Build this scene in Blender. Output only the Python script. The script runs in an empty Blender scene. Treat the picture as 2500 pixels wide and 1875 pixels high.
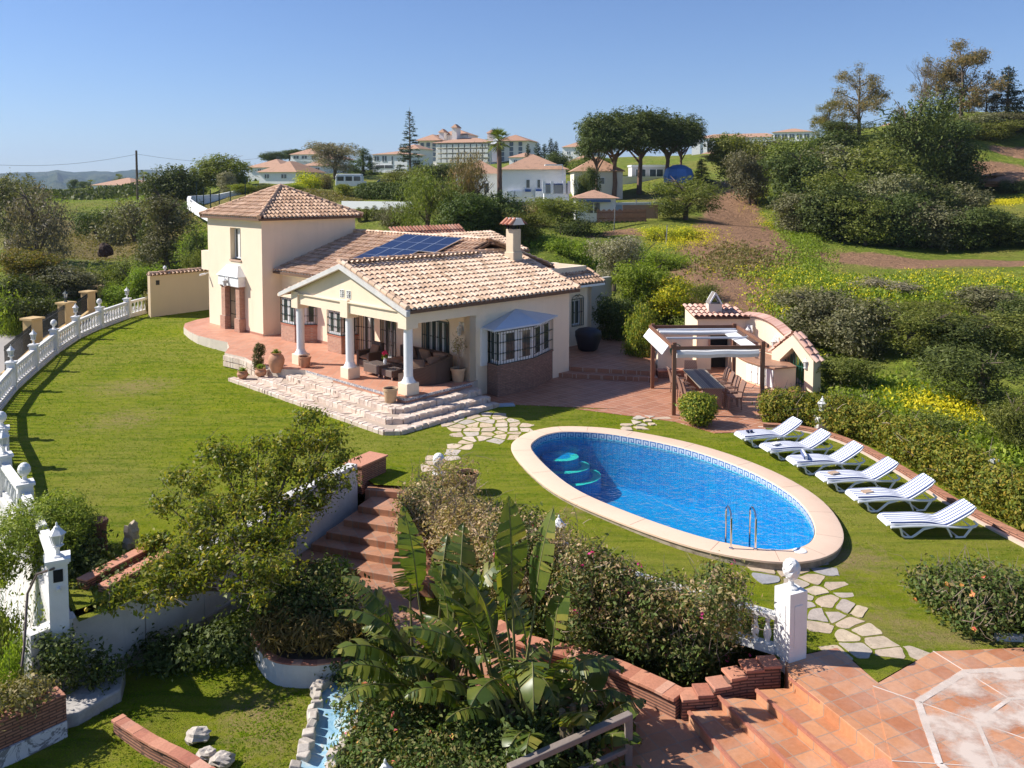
import bpy, math, random
import numpy as np
from mathutils import Vector, Matrix, noise
from mathutils.geometry import delaunay_2d_cdt
C = bpy.context.scene.collection
PI = math.pi
R = math.radians
rng = np.random.default_rng(7)
random.seed(7)
# ------------------------------------------------------------ survey helpers: a point of the photograph on a plane of known height
F = 2100.; CX = 1250.; TH = R(3.5); YH = 452.; Y0 = YH + F*math.tan(TH); CH = 7.7
def ray(dx, dy):
    u = (dx*1.1302-CX)/F; v = -(dy*1.1302-Y0)/F
    c, s = math.cos(TH), math.sin(TH)
    return (u, c+v*s, -s+v*c)
def gz(dx, dy, z):
    r = ray(dx, dy); t = (z-CH)/r[2]; return Vector((r[0]*t, r[1]*t, z))
def gY(dx, dy, Y):
    r = ray(dx, dy); t = Y/r[1]; return Vector((r[0]*t, Y, CH+r[2]*t))
# ------------------------------------------------------------ mesh builder
class MB:
    def __init__(s): s.v = []; s.f = []; s.m = []
    def add(s, vs, fs, mi=0):
        n = len(s.v); s.v += [tuple(v) for v in vs]
        for f in fs: s.f.append([i+n for i in f]); s.m.append(mi)
    def quad(s, a, b, c, d, mi=0): s.add([a, b, c, d], [(0, 1, 2, 3)], mi)
    def box(s, x0, x1, y0, y1, z0, z1, mi=0):
        s.add([(x0,y0,z0),(x1,y0,z0),(x1,y1,z0),(x0,y1,z0),(x0,y0,z1),(x1,y0,z1),(x1,y1,z1),(x0,y1,z1)],
              [(0,3,2,1),(4,5,6,7),(0,1,5,4),(1,2,6,5),(2,3,7,6),(3,0,4,7)], mi)
    def obox(s, c, size, rz=0, mi=0, tilt=0):
        M = Matrix.Translation(Vector(c)) @ Matrix.Rotation(rz, 4, 'Z') @ Matrix.Rotation(tilt, 4, 'Y')
        hx, hy, hz = size[0]/2, size[1]/2, size[2]/2
        vs = [M @ Vector((sx*hx, sy*hy, sz*hz)) for sz in (-1, 1) for sx, sy in ((-1,-1),(1,-1),(1,1),(-1,1))]
        s.add(vs, [(0,3,2,1),(4,5,6,7),(0,1,5,4),(1,2,6,5),(2,3,7,6),(3,0,4,7)], mi)
    def prism(s, poly, z0, z1, mi=0, top=None):
        n = len(poly); a = sum(poly[i][0]*poly[(i+1)%n][1]-poly[(i+1)%n][0]*poly[i][1] for i in range(n))
        if a < 0: poly = poly[::-1]
        f0 = (lambda p: z0) if not callable(z0) else z0
        f1 = (lambda p: z1) if not callable(z1) else z1
        vs = [(p[0], p[1], f0(p)) for p in poly]+[(p[0], p[1], f1(p)) for p in poly]
        s.add(vs, [tuple(range(n))[::-1], tuple(range(n, 2*n))], mi)
        k = len(s.v)-2*n
        for i in range(n):
            j = (i+1) % n; s.f.append([k+i, k+j, k+n+j, k+n+i]); s.m.append(mi)
    def bar(s, p, q, w=.03, h=None, mi=0):
        p, q = Vector(p), Vector(q); d = (q-p); L = d.length
        if L < 1e-6: return
        d /= L; up = Vector((0, 0, 1)) if abs(d.z) < .95 else Vector((1, 0, 0))
        x = d.cross(up).normalized(); y = x.cross(d).normalized(); h = h or w
        vs = [e + x*sx*w/2 + y*sy*h/2 for e in (p, q) for sx, sy in ((-1,-1),(1,-1),(1,1),(-1,1))]
        s.add(vs, [(0,3,2,1),(4,5,6,7),(0,1,5,4),(1,2,6,5),(2,3,7,6),(3,0,4,7)], mi)
    def tube(s, pts, rad, seg=8, mi=0, cap=True):
        pts = [Vector(p) for p in pts]; n = len(pts)
        rs = rad if isinstance(rad, (list, tuple)) else [rad]*n
        k = len(s.v); ref = None
        for i, p in enumerate(pts):
            d = (pts[min(i+1, n-1)]-pts[max(i-1, 0)])
            d = d.normalized() if d.length > 1e-6 else Vector((0, 0, 1))
            if ref is None: ref = Vector((1, 0, 0)) if abs(d.x) < .9 else Vector((0, 1, 0))
            x = (ref - d*ref.dot(d)).normalized(); y = d.cross(x); ref = x
            for j in range(seg):
                t = 2*PI*j/seg; s.v.append(tuple(p + (x*math.cos(t)+y*math.sin(t))*rs[i]))
        for i in range(n-1):
            for j in range(seg):
                a = k+i*seg+j; b = k+i*seg+(j+1) % seg
                s.f.append([a, b, b+seg, a+seg]); s.m.append(mi)
        if cap:
            s.f.append([k+j for j in range(seg)][::-1]); s.m.append(mi)
            s.f.append([k+(n-1)*seg+j for j in range(seg)]); s.m.append(mi)
    def lathe(s, prof, c=(0, 0, 0), seg=16, mi=0, sq=False):
        k = len(s.v); n = len(prof)
        for r, z in prof:
            for j in range(seg):
                t = 2*PI*(j+(.5 if sq else 0))/seg; s.v.append((c[0]+r*math.cos(t), c[1]+r*math.sin(t), c[2]+z))
        for i in range(n-1):
            for j in range(seg):
                a = k+i*seg+j; b = k+i*seg+(j+1) % seg
                s.f.append([a, b, b+seg, a+seg]); s.m.append(mi)
        s.f.append([k+j for j in range(seg)][::-1]); s.m.append(mi)
        s.f.append([k+(n-1)*seg+j for j in range(seg)]); s.m.append(mi)
    def mesh(s, name, mats, smooth=False):
        me = bpy.data.meshes.new(name)
        me.from_pydata(s.v, [], s.f)
        for m in (mats if isinstance(mats, (list, tuple)) else [mats]): me.materials.append(m)
        me.polygons.foreach_set('material_index', s.m)
        if smooth:
            me.polygons.foreach_set('use_smooth', [True]*len(s.f))
            if smooth != 'all': me.set_sharp_from_angle(angle=R(38))
        me.update(); return me
    def build(s, name, mats, parent=None, smooth=False, world=False, bevel=0):
        me = s.mesh(name, mats, smooth)
        o = bpy.data.objects.new(name, me); C.objects.link(o)
        if parent:
            o.parent = parent
            if world: o.matrix_local = PM(parent).inverted()
        if bevel:
            b = o.modifiers.new('b', 'BEVEL'); b.width = bevel; b.segments = 2; b.limit_method = 'ANGLE'; b.angle_limit = R(50)
            b.harden_normals = False
        return o
def PM(o):
    M = Matrix.Translation(o.location) @ o.rotation_euler.to_matrix().to_4x4() @ Matrix.Diagonal((*o.scale, 1))
    return PM(o.parent) @ M if o.parent else M
def thing(name, label, cat, loc=(0, 0, 0), rz=0, group=None):
    o = bpy.data.objects.new(name, None); C.objects.link(o); o.location = loc; o.rotation_euler = (0, 0, rz)
    o.empty_display_size = .3
    return tag(o, label, cat, group)
def tag(o, label=None, cat=None, group=None, kind=None):
    if label: o['label'] = label
    if cat: o['category'] = cat
    if group: o['group'] = group
    if kind: o['kind'] = kind
    return o
KIDS = {}
def dup(root, loc, rz=0, label=None, group=None, scale=None, world_parts=False):
    r = root.copy(); C.objects.link(r); r.location = loc; r.rotation_euler = (0, 0, rz)
    if scale is not None: r.scale = scale if isinstance(scale, (tuple, list)) else (scale,)*3
    if label: r['label'] = label
    if group: r['group'] = group
    for ch in root.children:
        c = ch.copy(); C.objects.link(c); c.parent = r
        for g in ch.children:
            e = g.copy(); C.objects.link(e); e.parent = c
    return r
def smooth_poly(pts, n=6, closed=True):
    out = []; N = len(pts); P = [Vector((p[0], p[1], p[2] if len(p) > 2 else 0)) for p in pts]
    rngi = range(N) if closed else range(N-1)
    for i in rngi:
        if closed: a, b, c, d = P[(i-1) % N], P[i], P[(i+1) % N], P[(i+2) % N]
        else: a, b, c, d = P[max(i-1, 0)], P[i], P[i+1], P[min(i+2, N-1)]
        for k in range(n):
            t = k/n
            out.append(.5*((2*b)+(c-a)*t+(2*a-5*b+4*c-d)*t*t+(3*b-a-3*c+d)*t**3))
    if not closed: out.append(P[-1])
    return out
def inpoly(x, y, poly):
    r = False; n = len(poly); j = n-1
    for i in range(n):
        xi, yi, xj, yj = poly[i][0], poly[i][1], poly[j][0], poly[j][1]
        if (yi > y) != (yj > y) and x < (xj-xi)*(y-yi)/(yj-yi)+xi: r = not r
        j = i
    return r
def sheet(name, poly, zf, mat, step=0, holes=(), parent=None, thick=0, kind='structure'):
    """flat or height-following ground sheet with a clean outline"""
    f = zf if callable(zf) else (lambda x, y: zf)
    pts = []; edges = []
    def loop(pl):
        k = len(pts); n = len(pl)
        for p in pl: pts.append(Vector((p[0], p[1])))
        for i in range(n): edges.append((k+i, k+(i+1) % n))
    loop(poly)
    for h in holes: loop(h)
    if step:
        xs = [p[0] for p in poly]; ys = [p[1] for p in poly]
        x = min(xs)+step*.5
        while x < max(xs):
            y = min(ys)+step*.5
            while y < max(ys):
                if inpoly(x, y, poly) and not any(inpoly(x, y, h) for h in holes): pts.append(Vector((x+random.uniform(-.1,.1)*step, y+random.uniform(-.1,.1)*step)))
                y += step
            x += step
    vs, es, fs, *_ = delaunay_2d_cdt(pts, edges, [], 0, 1e-5)
    mb = MB(); V = [(v.x, v.y, f(v.x, v.y)) for v in vs]; keep = []
    for t in fs:
        cx = sum(vs[i].x for i in t)/len(t); cy = sum(vs[i].y for i in t)/len(t)
        if inpoly(cx, cy, poly) and not any(inpoly(cx, cy, h) for h in holes): keep.append(list(t))
    mb.v = V; mb.f = keep; mb.m = [0]*len(keep)
    if thick:
        n = len(poly); a = sum(poly[i][0]*poly[(i+1)%n][1]-poly[(i+1)%n][0]*poly[i][1] for i in range(n))
        pl = poly if a > 0 else poly[::-1]
        for i in range(n):
            p, q = pl[i], pl[(i+1) % n]
            mb.quad((p[0], p[1], f(p[0], p[1])-thick), (q[0], q[1], f(q[0], q[1])-thick), (q[0], q[1], f(q[0], q[1])), (p[0], p[1], f(p[0], p[1])), 1 if isinstance(mat, list) else 0)
    o = mb.build(name, mat, parent)
    if kind: tag(o, kind=kind)
    return o
# ------------------------------------------------------------ materials
MATS = {}
def nodes(name):
    m = bpy.data.materials.new(name); m.use_nodes = True; nt = m.node_tree
    b = nt.nodes['Principled BSDF']; return m, nt, b
def N(nt, t, **kw):
    n = nt.nodes.new(t)
    for k, v in kw.items():
        if k.startswith('i_'): n.inputs[k[2:].replace('_', ' ')].default_value = v
        else: setattr(n, k, v)
    return n
def ramp(nt, fac, stops, interp='LINEAR'):
    r = nt.nodes.new('ShaderNodeValToRGB'); r.color_ramp.interpolation = interp
    e = r.color_ramp.elements
    while len(e) < len(stops): e.new(.5)
    for k, (p, c) in enumerate(stops): e[k].position = p; e[k].color = (*c, 1)
    nt.links.new(fac, r.inputs[0]); return r.outputs[0]
def coord(nt, kind='Object', scale=(1, 1, 1), rz=0):
    t = nt.nodes.new('ShaderNodeTexCoord'); m = nt.nodes.new('ShaderNodeMapping')
    m.inputs['Scale'].default_value = scale; m.inputs['Rotation'].default_value = (0, 0, rz)
    nt.links.new(t.outputs[kind], m.inputs[0]); return m.outputs[0]
def noise_t(nt, vec, scale, detail=4, rough=.6, dist=0):
    n = N(nt, 'ShaderNodeTexNoise'); n.inputs['Scale'].default_value = scale; n.inputs['Detail'].default_value = detail
    n.inputs['Roughness'].default_value = rough; n.inputs['Distortion'].default_value = dist
    nt.links.new(vec, n.inputs['Vector']); return n.outputs['Fac']
def mixc(nt, fac, a, b, mode='MIX'):
    m = nt.nodes.new('ShaderNodeMix'); m.data_type = 'RGBA'; m.blend_type = mode
    for idx, v in ((0, fac), (6, a), (7, b)):
        if hasattr(v, 'is_linked'): nt.links.new(v, m.inputs[idx])
        else: m.inputs[idx].default_value = v if idx == 0 else (*v, 1)
    return m.outputs[2]
def mth(nt, op, a, b=0, clamp=False):
    m = nt.nodes.new('ShaderNodeMath'); m.operation = op; m.use_clamp = clamp
    for i, v in enumerate((a, b)):
        if hasattr(v, 'is_linked'): nt.links.new(v, m.inputs[i])
        else: m.inputs[i].default_value = v
    return m.outputs[0]
def bump(nt, b, h, strength=.3, dist=.02):
    n = nt.nodes.new('ShaderNodeBump'); n.inputs['Strength'].default_value = strength; n.inputs['Distance'].default_value = dist
    nt.links.new(h, n.inputs['Height']); nt.links.new(n.outputs[0], b.inputs['Normal']); return n
def stucco(name, col, dirt=.12, rough=.9, sc=1.0, bs=.35):
    if name in MATS: return MATS[name]
    m, nt, b = nodes(name); v = coord(nt)
    big = noise_t(nt, v, .6*sc, 5, .65, .4); fine = noise_t(nt, v, 55, 3, .6)
    c = mixc(nt, big, [x*(1-dirt) for x in col], [min(1, x*(1+dirt*.6)) for x in col])
    st = noise_t(nt, coord(nt, 'Object', (3, 3, .25)), 1.3, 4, .7)
    st = ramp(nt, st, [(.5, (0, 0, 0)), (.78, (1, 1, 1))])
    c = mixc(nt, mth(nt, 'MULTIPLY', st, dirt*1.2), c, [x*.55 for x in col])
    nt.links.new(c, b.inputs['Base Color']); b.inputs['Roughness'].default_value = rough
    bump(nt, b, fine, bs, .012); MATS[name] = m; return m
def plain(name, col, rough=.6, metal=0, var=.1, bs=0, sc=6, spec=.5):
    if name in MATS: return MATS[name]
    m, nt, b = nodes(name); v = coord(nt); n = noise_t(nt, v, sc, 4, .6)
    c = mixc(nt, n, [x*(1-var) for x in col], [min(1, x*(1+var)) for x in col])
    nt.links.new(c, b.inputs['Base Color']); b.inputs['Roughness'].default_value = rough; b.inputs['Metallic'].default_value = metal
    b.inputs['Specular IOR Level'].default_value = spec
    if bs: bump(nt, b, noise_t(nt, v, sc*6, 3), bs, .01)
    MATS[name] = m; return m
def island(nt):
    return nt.nodes.new('ShaderNodeNewGeometry').outputs['Random Per Island']
def leaf(name, cols, trans=.35, rough=.6, spec=.2):
    if name in MATS: return MATS[name]
    m, nt, b = nodes(name); cols = [(min(.8, r_*1.85), min(.8, g_*1.45), b_*1.25) for r_, g_, b_ in cols]
    c = ramp(nt, island(nt), [(i/(len(cols)-1), x) for i, x in enumerate(cols)])
    big = noise_t(nt, coord(nt, 'Object'), .55, 3)
    c = mixc(nt, big, c, (.5, .5, .42), 'OVERLAY') if False else c
    oi = nt.nodes.new('ShaderNodeObjectInfo'); hs = nt.nodes.new('ShaderNodeHueSaturation')
    nt.links.new(mth(nt, 'ADD', mth(nt, 'MULTIPLY', oi.outputs['Random'], .035), .482), hs.inputs['Hue'])
    nt.links.new(mth(nt, 'ADD', mth(nt, 'MULTIPLY', oi.outputs['Random'], .3), .85), hs.inputs['Value'])
    nt.links.new(c, hs.inputs['Color']); c = hs.outputs[0]
    nt.links.new(c, b.inputs['Base Color']); b.inputs['Roughness'].default_value = rough; b.inputs['Specular IOR Level'].default_value = spec
    tr = nt.nodes.new('ShaderNodeBsdfTranslucent'); nt.links.new(mixc(nt, 1.0, c, (1.25, 1.35, .5), 'MULTIPLY'), tr.inputs[0])
    mx = nt.nodes.new('ShaderNodeMixShader'); mx.inputs[0].default_value = trans
    nt.links.new(b.outputs[0], mx.inputs[1]); nt.links.new(tr.outputs[0], mx.inputs[2])
    nt.links.new(mx.outputs[0], nt.nodes['Material Output'].inputs[0]); MATS[name] = m; return m
def tile_floor(name, c1, c2, grout, size=.33, rz=0, mortar=.012, rough=.55, stain=.35, offset=0, width=1.0):
    m, nt, b = nodes(name); v = coord(nt, 'Object', (1, 1, 1), rz)
    br = N(nt, 'ShaderNodeTexBrick', offset=offset, squash=1)
    br.inputs['Color1'].default_value = (*c1, 1); br.inputs['Color2'].default_value = (*c2, 1); br.inputs['Mortar'].default_value = (*grout, 1)
    br.inputs['Scale'].default_value = 1; br.inputs['Mortar Size'].default_value = mortar; br.inputs['Brick Width'].default_value = size*width
    br.inputs['Row Height'].default_value = size; br.inputs['Mortar Smooth'].default_value = .1
    nt.links.new(v, br.inputs['Vector'])
    n = noise_t(nt, v, 1.1, 5, .65, .5); n2 = noise_t(nt, v, 14, 4, .7)
    c = mixc(nt, mth(nt, 'MULTIPLY', ramp(nt, n, [(.42, (0,0,0)), (.75, (1,1,1))]), stain), br.outputs['Color'], (.62, .5, .42))
    c = mixc(nt, .28, c, n2, 'OVERLAY')
    nt.links.new(c, b.inputs['Base Color']); b.inputs['Roughness'].default_value = rough
    bump(nt, b, mth(nt, 'SUBTRACT', mth(nt, 'MULTIPLY', n2, .15), br.outputs['Fac']), .5, .006)
    return m
def brick(name, c1, c2, mort, w=.25, h=.065, rz=0, ms=.012, bs=.8, swap=True):
    """bricks on vertical faces: across = x+y, up = z"""
    m, nt, b = nodes(name)
    t = nt.nodes.new('ShaderNodeTexCoord'); s = nt.nodes.new('ShaderNodeSeparateXYZ'); nt.links.new(t.outputs['Object'], s.inputs[0])
    cb = nt.nodes.new('ShaderNodeCombineXYZ')
    nt.links.new(mth(nt, 'ADD', s.outputs[0], s.outputs[1]), cb.inputs[0]); nt.links.new(s.outputs[2], cb.inputs[1])
    br = N(nt, 'ShaderNodeTexBrick'); br.inputs['Color1'].default_value = (*c1, 1); br.inputs['Color2'].default_value = (*c2, 1); br.inputs['Mortar'].default_value = (*mort, 1)
    br.inputs['Scale'].default_value = 1; br.inputs['Mortar Size'].default_value = ms; br.inputs['Brick Width'].default_value = w; br.inputs['Row Height'].default_value = h
    br.inputs['Mortar Smooth'].default_value = .2
    nt.links.new(cb.outputs[0], br.inputs['Vector'])
    n = noise_t(nt, t.outputs['Object'], 9, 5, .7)
    c = mixc(nt, .5, br.outputs['Color'], n, 'OVERLAY')
    nt.links.new(c, b.inputs['Base Color']); b.inputs['Roughness'].default_value = .85
    bump(nt, b, mth(nt, 'SUBTRACT', mth(nt, 'MULTIPLY', n, .5), br.outputs['Fac']), bs, .012)
    return m
CREAM = stucco('cream render', (.88, .72, .53), .12)
WHITE = stucco('white render', (.82, .80, .77), .08)
WHITE_OLD = stucco('weathered white paint', (.70, .67, .63), .3, sc=3, bs=.6)
OCHRE = stucco('ochre render', (.62, .42, .19), .12)
TRIM = plain('white paint', (.83, .83, .82), .5, var=.04)
DGREEN = plain('dark green iron', (.012, .035, .028), .45, var=.2)
BLACKIRON = plain('black iron', (.015, .015, .016), .5)
def glassy():
    m, nt, b = nodes('window glass'); v = coord(nt)
    n = noise_t(nt, v, 1.2, 2); c = mixc(nt, n, (.02, .03, .035), (.10, .12, .12))
    nt.links.new(c, b.inputs['Base Color']); b.inputs['Roughness'].default_value = .06; b.inputs['Specular IOR Level'].default_value = .8
    return m
GLASS = glassy()
def rooftile(name, cols, moss=.25):
    m, nt, b = nodes(name); g = nt.nodes.new('ShaderNodeNewGeometry')
    c = ramp(nt, g.outputs['Random Per Island'], [(i/(len(cols)-1), x) for i, x in enumerate(cols)])
    v = coord(nt); n = noise_t(nt, v, 1.6, 5, .7, .3); n2 = noise_t(nt, v, 24, 4, .65)
    c = mixc(nt, mth(nt, 'MULTIPLY', ramp(nt, n, [(.52, (0,0,0)), (.72, (1,1,1))]), moss), c, (.10, .07, .045))
    c = mixc(nt, .35, c, n2, 'OVERLAY')
    nt.links.new(c, b.inputs['Base Color']); b.inputs['Roughness'].default_value = .85; bump(nt, b, n2, .4, .01); return m
ROOF = rooftile('weathered clay tile', [(.70,.46,.31),(.77,.55,.39),(.80,.60,.45),(.73,.50,.34),(.50,.33,.21),(.78,.56,.40)])
ROOF_OLD = rooftile('mossy clay tile', [(.60,.36,.22),(.70,.46,.30),(.48,.29,.18),(.76,.51,.35),(.36,.20,.12),(.66,.42,.26)], .5)
ROOF_RED = rooftile('red clay tile', [(.46,.18,.11),(.58,.26,.16),(.38,.13,.08),(.60,.32,.22)], .3)
PAN = plain('roof channel clay', (.16, .09, .055), .9, var=.4, bs=.4, sc=8)
MORTAR = plain('eave mortar', (.60, .56, .52), .9, var=.25, sc=12)
BRICK = brick('old red brick', (.42, .19, .12), (.52, .27, .17), (.45, .33, .26), .26, .06)
BRICKR = brick('rough stacked brick', (.36, .15, .09), (.46, .22, .14), (.14, .07, .05), .30, .05, bs=1.2)
BRICKD = brick('dark brick', (.26, .14, .10), (.36, .2, .14), (.2, .14, .11), .26, .06, bs=1.2)
TERRA = tile_floor('terracotta floor tile', (.52, .22, .13), (.62, .29, .18), (.46, .28, .20), .33, R(-44.5), stain=.18)
TERRAP = tile_floor('terracotta patio tile', (.36, .145, .075), (.46, .20, .11), (.55, .38, .28), .50, R(-44.5), mortar=.010, stain=.06, width=.55)
TERRAB = tile_floor('terracotta terrace tile', (.41, .15, .065), (.58, .27, .13), (.36, .23, .16), .34, R(-24), mortar=.010, stain=.3)
TERRAS = tile_floor('shade-darkened stair tile', (.33, .135, .07), (.46, .22, .12), (.30, .2, .14), .34, R(-24), mortar=.010, stain=.18)  # browner copy of the terrace tile, with stair shade put into the colour
CLAYPOT = plain('clay pot', (.48, .24, .14), .8, var=.25, bs=.2, sc=5)
CLAYP2 = plain('pale clay pot', (.55, .37, .22), .8, var=.2, bs=.2, sc=5)
ROOFK = rooftile('pink clay tile', [(.60,.33,.25),(.68,.42,.33),(.52,.26,.19),(.70,.46,.37)], .3)
SOIL = plain('soil', (.10, .065, .04), .95, var=.4, bs=.8, sc=10)
# ------------------------------------------------------------ camera, sky, sun
cam = bpy.data.cameras.new('camera'); co = bpy.data.objects.new('camera', cam); C.objects.link(co)
co.location = (0, 0, CH); co.rotation_euler = (R(90)-TH, 0, 0)
cam.sensor_width = 36; cam.lens = 36*F/2500; cam.shift_y = -(937.5-Y0)/2500; cam.clip_start = .3; cam.clip_end = 20000
bpy.context.scene.camera = co
SUN_EL = R(40); SAZ = R(173)          # direction towards the sun, counter-clockwise from +x
sd = Vector((math.cos(SAZ)*math.cos(SUN_EL), math.sin(SAZ)*math.cos(SUN_EL), math.sin(SUN_EL)))
sl = bpy.data.lights.new('sun', 'SUN'); so = bpy.data.objects.new('sun', sl); C.objects.link(so)
sl.energy = 5.0; sl.angle = R(.5); sl.color = (1, .955, .88)
so.rotation_euler = sd.to_track_quat('Z', 'Y').to_euler(); so.location = (0, 0, 60)
w = bpy.data.worlds.new('World'); bpy.context.scene.world = w; w.use_nodes = True
wn = w.node_tree; sky = wn.nodes.new('ShaderNodeTexSky'); sky.sky_type = 'NISHITA'; sky.sun_disc = False
sky.sun_elevation = SUN_EL; sky.sun_rotation = R(90)-SAZ; sky.altitude = 100; sky.air_density = 1.0; sky.dust_density = .15; sky.ozone_density = 4.5
tnt = mixc(wn, 1.0, sky.outputs[0], (.79, .87, 1.09), 'MULTIPLY'); wn.links.new(tnt, wn.nodes['Background'].inputs[0]); wn.nodes['Background'].inputs[1].default_value = .082
sc = bpy.context.scene
sc.view_settings.view_transform = 'Standard'; sc.view_settings.look = 'None'; sc.view_settings.exposure = .56; sc.view_settings.gamma = 1
sc.cycles.max_bounces = 6; sc.cycles.diffuse_bounces = 3; sc.cycles.transparent_max_bounces = 8; sc.cycles.transmission_bounces = 3; sc.cycles.glossy_bounces = 3
sc.cycles.use_denoising = True; sc.cycles.caustics_reflective = False; sc.cycles.caustics_refractive = False
sc.cycles.sample_clamp_indirect = 6

# ------------------------------------------------------------ terrain
def sst(a, b, x):
    t = min(1, max(0, (x-a)/(b-a))); return t*t*(3-2*t)
def lawn_z(x, y):
    return .28*sst(34, 44, y)*sst(2, -6, x) - .12*sst(20, 15, y)*sst(-3, 2, x)
ctrl = [  # display x, display y, distance
 (30,560,78),(120,575,78),(75,640,56),(20,690,52),(200,640,62),(230,560,92),(300,510,112),(240,495,112),(160,455,140),(350,590,66),(290,620,62),
 (120,430,170),(400,420,170),(300,405,220),(0,440,150),(0,405,400),(200,400,600),(430,500,90),(430,440,100),(430,560,70),(400,600,62),
 (500,415,112),(600,410,110),(620,395,150),(720,400,140),(740,375,180),(540,390,170),(760,440,92),(850,440,90),(870,490,72),(700,440,92),
 (950,510,66),(1050,525,62),(1020,375,230),(900,375,230),(1100,345,330),(850,360,280),(1100,440,97),(1200,450,92),(1250,480,84),(1340,475,84),(1130,540,62),
 (1200,540,60),(1320,620,56),(1400,560,64),(1480,500,78),(1430,440,95),(1340,415,112),(1440,400,115),(1400,345,230),(1500,390,115),(1560,400,118),(1600,460,92),(1600,540,64),
 (1600,640,47),(1500,600,52),(1620,330,260),(1700,320,260),(1640,385,112),(1700,440,98),(1720,520,76),(1800,555,68),(2000,565,64),(2180,570,62),(1760,600,54),(1900,640,45),(2100,640,46),
 (2000,760,36),(2200,760,36),(1800,780,38),(1980,460,90),(2200,450,86),(2130,400,100),(2210,340,112),(2080,270,125),(2190,255,128),(1850,300,122),(1930,290,125),(2210,240,200),(1990,270,200),
 (2000,880,29.5),(2200,960,26),(2200,1060,22.5),(1880,860,31)]
P = [gY(*c) for c in ctrl]
P += [Vector(p) for p in [(-26,30,-2.2),(-30,38,-2.4),(-24,22,-3),(-18,14,-3.2),(-14,9,-3.2),(-28,48,-1.6),(-24,50,-.6),(-24,40,-1.2),(-22,32,-1.6),(-40,60,-1.2),(-60,60,-2),(-60,30,-4),(-60,5,-5),
   (-5,8,-1.6),(5,8,-1.2),(14,12,-.6),(14,18,-.4),(25,10,-1.5),(60,10,-3),(60,40,2),(80,80,9),(-5,46,.1),(2,46,.4),(8,44,.8),(14,40,.9),(13,33,.1),(-12,50,.2),(-16,56,.4),
   (-200,100,2),(-400,300,0),(-900,900,-12),(0,900,18),(500,900,40),(900,900,60),(200,300,26),(300,150,22),(-100,-60,-8),(100,-60,-8),(0,-100,-8),(400,-100,0),(-400,-100,-10),(-250,450,-3),(-60,400,8)]]
P += [Vector((x, y, z)) for x, y, z in [(-2500,3500,-40),(0,4000,20),(2500,3500,120),(-4000,0,-60),(4000,0,60)]]
def warp(x, y):
    r = math.hypot(x, y-0)+14; k = math.log(r); return (x/r*k*1.0, y/r*k*1.0)
Q = np.array([warp(p.x, p.y) for p in P]); Zc = np.array([p.z for p in P])
def phi(d): return d
D_ = np.linalg.norm(Q[:, None]-Q[None], axis=2); nP = len(P)
Am = np.zeros((nP+3, nP+3)); Am[:nP, :nP] = D_ - np.eye(nP)*.004; Am[:nP, nP] = 1; Am[:nP, nP+1:] = Q; Am[nP, :nP] = 1; Am[nP+1:, :nP] = Q.T
wts = np.linalg.solve(Am, np.concatenate([Zc, [0, 0, 0]]))
def terr_raw(X, Yy):
    r = np.hypot(X, Yy)+14; k = np.log(r); q = np.stack([X/r*k, Yy/r*k], -1)
    d = np.linalg.norm(q[..., None, :]-Q, axis=-1)
    return d @ wts[:nP] + wts[nP] + q @ wts[nP+1:]
GARDEN = [(-8.2,14.3),(-11,18.4),(-12.8,20.6),(-14.3,23),(-16.2,25.7),(-17.9,28.6),(-19.2,31.9),(-20.3,35.3),(-21.2,38.5),(-21.8,41.5),(-22,44.5),(-22,47.8),(-21.5,50.6),(-19,53),(-2,47.5),(7.5,44),(11.5,37.5),(12.2,33),(11.5,30),(11.3,26),(11.6,22),(12,18),(12.6,14),(13.5,5),(-9.5,5),(-9,12)]
GA = np.array(GARDEN)
def seg_dist(X, Yy, poly):
    d = np.full(X.shape, 1e9)
    for i in range(len(poly)):
        a = poly[i]; b = poly[(i+1) % len(poly)]; ab = b-a; t = ((X-a[0])*ab[0]+(Yy-a[1])*ab[1])/(ab@ab); t = np.clip(t, 0, 1)
        d = np.minimum(d, np.hypot(X-a[0]-t*ab[0], Yy-a[1]-t*ab[1]))
    return d
def in_np(X, Yy, poly):
    r = np.zeros(X.shape, bool); n = len(poly); j = n-1
    for i in range(n):
        xi, yi = poly[i]; xj, yj = poly[j]
        if yi != yj: r ^= ((yi > Yy) != (yj > Yy)) & (X < (xj-xi)*(Yy-yi)/(yj-yi)+xi)
        j = i
    return r
def terr(X, Yy):
    X = np.asarray(X, float); Yy = np.asarray(Yy, float)
    z = terr_raw(X, Yy)
    r = np.hypot(X, Yy)
    amp = np.clip((r-30)/60, 0, 1)
    z = z + amp*(.35*np.sin(X*.21+Yy*.13)+.25*np.sin(X*.09-Yy*.27+1)+.12*np.sin(X*.7+2)*np.sin(Yy*.61))
    ins = in_np(X, Yy, GA); d = seg_dist(X, Yy, GA)
    low = np.where(Yy < 30, -2.2, -.6)
    z = np.where(ins, np.minimum(z, low), z)
    # driveway trench kept low beside the garden wall on the left
    return z
def tz(x, y): return float(terr(np.array([x]), np.array([y]))[0])
gx = np.unique(np.concatenate([np.arange(-70, 70.1, .8), np.sinh(np.linspace(-4.6, 4.6, 90))*100]))
gy = np.unique(np.concatenate([np.arange(2, 90, .8), np.arange(90, 180, 2.), 180+np.expm1(np.linspace(0, 5.2, 60))*35, [-150,-60,-30,-10,-4]]))
GX, GY = np.meshgrid(gx, gy); GZ = np.concatenate([terr(GX[i:i+20], GY[i:i+20]) for i in range(0, len(gy), 20)])
me = bpy.data.meshes.new('ground'); nx, ny = len(gx), len(gy)
idx = np.arange(nx*ny).reshape(ny, nx)
fc = np.stack([idx[:-1, :-1], idx[:-1, 1:], idx[1:, 1:], idx[1:, :-1]], -1).reshape(-1, 4)
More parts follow.
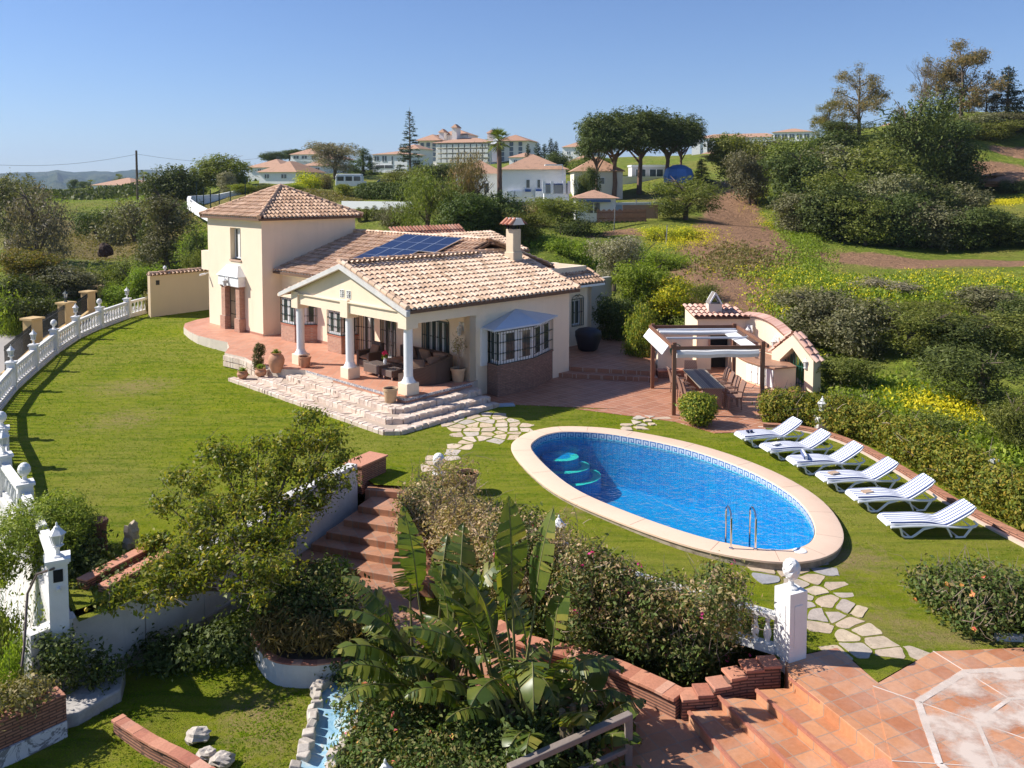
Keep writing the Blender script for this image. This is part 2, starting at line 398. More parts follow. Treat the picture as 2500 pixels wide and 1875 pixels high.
me.from_pydata(np.stack([GX, GY, GZ], -1).reshape(-1, 3).tolist(), [], fc.tolist()); me.polygons.foreach_set('use_smooth', [True]*len(fc))
# colour zones: dirt and dry-grass and flower weights as attributes
def blob(X, Yy, pts, rad):
    P2 = np.array([(p.x, p.y) for p in pts]); d = np.full(X.shape, 1e9)
    for i in range(len(P2)-1 if len(P2) > 1 else 1):
        a = P2[i]; b = P2[min(i+1, len(P2)-1)]; ab = b-a; L = max(ab@ab, 1e-6); t = np.clip(((X-a[0])*ab[0]+(Yy-a[1])*ab[1])/L, 0, 1)
        rr = rad[i]+(rad[min(i+1, len(rad)-1)]-rad[i])*t if isinstance(rad, list) else rad
        d = np.minimum(d, np.hypot(X-a[0]-t*ab[0], Yy-a[1]-t*ab[1])/rr)
    return np.clip(1.35-d, 0, 1)
Gf, Hf = GX.ravel(), GY.ravel()
dirt = np.maximum.reduce([blob(Gf, Hf, [gY(1570,400,117), gY(1585,460,92), gY(1600,540,64), gY(1590,600,53), gY(1590,650,46)], [2.4,3.6,5.6,5.4,4.2]),
    blob(Gf, Hf, [gY(1860,562,66), gY(1980,572,62), gY(2120,575,62)], 4.2), blob(Gf, Hf, [gY(2160,375,104), gY(2215,385,100)], 4.), blob(Gf, Hf, [gY(2170,335,112), gY(2230,325,114)], 2.5),
    blob(Gf, Hf, [gY(1400,505,76), gY(1340,500,78), gY(1250,505,74)], 2.2)*.8, blob(Gf, Hf, [gY(230,620,60), gY(240,590,66)], 2)*.7, blob(Gf,Hf,[gY(1190,520,63),gY(1260,530,62)],2.)*.6])
dry = np.maximum.reduce([blob(Gf, Hf, [gY(200,500,112), gY(300,530,98), gY(250,560,88)], [12,12,9]), blob(Gf, Hf, [gY(1640,700,41), gY(1640,600,50)], 2.5)*.6, blob(Gf, Hf, [gY(600,425,105), gY(700,440,95)], 6)*.8,
    blob(Gf, Hf, [gY(1380,420,108), gY(1450,430,100)], 5)*.8])
flow = np.maximum.reduce([blob(Gf, Hf, [gY(1700,580,58), gY(1850,620,48), gY(2050,610,50), gY(2210,600,52)], 5.)*.9, blob(Gf, Hf, [gY(2130,430,92), gY(2210,430,90)], 4), blob(Gf, Hf, [gY(1470,505,76), gY(1500,520,70)], 3),
    blob(Gf, Hf, [gY(2000,890,30), gY(2080,920,28.5), gY(2160,960,26.5)], 1.3), blob(Gf, Hf, [gY(435,490,92), gY(430,440,100)], 3)*.6, blob(Gf, Hf, [gY(1690,450,96), gY(1720,500,80)], 3)*.5])
for nme, arr in (('dirt', dirt), ('dry', dry), ('flower', flow)):
    a = me.attributes.new(nme, 'FLOAT', 'POINT'); a.data.foreach_set('value', arr.astype(np.float32))
m, nt, b = nodes('hillside'); v = coord(nt)
def attr(nt, n_): a = nt.nodes.new('ShaderNodeAttribute'); a.attribute_name = n_; return a.outputs['Fac']
n1 = noise_t(nt, v, .12, 6, .65, .3); n2 = noise_t(nt, v, .9, 6, .7, .5); n3 = noise_t(nt, v, 6, 5, .7)
c = mixc(nt, ramp(nt, n2, [(.35, (0,0,0)), (.65, (1,1,1))]), (.12, .17, .022), (.26, .30, .038))
c = mixc(nt, ramp(nt, n1, [(.45, (0,0,0)), (.7, (1,1,1))]), c, (.27, .24, .06))
c = mixc(nt, mth(nt, 'MULTIPLY', mth(nt, 'ADD', attr(nt, 'dry'), mth(nt, 'MULTIPLY', mth(nt, 'SUBTRACT', n2, .5), 1.2)), 1.1, True), c, (.26, .20, .08))
c = mixc(nt, ramp(nt, mth(nt, 'ADD', attr(nt, 'dirt'), mth(nt, 'MULTIPLY', mth(nt, 'SUBTRACT', n2, .5), .9)), [(.42, (0,0,0)), (.62, (1,1,1))]), c, mixc(nt, n3, (.27, .145, .08), (.42, .25, .15)))
fl = mth(nt, 'MULTIPLY', attr(nt, 'flower'), ramp(nt, mth(nt, 'ADD', mth(nt, 'MULTIPLY', n2, .5), mth(nt, 'MULTIPLY', n3, .5)), [(.52, (0,0,0)), (.60, (1,1,1))]), True)
c = mixc(nt, mth(nt, 'MULTIPLY', fl, .7), c, (.45, .42, .03))
c = mixc(nt, .45, c, n3, 'OVERLAY')
nt.links.new(c, b.inputs['Base Color']); b.inputs['Roughness'].default_value = .95; b.inputs['Specular IOR Level'].default_value = .1
bump(nt, b, mth(nt, 'ADD', n3, mth(nt, 'MULTIPLY', n2, 3)), 1, .25)
me.materials.append(m); go = bpy.data.objects.new('ground', me); C.objects.link(go); tag(go, kind='structure')

# ------------------------------------------------------------ far hills
def hills(name, prof, Y, depth, base):
    mb = MB(); n = len(prof)
    prof2 = []
    for i in range(n-1):
        for k in range(8):
            t = k/8; x = prof[i][0]*(1-t)+prof[i+1][0]*t; y = prof[i][1]*(1-t)+prof[i+1][1]*t
            prof2.append((x, y+2.2*(noise.noise((x*.045, 3, 0)))))
    prof2.append(prof[-1]); n = len(prof2); rows = 14
    for j in range(rows):
        t = j/(rows-1)
        for i, (x, y) in enumerate(prof2):
            top = gY(x, y, Y); h = (top.z-base)*(t**.75)
            rid = noise.noise((x*.03, t*3, 1))*.22*math.sin(PI*t)*(top.z-base) + noise.noise((x*.11, t*7, 5))*.12*math.sin(PI*t)*(top.z-base)
            YY = Y-depth*(1-t)+noise.noise((x*.02, t*2, 9))*depth*.15*math.sin(PI*t)
            mb.v.append((top.x*(YY/Y), YY, base+h+rid))
    for i, (x, y) in enumerate(prof2): top = gY(x, y, Y); mb.v.append((top.x*1.2, Y+depth*.8, base-20))
    for j in range(rows):
        for i in range(n-1):
            a = j*n+i; mb.f.append([a, a+1, a+1+n, a+n]); mb.m.append(0)
    return mb.build(name, HILLM, None, 'all')
HILLM, nt, b = nodes('far hill scrub'); v = coord(nt); n1 = noise_t(nt, v, .006, 8, .7, .4); n2 = noise_t(nt, v, .03, 5, .7)
c = mixc(nt, ramp(nt, n1, [(.4, (0,0,0)), (.6, (1,1,1))]), (.02, .045, .02), (.10, .11, .05)); c = mixc(nt, ramp(nt, n2, [(.6,(0,0,0)),(.75,(1,1,1))]), c, (.2,.19,.13))
nt.links.new(c, b.inputs['Base Color']); b.inputs['Roughness'].default_value = 1; b.inputs['Specular IOR Level'].default_value = 0
bump(nt, b, n1, 1, 60)
tag(hills('hills', [(-500,385),(-260,372),(-120,380),(-30,376),(8,374),(55,372),(90,371),(125,368),(160,372),(205,369),(245,372),(285,366),(330,367),(370,372),(400,378),(430,386),(480,394),(560,400)], 4200, 1500, -30), kind='structure')

# haze: one closed box of even pale air round everything but the sky
hz = MB(); hz.box(-9000, 9000, -1500, 8000, -400, 320); hzo = hz.build('haze', None); hzo.data.materials.clear()
m = bpy.data.materials.new('haze air'); m.use_nodes = True; nt = m.node_tree; nt.nodes.remove(nt.nodes['Principled BSDF']); pv = nt.nodes.new('ShaderNodeVolumePrincipled')
pv.inputs['Color'].default_value = (.62, .78, 1, 1); pv.inputs['Density'].default_value = .00011; pv.inputs['Anisotropy'].default_value = .1
nt.links.new(pv.outputs[0], nt.nodes['Material Output'].inputs['Volume']); hzo.data.materials.append(m); tag(hzo, kind='stuff')
# ------------------------------------------------------------ lawn
def xy(*pts): return [(p[0], p[1]) for p in pts]
m, nt, b = nodes('lawn grass'); v = coord(nt)
n0 = noise_t(nt, v, .16, 4, .6, .6); n1 = noise_t(nt, v, .8, 6, .7, .5); n2 = noise_t(nt, v, 5, 5, .75, .4); n3 = noise_t(nt, coord(nt, 'Object', (1, 1.6, 1)), 38, 4, .75)
c = mixc(nt, ramp(nt, n1, [(.3, (0,0,0)), (.7, (1,1,1))]), (.175, .21, .008), (.27, .29, .018))
c = mixc(nt, ramp(nt, n0, [(.42, (0,0,0)), (.68, (.85,.85,.85))]), c, (.27, .26, .05))
ns_ = noise_t(nt, coord(nt, 'Object', (.5, 3, 1), R(20)), 1.1, 5, .7, .3); c = mixc(nt, ramp(nt, ns_, [(.46, (0,0,0)), (.66, (.8,.8,.8))]), c, (.10, .165, .008)); c = mixc(nt, mth(nt, 'MULTIPLY', ramp(nt, n2, [(.5, (0,0,0)), (.72, (1,1,1))]), .5), c, (.27, .23, .07))
wear = attr(nt, 'wear'); c = mixc(nt, ramp(nt, mth(nt, 'ADD', wear, mth(nt, 'MULTIPLY', mth(nt, 'SUBTRACT', n2, .5), 1.1)), [(.35, (0,0,0)), (.9, (1,1,1))]), c, (.33, .24, .11))
c = mixc(nt, .75, c, ramp(nt, n3, [(.25, (.2,.2,.2)), (.75, (.8,.8,.8))]), 'OVERLAY')
nt.links.new(c, b.inputs['Base Color']); b.inputs['Roughness'].default_value = .95; b.inputs['Specular IOR Level'].default_value = .05
bump(nt, b, mth(nt, 'ADD', n3, mth(nt, 'MULTIPLY', n2, .6)), .9, .05); LAWN = m
POOL_OUT = smooth_poly([(0.03,24.18),(0.27,25.6),(1.0,26.45),(1.95,26.68),(3.45,26.28),(5.36,24.84),(6.75,22.8),(7.42,20.6),(7.28,18.6),(6.6,17.35),(5.41,16.95),(3.85,17.65),(2.08,19.45),(0.87,21.34)], 6)
ctrp = Vector((3.7, 21.7, 0))
def inset(poly, d):
    out = []; n = len(poly)
    for i in range(n):
        t = (poly[(i+1) % n]-poly[i-1]).normalized(); nrm = Vector((-t.y, t.x, 0))
        if nrm.dot(ctrp-poly[i]) < 0: nrm = -nrm
        out.append(poly[i]+nrm*d)
    return out
POOL_IN = inset(POOL_OUT, .56); POOL_HOLE = inset(POOL_OUT, .25)
BALP = [(-21.23,50.41),(-21.54,47.83),(-21.42,44.36),(-21.19,41.47),(-20.65,38.45),(-19.81,35.28),(-18.75,31.86),(-17.49,28.62),(-15.83,25.79),(-13.93,23.12),(-12.49,20.77),(-10.85,18.78),(-9.3,16.7),(-7.85,14.59)]
LP = [(-7.65,14.75)] + [(x+.02, y+.1) for x, y in BALP[::-1][1:]] + [(-18,52),(-10,48),(9,43),(10.9,37),(11.6,33),(11.5,30),(11.3,26),(11.6,22),(12,18),(12.6,14.4),(11.2,13.4),(10.95,13.15)]
LP += xy((9.1,14.14),(7.0,13.97),(5.75,13.1),(5.55,14.15),(4.35,13.75), (4.2,14.35), (3.1,14.9), (1.4,15.9), (.1,17.1), (-1.0,18.6), (-1.9,20.4), (-2.45,21.55), (-3.55,21.75), (-3.85,22.2), (-4.35,21.3), (-5.2,19.4), (-6.0,17.4), (-6.8,15.9))
lawn = sheet('lawn', LP, lawn_z, LAWN, .8, [POOL_HOLE])
SPOTS = []
def worn(o, spots):
    SPOTS.extend(spots)
    n = len(o.data.vertices); cc = np.zeros(n*3); o.data.vertices.foreach_get('co', cc); cc = cc.reshape(-1, 3); wv = np.zeros(n)
    for p, r_, s_ in spots: wv = np.maximum(wv, np.clip(1-np.hypot(cc[:, 0]-p[0], cc[:, 1]-p[1])/r_, 0, 1)*s_)
    a = o.data.attributes.new('wear', 'FLOAT', 'POINT'); a.data.foreach_set('value', wv.astype(np.float32))
worn(lawn, [(gz(290,830,.1), 3.6, .75), (gz(270,905,0), 3.2, .7), (gz(470,745,.1), 1.6, .8), (gz(1835,1200,0), 1.6, 1), (gz(1900,1350,-.1), 1.6, .8), (gz(2060,1310,-.1), 1.2, .9), (gz(2120,1390,-.1), 1.3, 1), (gz(1250,1110,0), 1.0, .8),
   (gz(560,790,0), 1.4, .7), (gz(1700,1240,0), 1.2, .7), (gz(2100,1260,0), 1.2, .5), (gz(1080,1000,0), 1.5, .35), (gz(900,1010,0), 1.8, .5), (gz(1420,960,0), 1.4, .4), (gz(1600,1010,0), 1.5, .3)])
# ------------------------------------------------------------ pool
pool = thing('swimming_pool', 'oval swimming pool with blue mosaic and pale pink coping', 'pool', (0, 0, 0))
m, nt, b = nodes('pool coping'); v = coord(nt); n1 = noise_t(nt, v, 1.2, 5, .7); n2 = noise_t(nt, v, 30, 3)
nt.links.new(mixc(nt, n1, (.70, .47, .33), (.80, .60, .45)), b.inputs['Base Color']); b.inputs['Roughness'].default_value = .8; bump(nt, b, n2, .2, .005); COP = m
m, nt, b = nodes('pool side concrete'); v = coord(nt); n1 = noise_t(nt, v, 2.5, 6, .75, .6)
nt.links.new(ramp(nt, n1, [(.3, (.16,.12,.08)), (.55, (.38,.31,.23)), (.8, (.50,.42,.33))]), b.inputs['Base Color']); b.inputs['Roughness'].default_value = .9; bump(nt, b, n1, .6, .03); COPS = m
mb = MB(); n = len(POOL_OUT); zc = .12
rings = [(POOL_OUT, -.5, 1), (POOL_OUT, zc-.06, 1), (POOL_OUT, zc-.06, 1), (inset(POOL_OUT, -.03), zc-.05, 0), (inset(POOL_OUT, -.03), zc-.01, 0), (inset(POOL_OUT, .0), zc, 0), (inset(POOL_OUT, .54), zc, 0), (POOL_IN, zc-.02, 0), (POOL_IN, zc-.12, 0)]
for rg, z, mi in rings:
    for p in rg: mb.v.append((p.x, p.y, z))
for k in range(len(rings)-1):
    for i in range(n):
        a = k*n+i; b_ = k*n+(i+1) % n; mb.f.append([a, b_, b_+n, a+n]); mb.m.append(rings[k+1][2])
mb.build('coping', [COP, COPS], pool, True)
# joints between the coping slabs: thin dark insets
mb = MB()
for i in range(0, n, 5):
    p, q = POOL_OUT[i], inset(POOL_OUT, .54)[i]; d = (q-p).normalized(); t = Vector((-d.y, d.x, 0))*.006
    mb.quad(p-t+Vector((0,0,zc+.002)), p+t+Vector((0,0,zc+.002)), q+t+Vector((0,0,zc+.002)), q-t+Vector((0,0,zc+.002)))
mb.build('coping_joint', plain('joint mortar', (.42,.28,.2), .9), pool)
# basin
m, nt, b = nodes('blue mosaic'); v = coord(nt); br = N(nt, 'ShaderNodeTexBrick', offset=0)
for k_, c_ in (('Color1', (.004,.22,.45,1)), ('Color2', (.008,.29,.52,1)), ('Mortar', (.08,.38,.72,1))): br.inputs[k_].default_value = c_
br.inputs['Scale'].default_value = 1; br.inputs['Brick Width'].default_value = .05; br.inputs['Row Height'].default_value = .05; br.inputs['Mortar Size'].default_value = .004
nt.links.new(v, br.inputs['Vector'])
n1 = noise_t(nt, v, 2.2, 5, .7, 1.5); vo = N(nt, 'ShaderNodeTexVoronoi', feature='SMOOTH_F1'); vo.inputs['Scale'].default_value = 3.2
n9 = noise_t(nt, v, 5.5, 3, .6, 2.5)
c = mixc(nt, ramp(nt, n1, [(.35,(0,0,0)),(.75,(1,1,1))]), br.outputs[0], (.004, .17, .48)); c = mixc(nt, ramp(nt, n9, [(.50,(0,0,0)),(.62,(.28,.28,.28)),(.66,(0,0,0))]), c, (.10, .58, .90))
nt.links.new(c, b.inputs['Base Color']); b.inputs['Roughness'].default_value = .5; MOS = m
def greek():
    m, nt, b = nodes('greek key border tile'); v = coord(nt)
    at = nt.nodes.new('ShaderNodeUVMap'); s = nt.nodes.new('ShaderNodeSeparateXYZ'); nt.links.new(at.outputs[0], s.inputs[0])
    # a meander drawn as nested steps in u (per .22 m) and w (0..1)
    u = mth(nt, 'FRACT', mth(nt, 'DIVIDE', s.outputs[0], .24)); w_ = s.outputs[1]
    def band(x, a, b_): return mth(nt, 'MULTIPLY', mth(nt, 'GREATER_THAN', x, a), mth(nt, 'LESS_THAN', x, b_))
    def rect(a, b_, c_, d_): return mth(nt, 'MULTIPLY', band(u, a, b_), band(w_, c_, d_))
    parts = [rect(0,1,.05,.17), rect(0,.12,.05,.95), rect(0,.8,.83,.95), rect(.68,.8,.35,.95), rect(.34,.8,.35,.47), rect(.34,.46,.35,.68)]
    acc = parts[0]
    for p in parts[1:]: acc = mth(nt, 'MAXIMUM', acc, p)
    c = mixc(nt, acc, (.55, .62, .68), (.07, .17, .38)); nt.links.new(c, b.inputs['Base Color']); b.inputs['Roughness'].default_value = .25; return m
mb = MB()
for k, z in enumerate((.0, -1.5)):
    for p in POOL_IN: q = p+(ctrp-p).normalized()*(.03 if k else 0); mb.v.append((q.x, q.y, z))
for i in range(n): mb.f.append([i, (i+1) % n, n+(i+1) % n, n+i][::-1]); mb.m.append(0)
mb.f.append(list(range(n, 2*n))); mb.m.append(0)
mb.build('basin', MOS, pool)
mb = MB(); L = 0; us = [0]
for i in range(n): L += (POOL_IN[(i+1) % n]-POOL_IN[i]).length; us.append(L)
GI = inset(POOL_IN, .012)
for i in range(n): mb.quad((*GI[i][:2], zc-.26), (*GI[(i+1) % n][:2], zc-.26), (*GI[(i+1) % n][:2], zc-.02), (*GI[i][:2], zc-.02))
o = mb.build('border_tile', greek(), pool); uv = o.data.uv_layers.new(name='UVMap')
for i in range(n):
    for k, (a, b_) in enumerate(((us[i], 0), (us[i+1], 0), (us[i+1], 1), (us[i], 1))): uv.data[i*4+k].uv = (a, b_)
# roman steps at the far left end
STEPM = plain('pale pool step', (.40, .66, .48), .6, var=.3, sc=9)
sc_ = gz(1215, 962, -.3); 
for k, (r_, z) in enumerate(((.55, -.42), (.88, -.70), (1.22, -.98))):
    mb = MB(); poly = []
    for t in range(24):
        a = 2*PI*t/24; q = Vector((.75+1.05*1+ r_*math.cos(a)*1.0-.35, 25.35+ r_*math.sin(a)*.85, 0)); poly.append((q.x, q.y))
    cl = [p for p in poly if inpoly(p[0], p[1], [(a.x, a.y) for a in inset(POOL_IN, .03)])]
    mb.prism(cl, -1.49, z); mb.build('pool_step', MOS, pool)
    mb = MB()
    for t in range(24):
        a0, a1 = 2*PI*t/24, 2*PI*(t+1)/24
        def pt(a, rr): return (1.45+rr*math.cos(a), 25.35+rr*math.sin(a)*.85, z+.004)
        if t >= 16 or t <= 1:
            mb.quad(pt(a0, r_-.24), pt(a1, r_-.24), pt(a1, r_), pt(a0, r_))
    mb.build('step_nosing', STEPM, pool)
# lighter mosaic figure on the floor
mb = MB(); dc = gz(1330, 1150, -1.5)
dol = [(-1.2,.1),(-.9,.28),(-.5,.42),(0,.46),(.5,.36),(.9,.1),(1.2,-.2),(1.5,-.1),(1.35,-.42),(1.0,-.4),(.6,-.12),(.1,.02),(-.2,-.15),(-.3,.0),(-.8,-.02)]
mb.prism([(4.0+x*.9, 19.6+y*.9) for x, y in dol], -1.498, -1.492); 
mb.build('floor_mosaic', plain('pale mosaic', (.18, .62, .72), .6, var=.4, sc=9), pool)
# water
m = bpy.data.materials.new('pool water'); m.use_nodes = True; nt = m.node_tree; nt.nodes.remove(nt.nodes['Principled BSDF'])
v = coord(nt); n1 = noise_t(nt, v, 2.4, 3, .55, .6); n2 = noise_t(nt, v, 9, 2, .5)
bp = nt.nodes.new('ShaderNodeBump'); bp.inputs['Strength'].default_value = 1; bp.inputs['Distance'].default_value = .09
nt.links.new(mth(nt, 'ADD', n1, mth(nt, 'MULTIPLY', n2, .45)), bp.inputs['Height'])
gl = nt.nodes.new('ShaderNodeBsdfGlossy'); gl.inputs['Roughness'].default_value = .03; nt.links.new(bp.outputs[0], gl.inputs['Normal'])
tr = nt.nodes.new('ShaderNodeBsdfRefraction'); tr.inputs['IOR'].default_value = 1.2; tr.inputs['Roughness'].default_value = 0; tr.inputs[0].default_value = (.45, .86, 1, 1); nt.links.new(bp.outputs[0], tr.inputs['Normal'])
tp = nt.nodes.new('ShaderNodeBsdfTransparent'); tp.inputs[0].default_value = (.3, .95, 1, 1)
fr = nt.nodes.new('ShaderNodeLayerWeight'); nt.links.new(bp.outputs[0], fr.inputs['Normal']); frf = mth(nt, 'ADD', .02, mth(nt, 'MULTIPLY', .85, mth(nt, 'POWER', fr.outputs['Facing'], 5)))
m1 = nt.nodes.new('ShaderNodeMixShader'); m1.inputs[0].default_value = .92; nt.links.new(tr.outputs[0], m1.inputs[1]); nt.links.new(tp.outputs[0], m1.inputs[2])
m2 = nt.nodes.new('ShaderNodeMixShader'); nt.links.new(frf, m2.inputs[0]); nt.links.new(m1.outputs[0], m2.inputs[1]); nt.links.new(gl.outputs[0], m2.inputs[2])
nt.links.new(m2.outputs[0], nt.nodes['Material Output'].inputs[0])
wat = sheet('pool_water', [(p.x, p.y) for p in inset(POOL_IN, .01)], -.06, m, .6, kind='structure')
# ladder
CHROME = plain('polished steel', (.75,.75,.76), .15, 1, .02)
ld = thing('pool_ladder', 'polished steel grab rails of the pool ladder on the coping', 'ladder', (0, 0, 0))
for bx in (zp_ for zp_ in (gz(1579, 1185, .12), gz(1632, 1187, .12))):
    mb = MB(); y0 = bx.y; pts = [(bx.x, y0, .12), (bx.x, y0, .75)]
    for t in range(1, 8): a = PI*t/8; pts.append((bx.x-.04*math.sin(a)*0, y0+.22-.22*math.cos(a), .75+.17*math.sin(a)))
    pts += [(bx.x, y0+.44, .75), (bx.x, y0+.44, -.9)]
    mb.tube(pts, .021, 8); mb.build('rail', CHROME, ld, True)
    mb = MB(); mb.lathe([(.045, 0), (.045, .02), (.03, .03)], (bx.x, y0, .12), 12); mb.build('flange', CHROME, ld)
sk = thing('skimmer_lid', 'round white lid set in the pink coping beside the ladder', 'lid', gz(1728, 1190, .12)); mb = MB(); mb.lathe([(.14, 0), (.14, .01), (.12, .018), (.02, .018)], (0,0,0), 20); mb.build('lid', TRIM, sk)

# ------------------------------------------------------------ crazy paving
def clipc(poly, a, b_):
    """keep the part of poly nearer a than b"""
    mx, my = (a[0]+b_[0])/2, (a[1]+b_[1])/2; nx_, ny_ = b_[0]-a[0], b_[1]-a[1]; out = []
    for i in range(len(poly)):
        p, q = poly[i], poly[(i+1) % len(poly)]
        dp = (p[0]-mx)*nx_+(p[1]-my)*ny_; dq = (q[0]-mx)*nx_+(q[1]-my)*ny_
        if dp <= 0: out.append(p)
        if (dp < 0 < dq) or (dq < 0 < dp): t = dp/(dp-dq); out.append((p[0]+(q[0]-p[0])*t, p[1]+(q[1]-p[1])*t))
    return out
def crazy(name, region, zf, mat, size=.5, gap=.045, th=.03, seed=1, drop=0.):
    rr = random.Random(seed); xs = [p[0] for p in region]; ys = [p[1] for p in region]; pts = []
    x = min(xs)
    while x < max(xs)+size:
        y = min(ys)
        while y < max(ys)+size:
            q = (x+rr.uniform(-.36, .36)*size, y+rr.uniform(-.36, .36)*size)
            pts.append(q); y += size
        x += size
    mb = MB()
    for q in pts:
        if not inpoly(q[0], q[1], region) or rr.random() < drop: continue
        poly = [(q[0]+dx*size*1.2, q[1]+dy*size*1.2) for dx, dy in ((-1,-1),(1,-1),(1,1),(-1,1))]
        for o in pts:
            if o is not q and abs(o[0]-q[0]) < 2.5*size and abs(o[1]-q[1]) < 2.5*size: poly = clipc(poly, q, o)
            if len(poly) < 3: break
        if len(poly) < 3: continue
        cx = sum(p[0] for p in poly)/len(poly); cy = sum(p[1] for p in poly)/len(poly)
        ins = []
        for i, p in enumerate(poly):   # shrink and break up each edge
            d = math.hypot(p[0]-cx, p[1]-cy); s = max(.3, (d-gap*rr.uniform(.8, 1.9))/max(d, .01)); pa = (cx+(p[0]-cx)*s, cy+(p[1]-cy)*s)
            r2 = poly[(i+1) % len(poly)]; mid = ((p[0]+r2[0])/2, (p[1]+r2[1])/2); d2 = math.hypot(mid[0]-cx, mid[1]-cy)
            s2 = max(.3, (d2-gap*rr.uniform(.4, 1.4))/max(d2, .01)); ins += [pa, (cx+(mid[0]-cx)*s2, cy+(mid[1]-cy)*s2)]
        sm = [(p.x, p.y) for p in smooth_poly(ins, 2)]; z = zf(cx, cy)+rr.uniform(-.006, .006)
        mb.prism(sm, z-.05, z+th)
    o = mb.build(name, mat, None); return o
def stonem(name, cols, sc=5):
    m, nt, b = nodes(name); v = coord(nt); n1 = noise_t(nt, v, sc, 5, .7, .5); n2 = noise_t(nt, v, sc*7, 4, .7)
    c = ramp(nt, island(nt), [(i/(len(cols)-1), x) for i, x in enumerate(cols)]); c = mixc(nt, .55, c, n1, 'OVERLAY'); c = mixc(nt, .3, c, n2, 'OVERLAY')
    nt.links.new(c, b.inputs['Base Color']); b.inputs['Roughness'].default_value = .85; bump(nt, b, mth(nt, 'ADD', n1, mth(nt, 'MULTIPLY', n2, .3)), .5, .02); return m
SLAB = stonem('buff flagstone', [(.56,.42,.28),(.62,.48,.34),(.50,.38,.27),(.64,.52,.40),(.46,.40,.34)])
SLATE = stonem('buff and slate flagstone', [(.50,.38,.25),(.36,.33,.31),(.54,.42,.28),(.30,.30,.32),(.50,.38,.27),(.46,.36,.26)])
PR1 = xy(gz(940,905,0), gz(1060,885,0), gz(1155,928,0), gz(1130,942,0), gz(1020,962,0), gz(985,990,0), gz(925,1015,0), gz(905,1035,0), gz(885,1035,0), gz(940,985,0), gz(985,950,0))
PR2 = xy(gz(1590,1215,-.1), gz(1770,1215,-.1), gz(1830,1270,-.1), gz(1905,1360,-.12), gz(2010,1415,-.12), gz(1880,1440,-.12), gz(1800,1410,-.12), gz(1745,1330,-.1), gz(1690,1270,-.1), gz(1620,1240,-.1))
PR3 = xy(gz(1330,925,0), gz(1400,895,0), gz(1425,905,0), gz(1375,935,0))
path1 = crazy('stone_path', xy(gz(940,905,0), gz(1060,885,0), gz(1155,928,0), gz(1130,942,0), gz(1020,962,0), gz(985,990,0), gz(925,1015,0), gz(905,1035,0), gz(885,1035,0), gz(940,985,0), gz(985,950,0)), lawn_z, SLAB, .46, th=.008, seed=3)
tag(path1, kind='structure')
path2 = crazy('stone_path', xy(gz(1590,1215,-.1), gz(1770,1215,-.1), gz(1830,1270,-.1), gz(1905,1360,-.12), gz(2010,1415,-.12), gz(1880,1440,-.12), gz(1800,1410,-.12), gz(1745,1330,-.1), gz(1690,1270,-.1), gz(1620,1240,-.1)), lawn_z, SLATE, .42, gap=.036, th=.008, seed=5, drop=.04)
tag(path2, kind='structure')
path3 = crazy('stone_path', xy(gz(1330,925,0), gz(1400,895,0), gz(1425,905,0), gz(1375,935,0)), lawn_z, SLAB, .42, gap=.08, seed=8, drop=.1); tag(path3, kind='structure')
path4 = crazy('drain_cover', xy(gz(1070,876,0), gz(1082,870,0), gz(1113,873,0), gz(1105,880,0)), lambda x, y: .0, plain('blue grey slab', (.36,.42,.48), .8), 3, seed=8)
bpy.data.objects.remove(path4)
dcv = thing('drain_cover', 'small grey rectangular slab in the grass by the stone steps', 'cover', gz(1092, 876, 0)); mb = MB(); mb.obox((0,0,.02), (.62,.35,.05), R(10)); mb.build('slab', plain('blue grey slab', (.36,.42,.48), .8), dcv)

# ------------------------------------------------------------ patio below the house and the raised back patio
PAT = xy(gz(1010,870,0), gz(1415-68,885,0), (2.2,29.2), (5.32,27.6), (6.3,26.3), (7.97,26.45), (8.2,27.9), (11.2,31.8), (11.5,35), (9.8,37), (7.3,37.2), (6.0,35.2)) + [(4.5,37.5),(.5,33.5),(-1.5,31),(-1.9,28.6)]
sheet('patio', PAT, .02, TERRAP, 0, thick=.1)
O3 = Vector((-3.45, 28.86, 0)); HR = R(44.5); HA = Vector((math.cos(HR), math.sin(HR), 0)); HB = Vector((-HA.y, HA.x, 0))
def hl(a, b_, z=0): p = O3+HA*a+HB*b_; return (p.x, p.y, z)
def hxy(*ps): return [hl(a, b_)[:2] for a, b_ in ps]
mb = MB()
mb.prism(hxy((7.9,.6),(8.3,-.4),(9.8,-2.95),(12.2,-1.4),(17.5,2.8),(17.5,8),(8,8)), -.1, .34)
bp_ = mb.build('raised_patio', TERRAP); tag(bp_, kind='structure')
mb = MB(); mb.prism(hxy((7.3,.3),(7.75,-.55),(9.6,-3.3),(10.0,-2.9),(8.3,0.),(8.3,.8)), -.1, .18); tag(mb.build('patio_step', TERRAP), kind='structure')
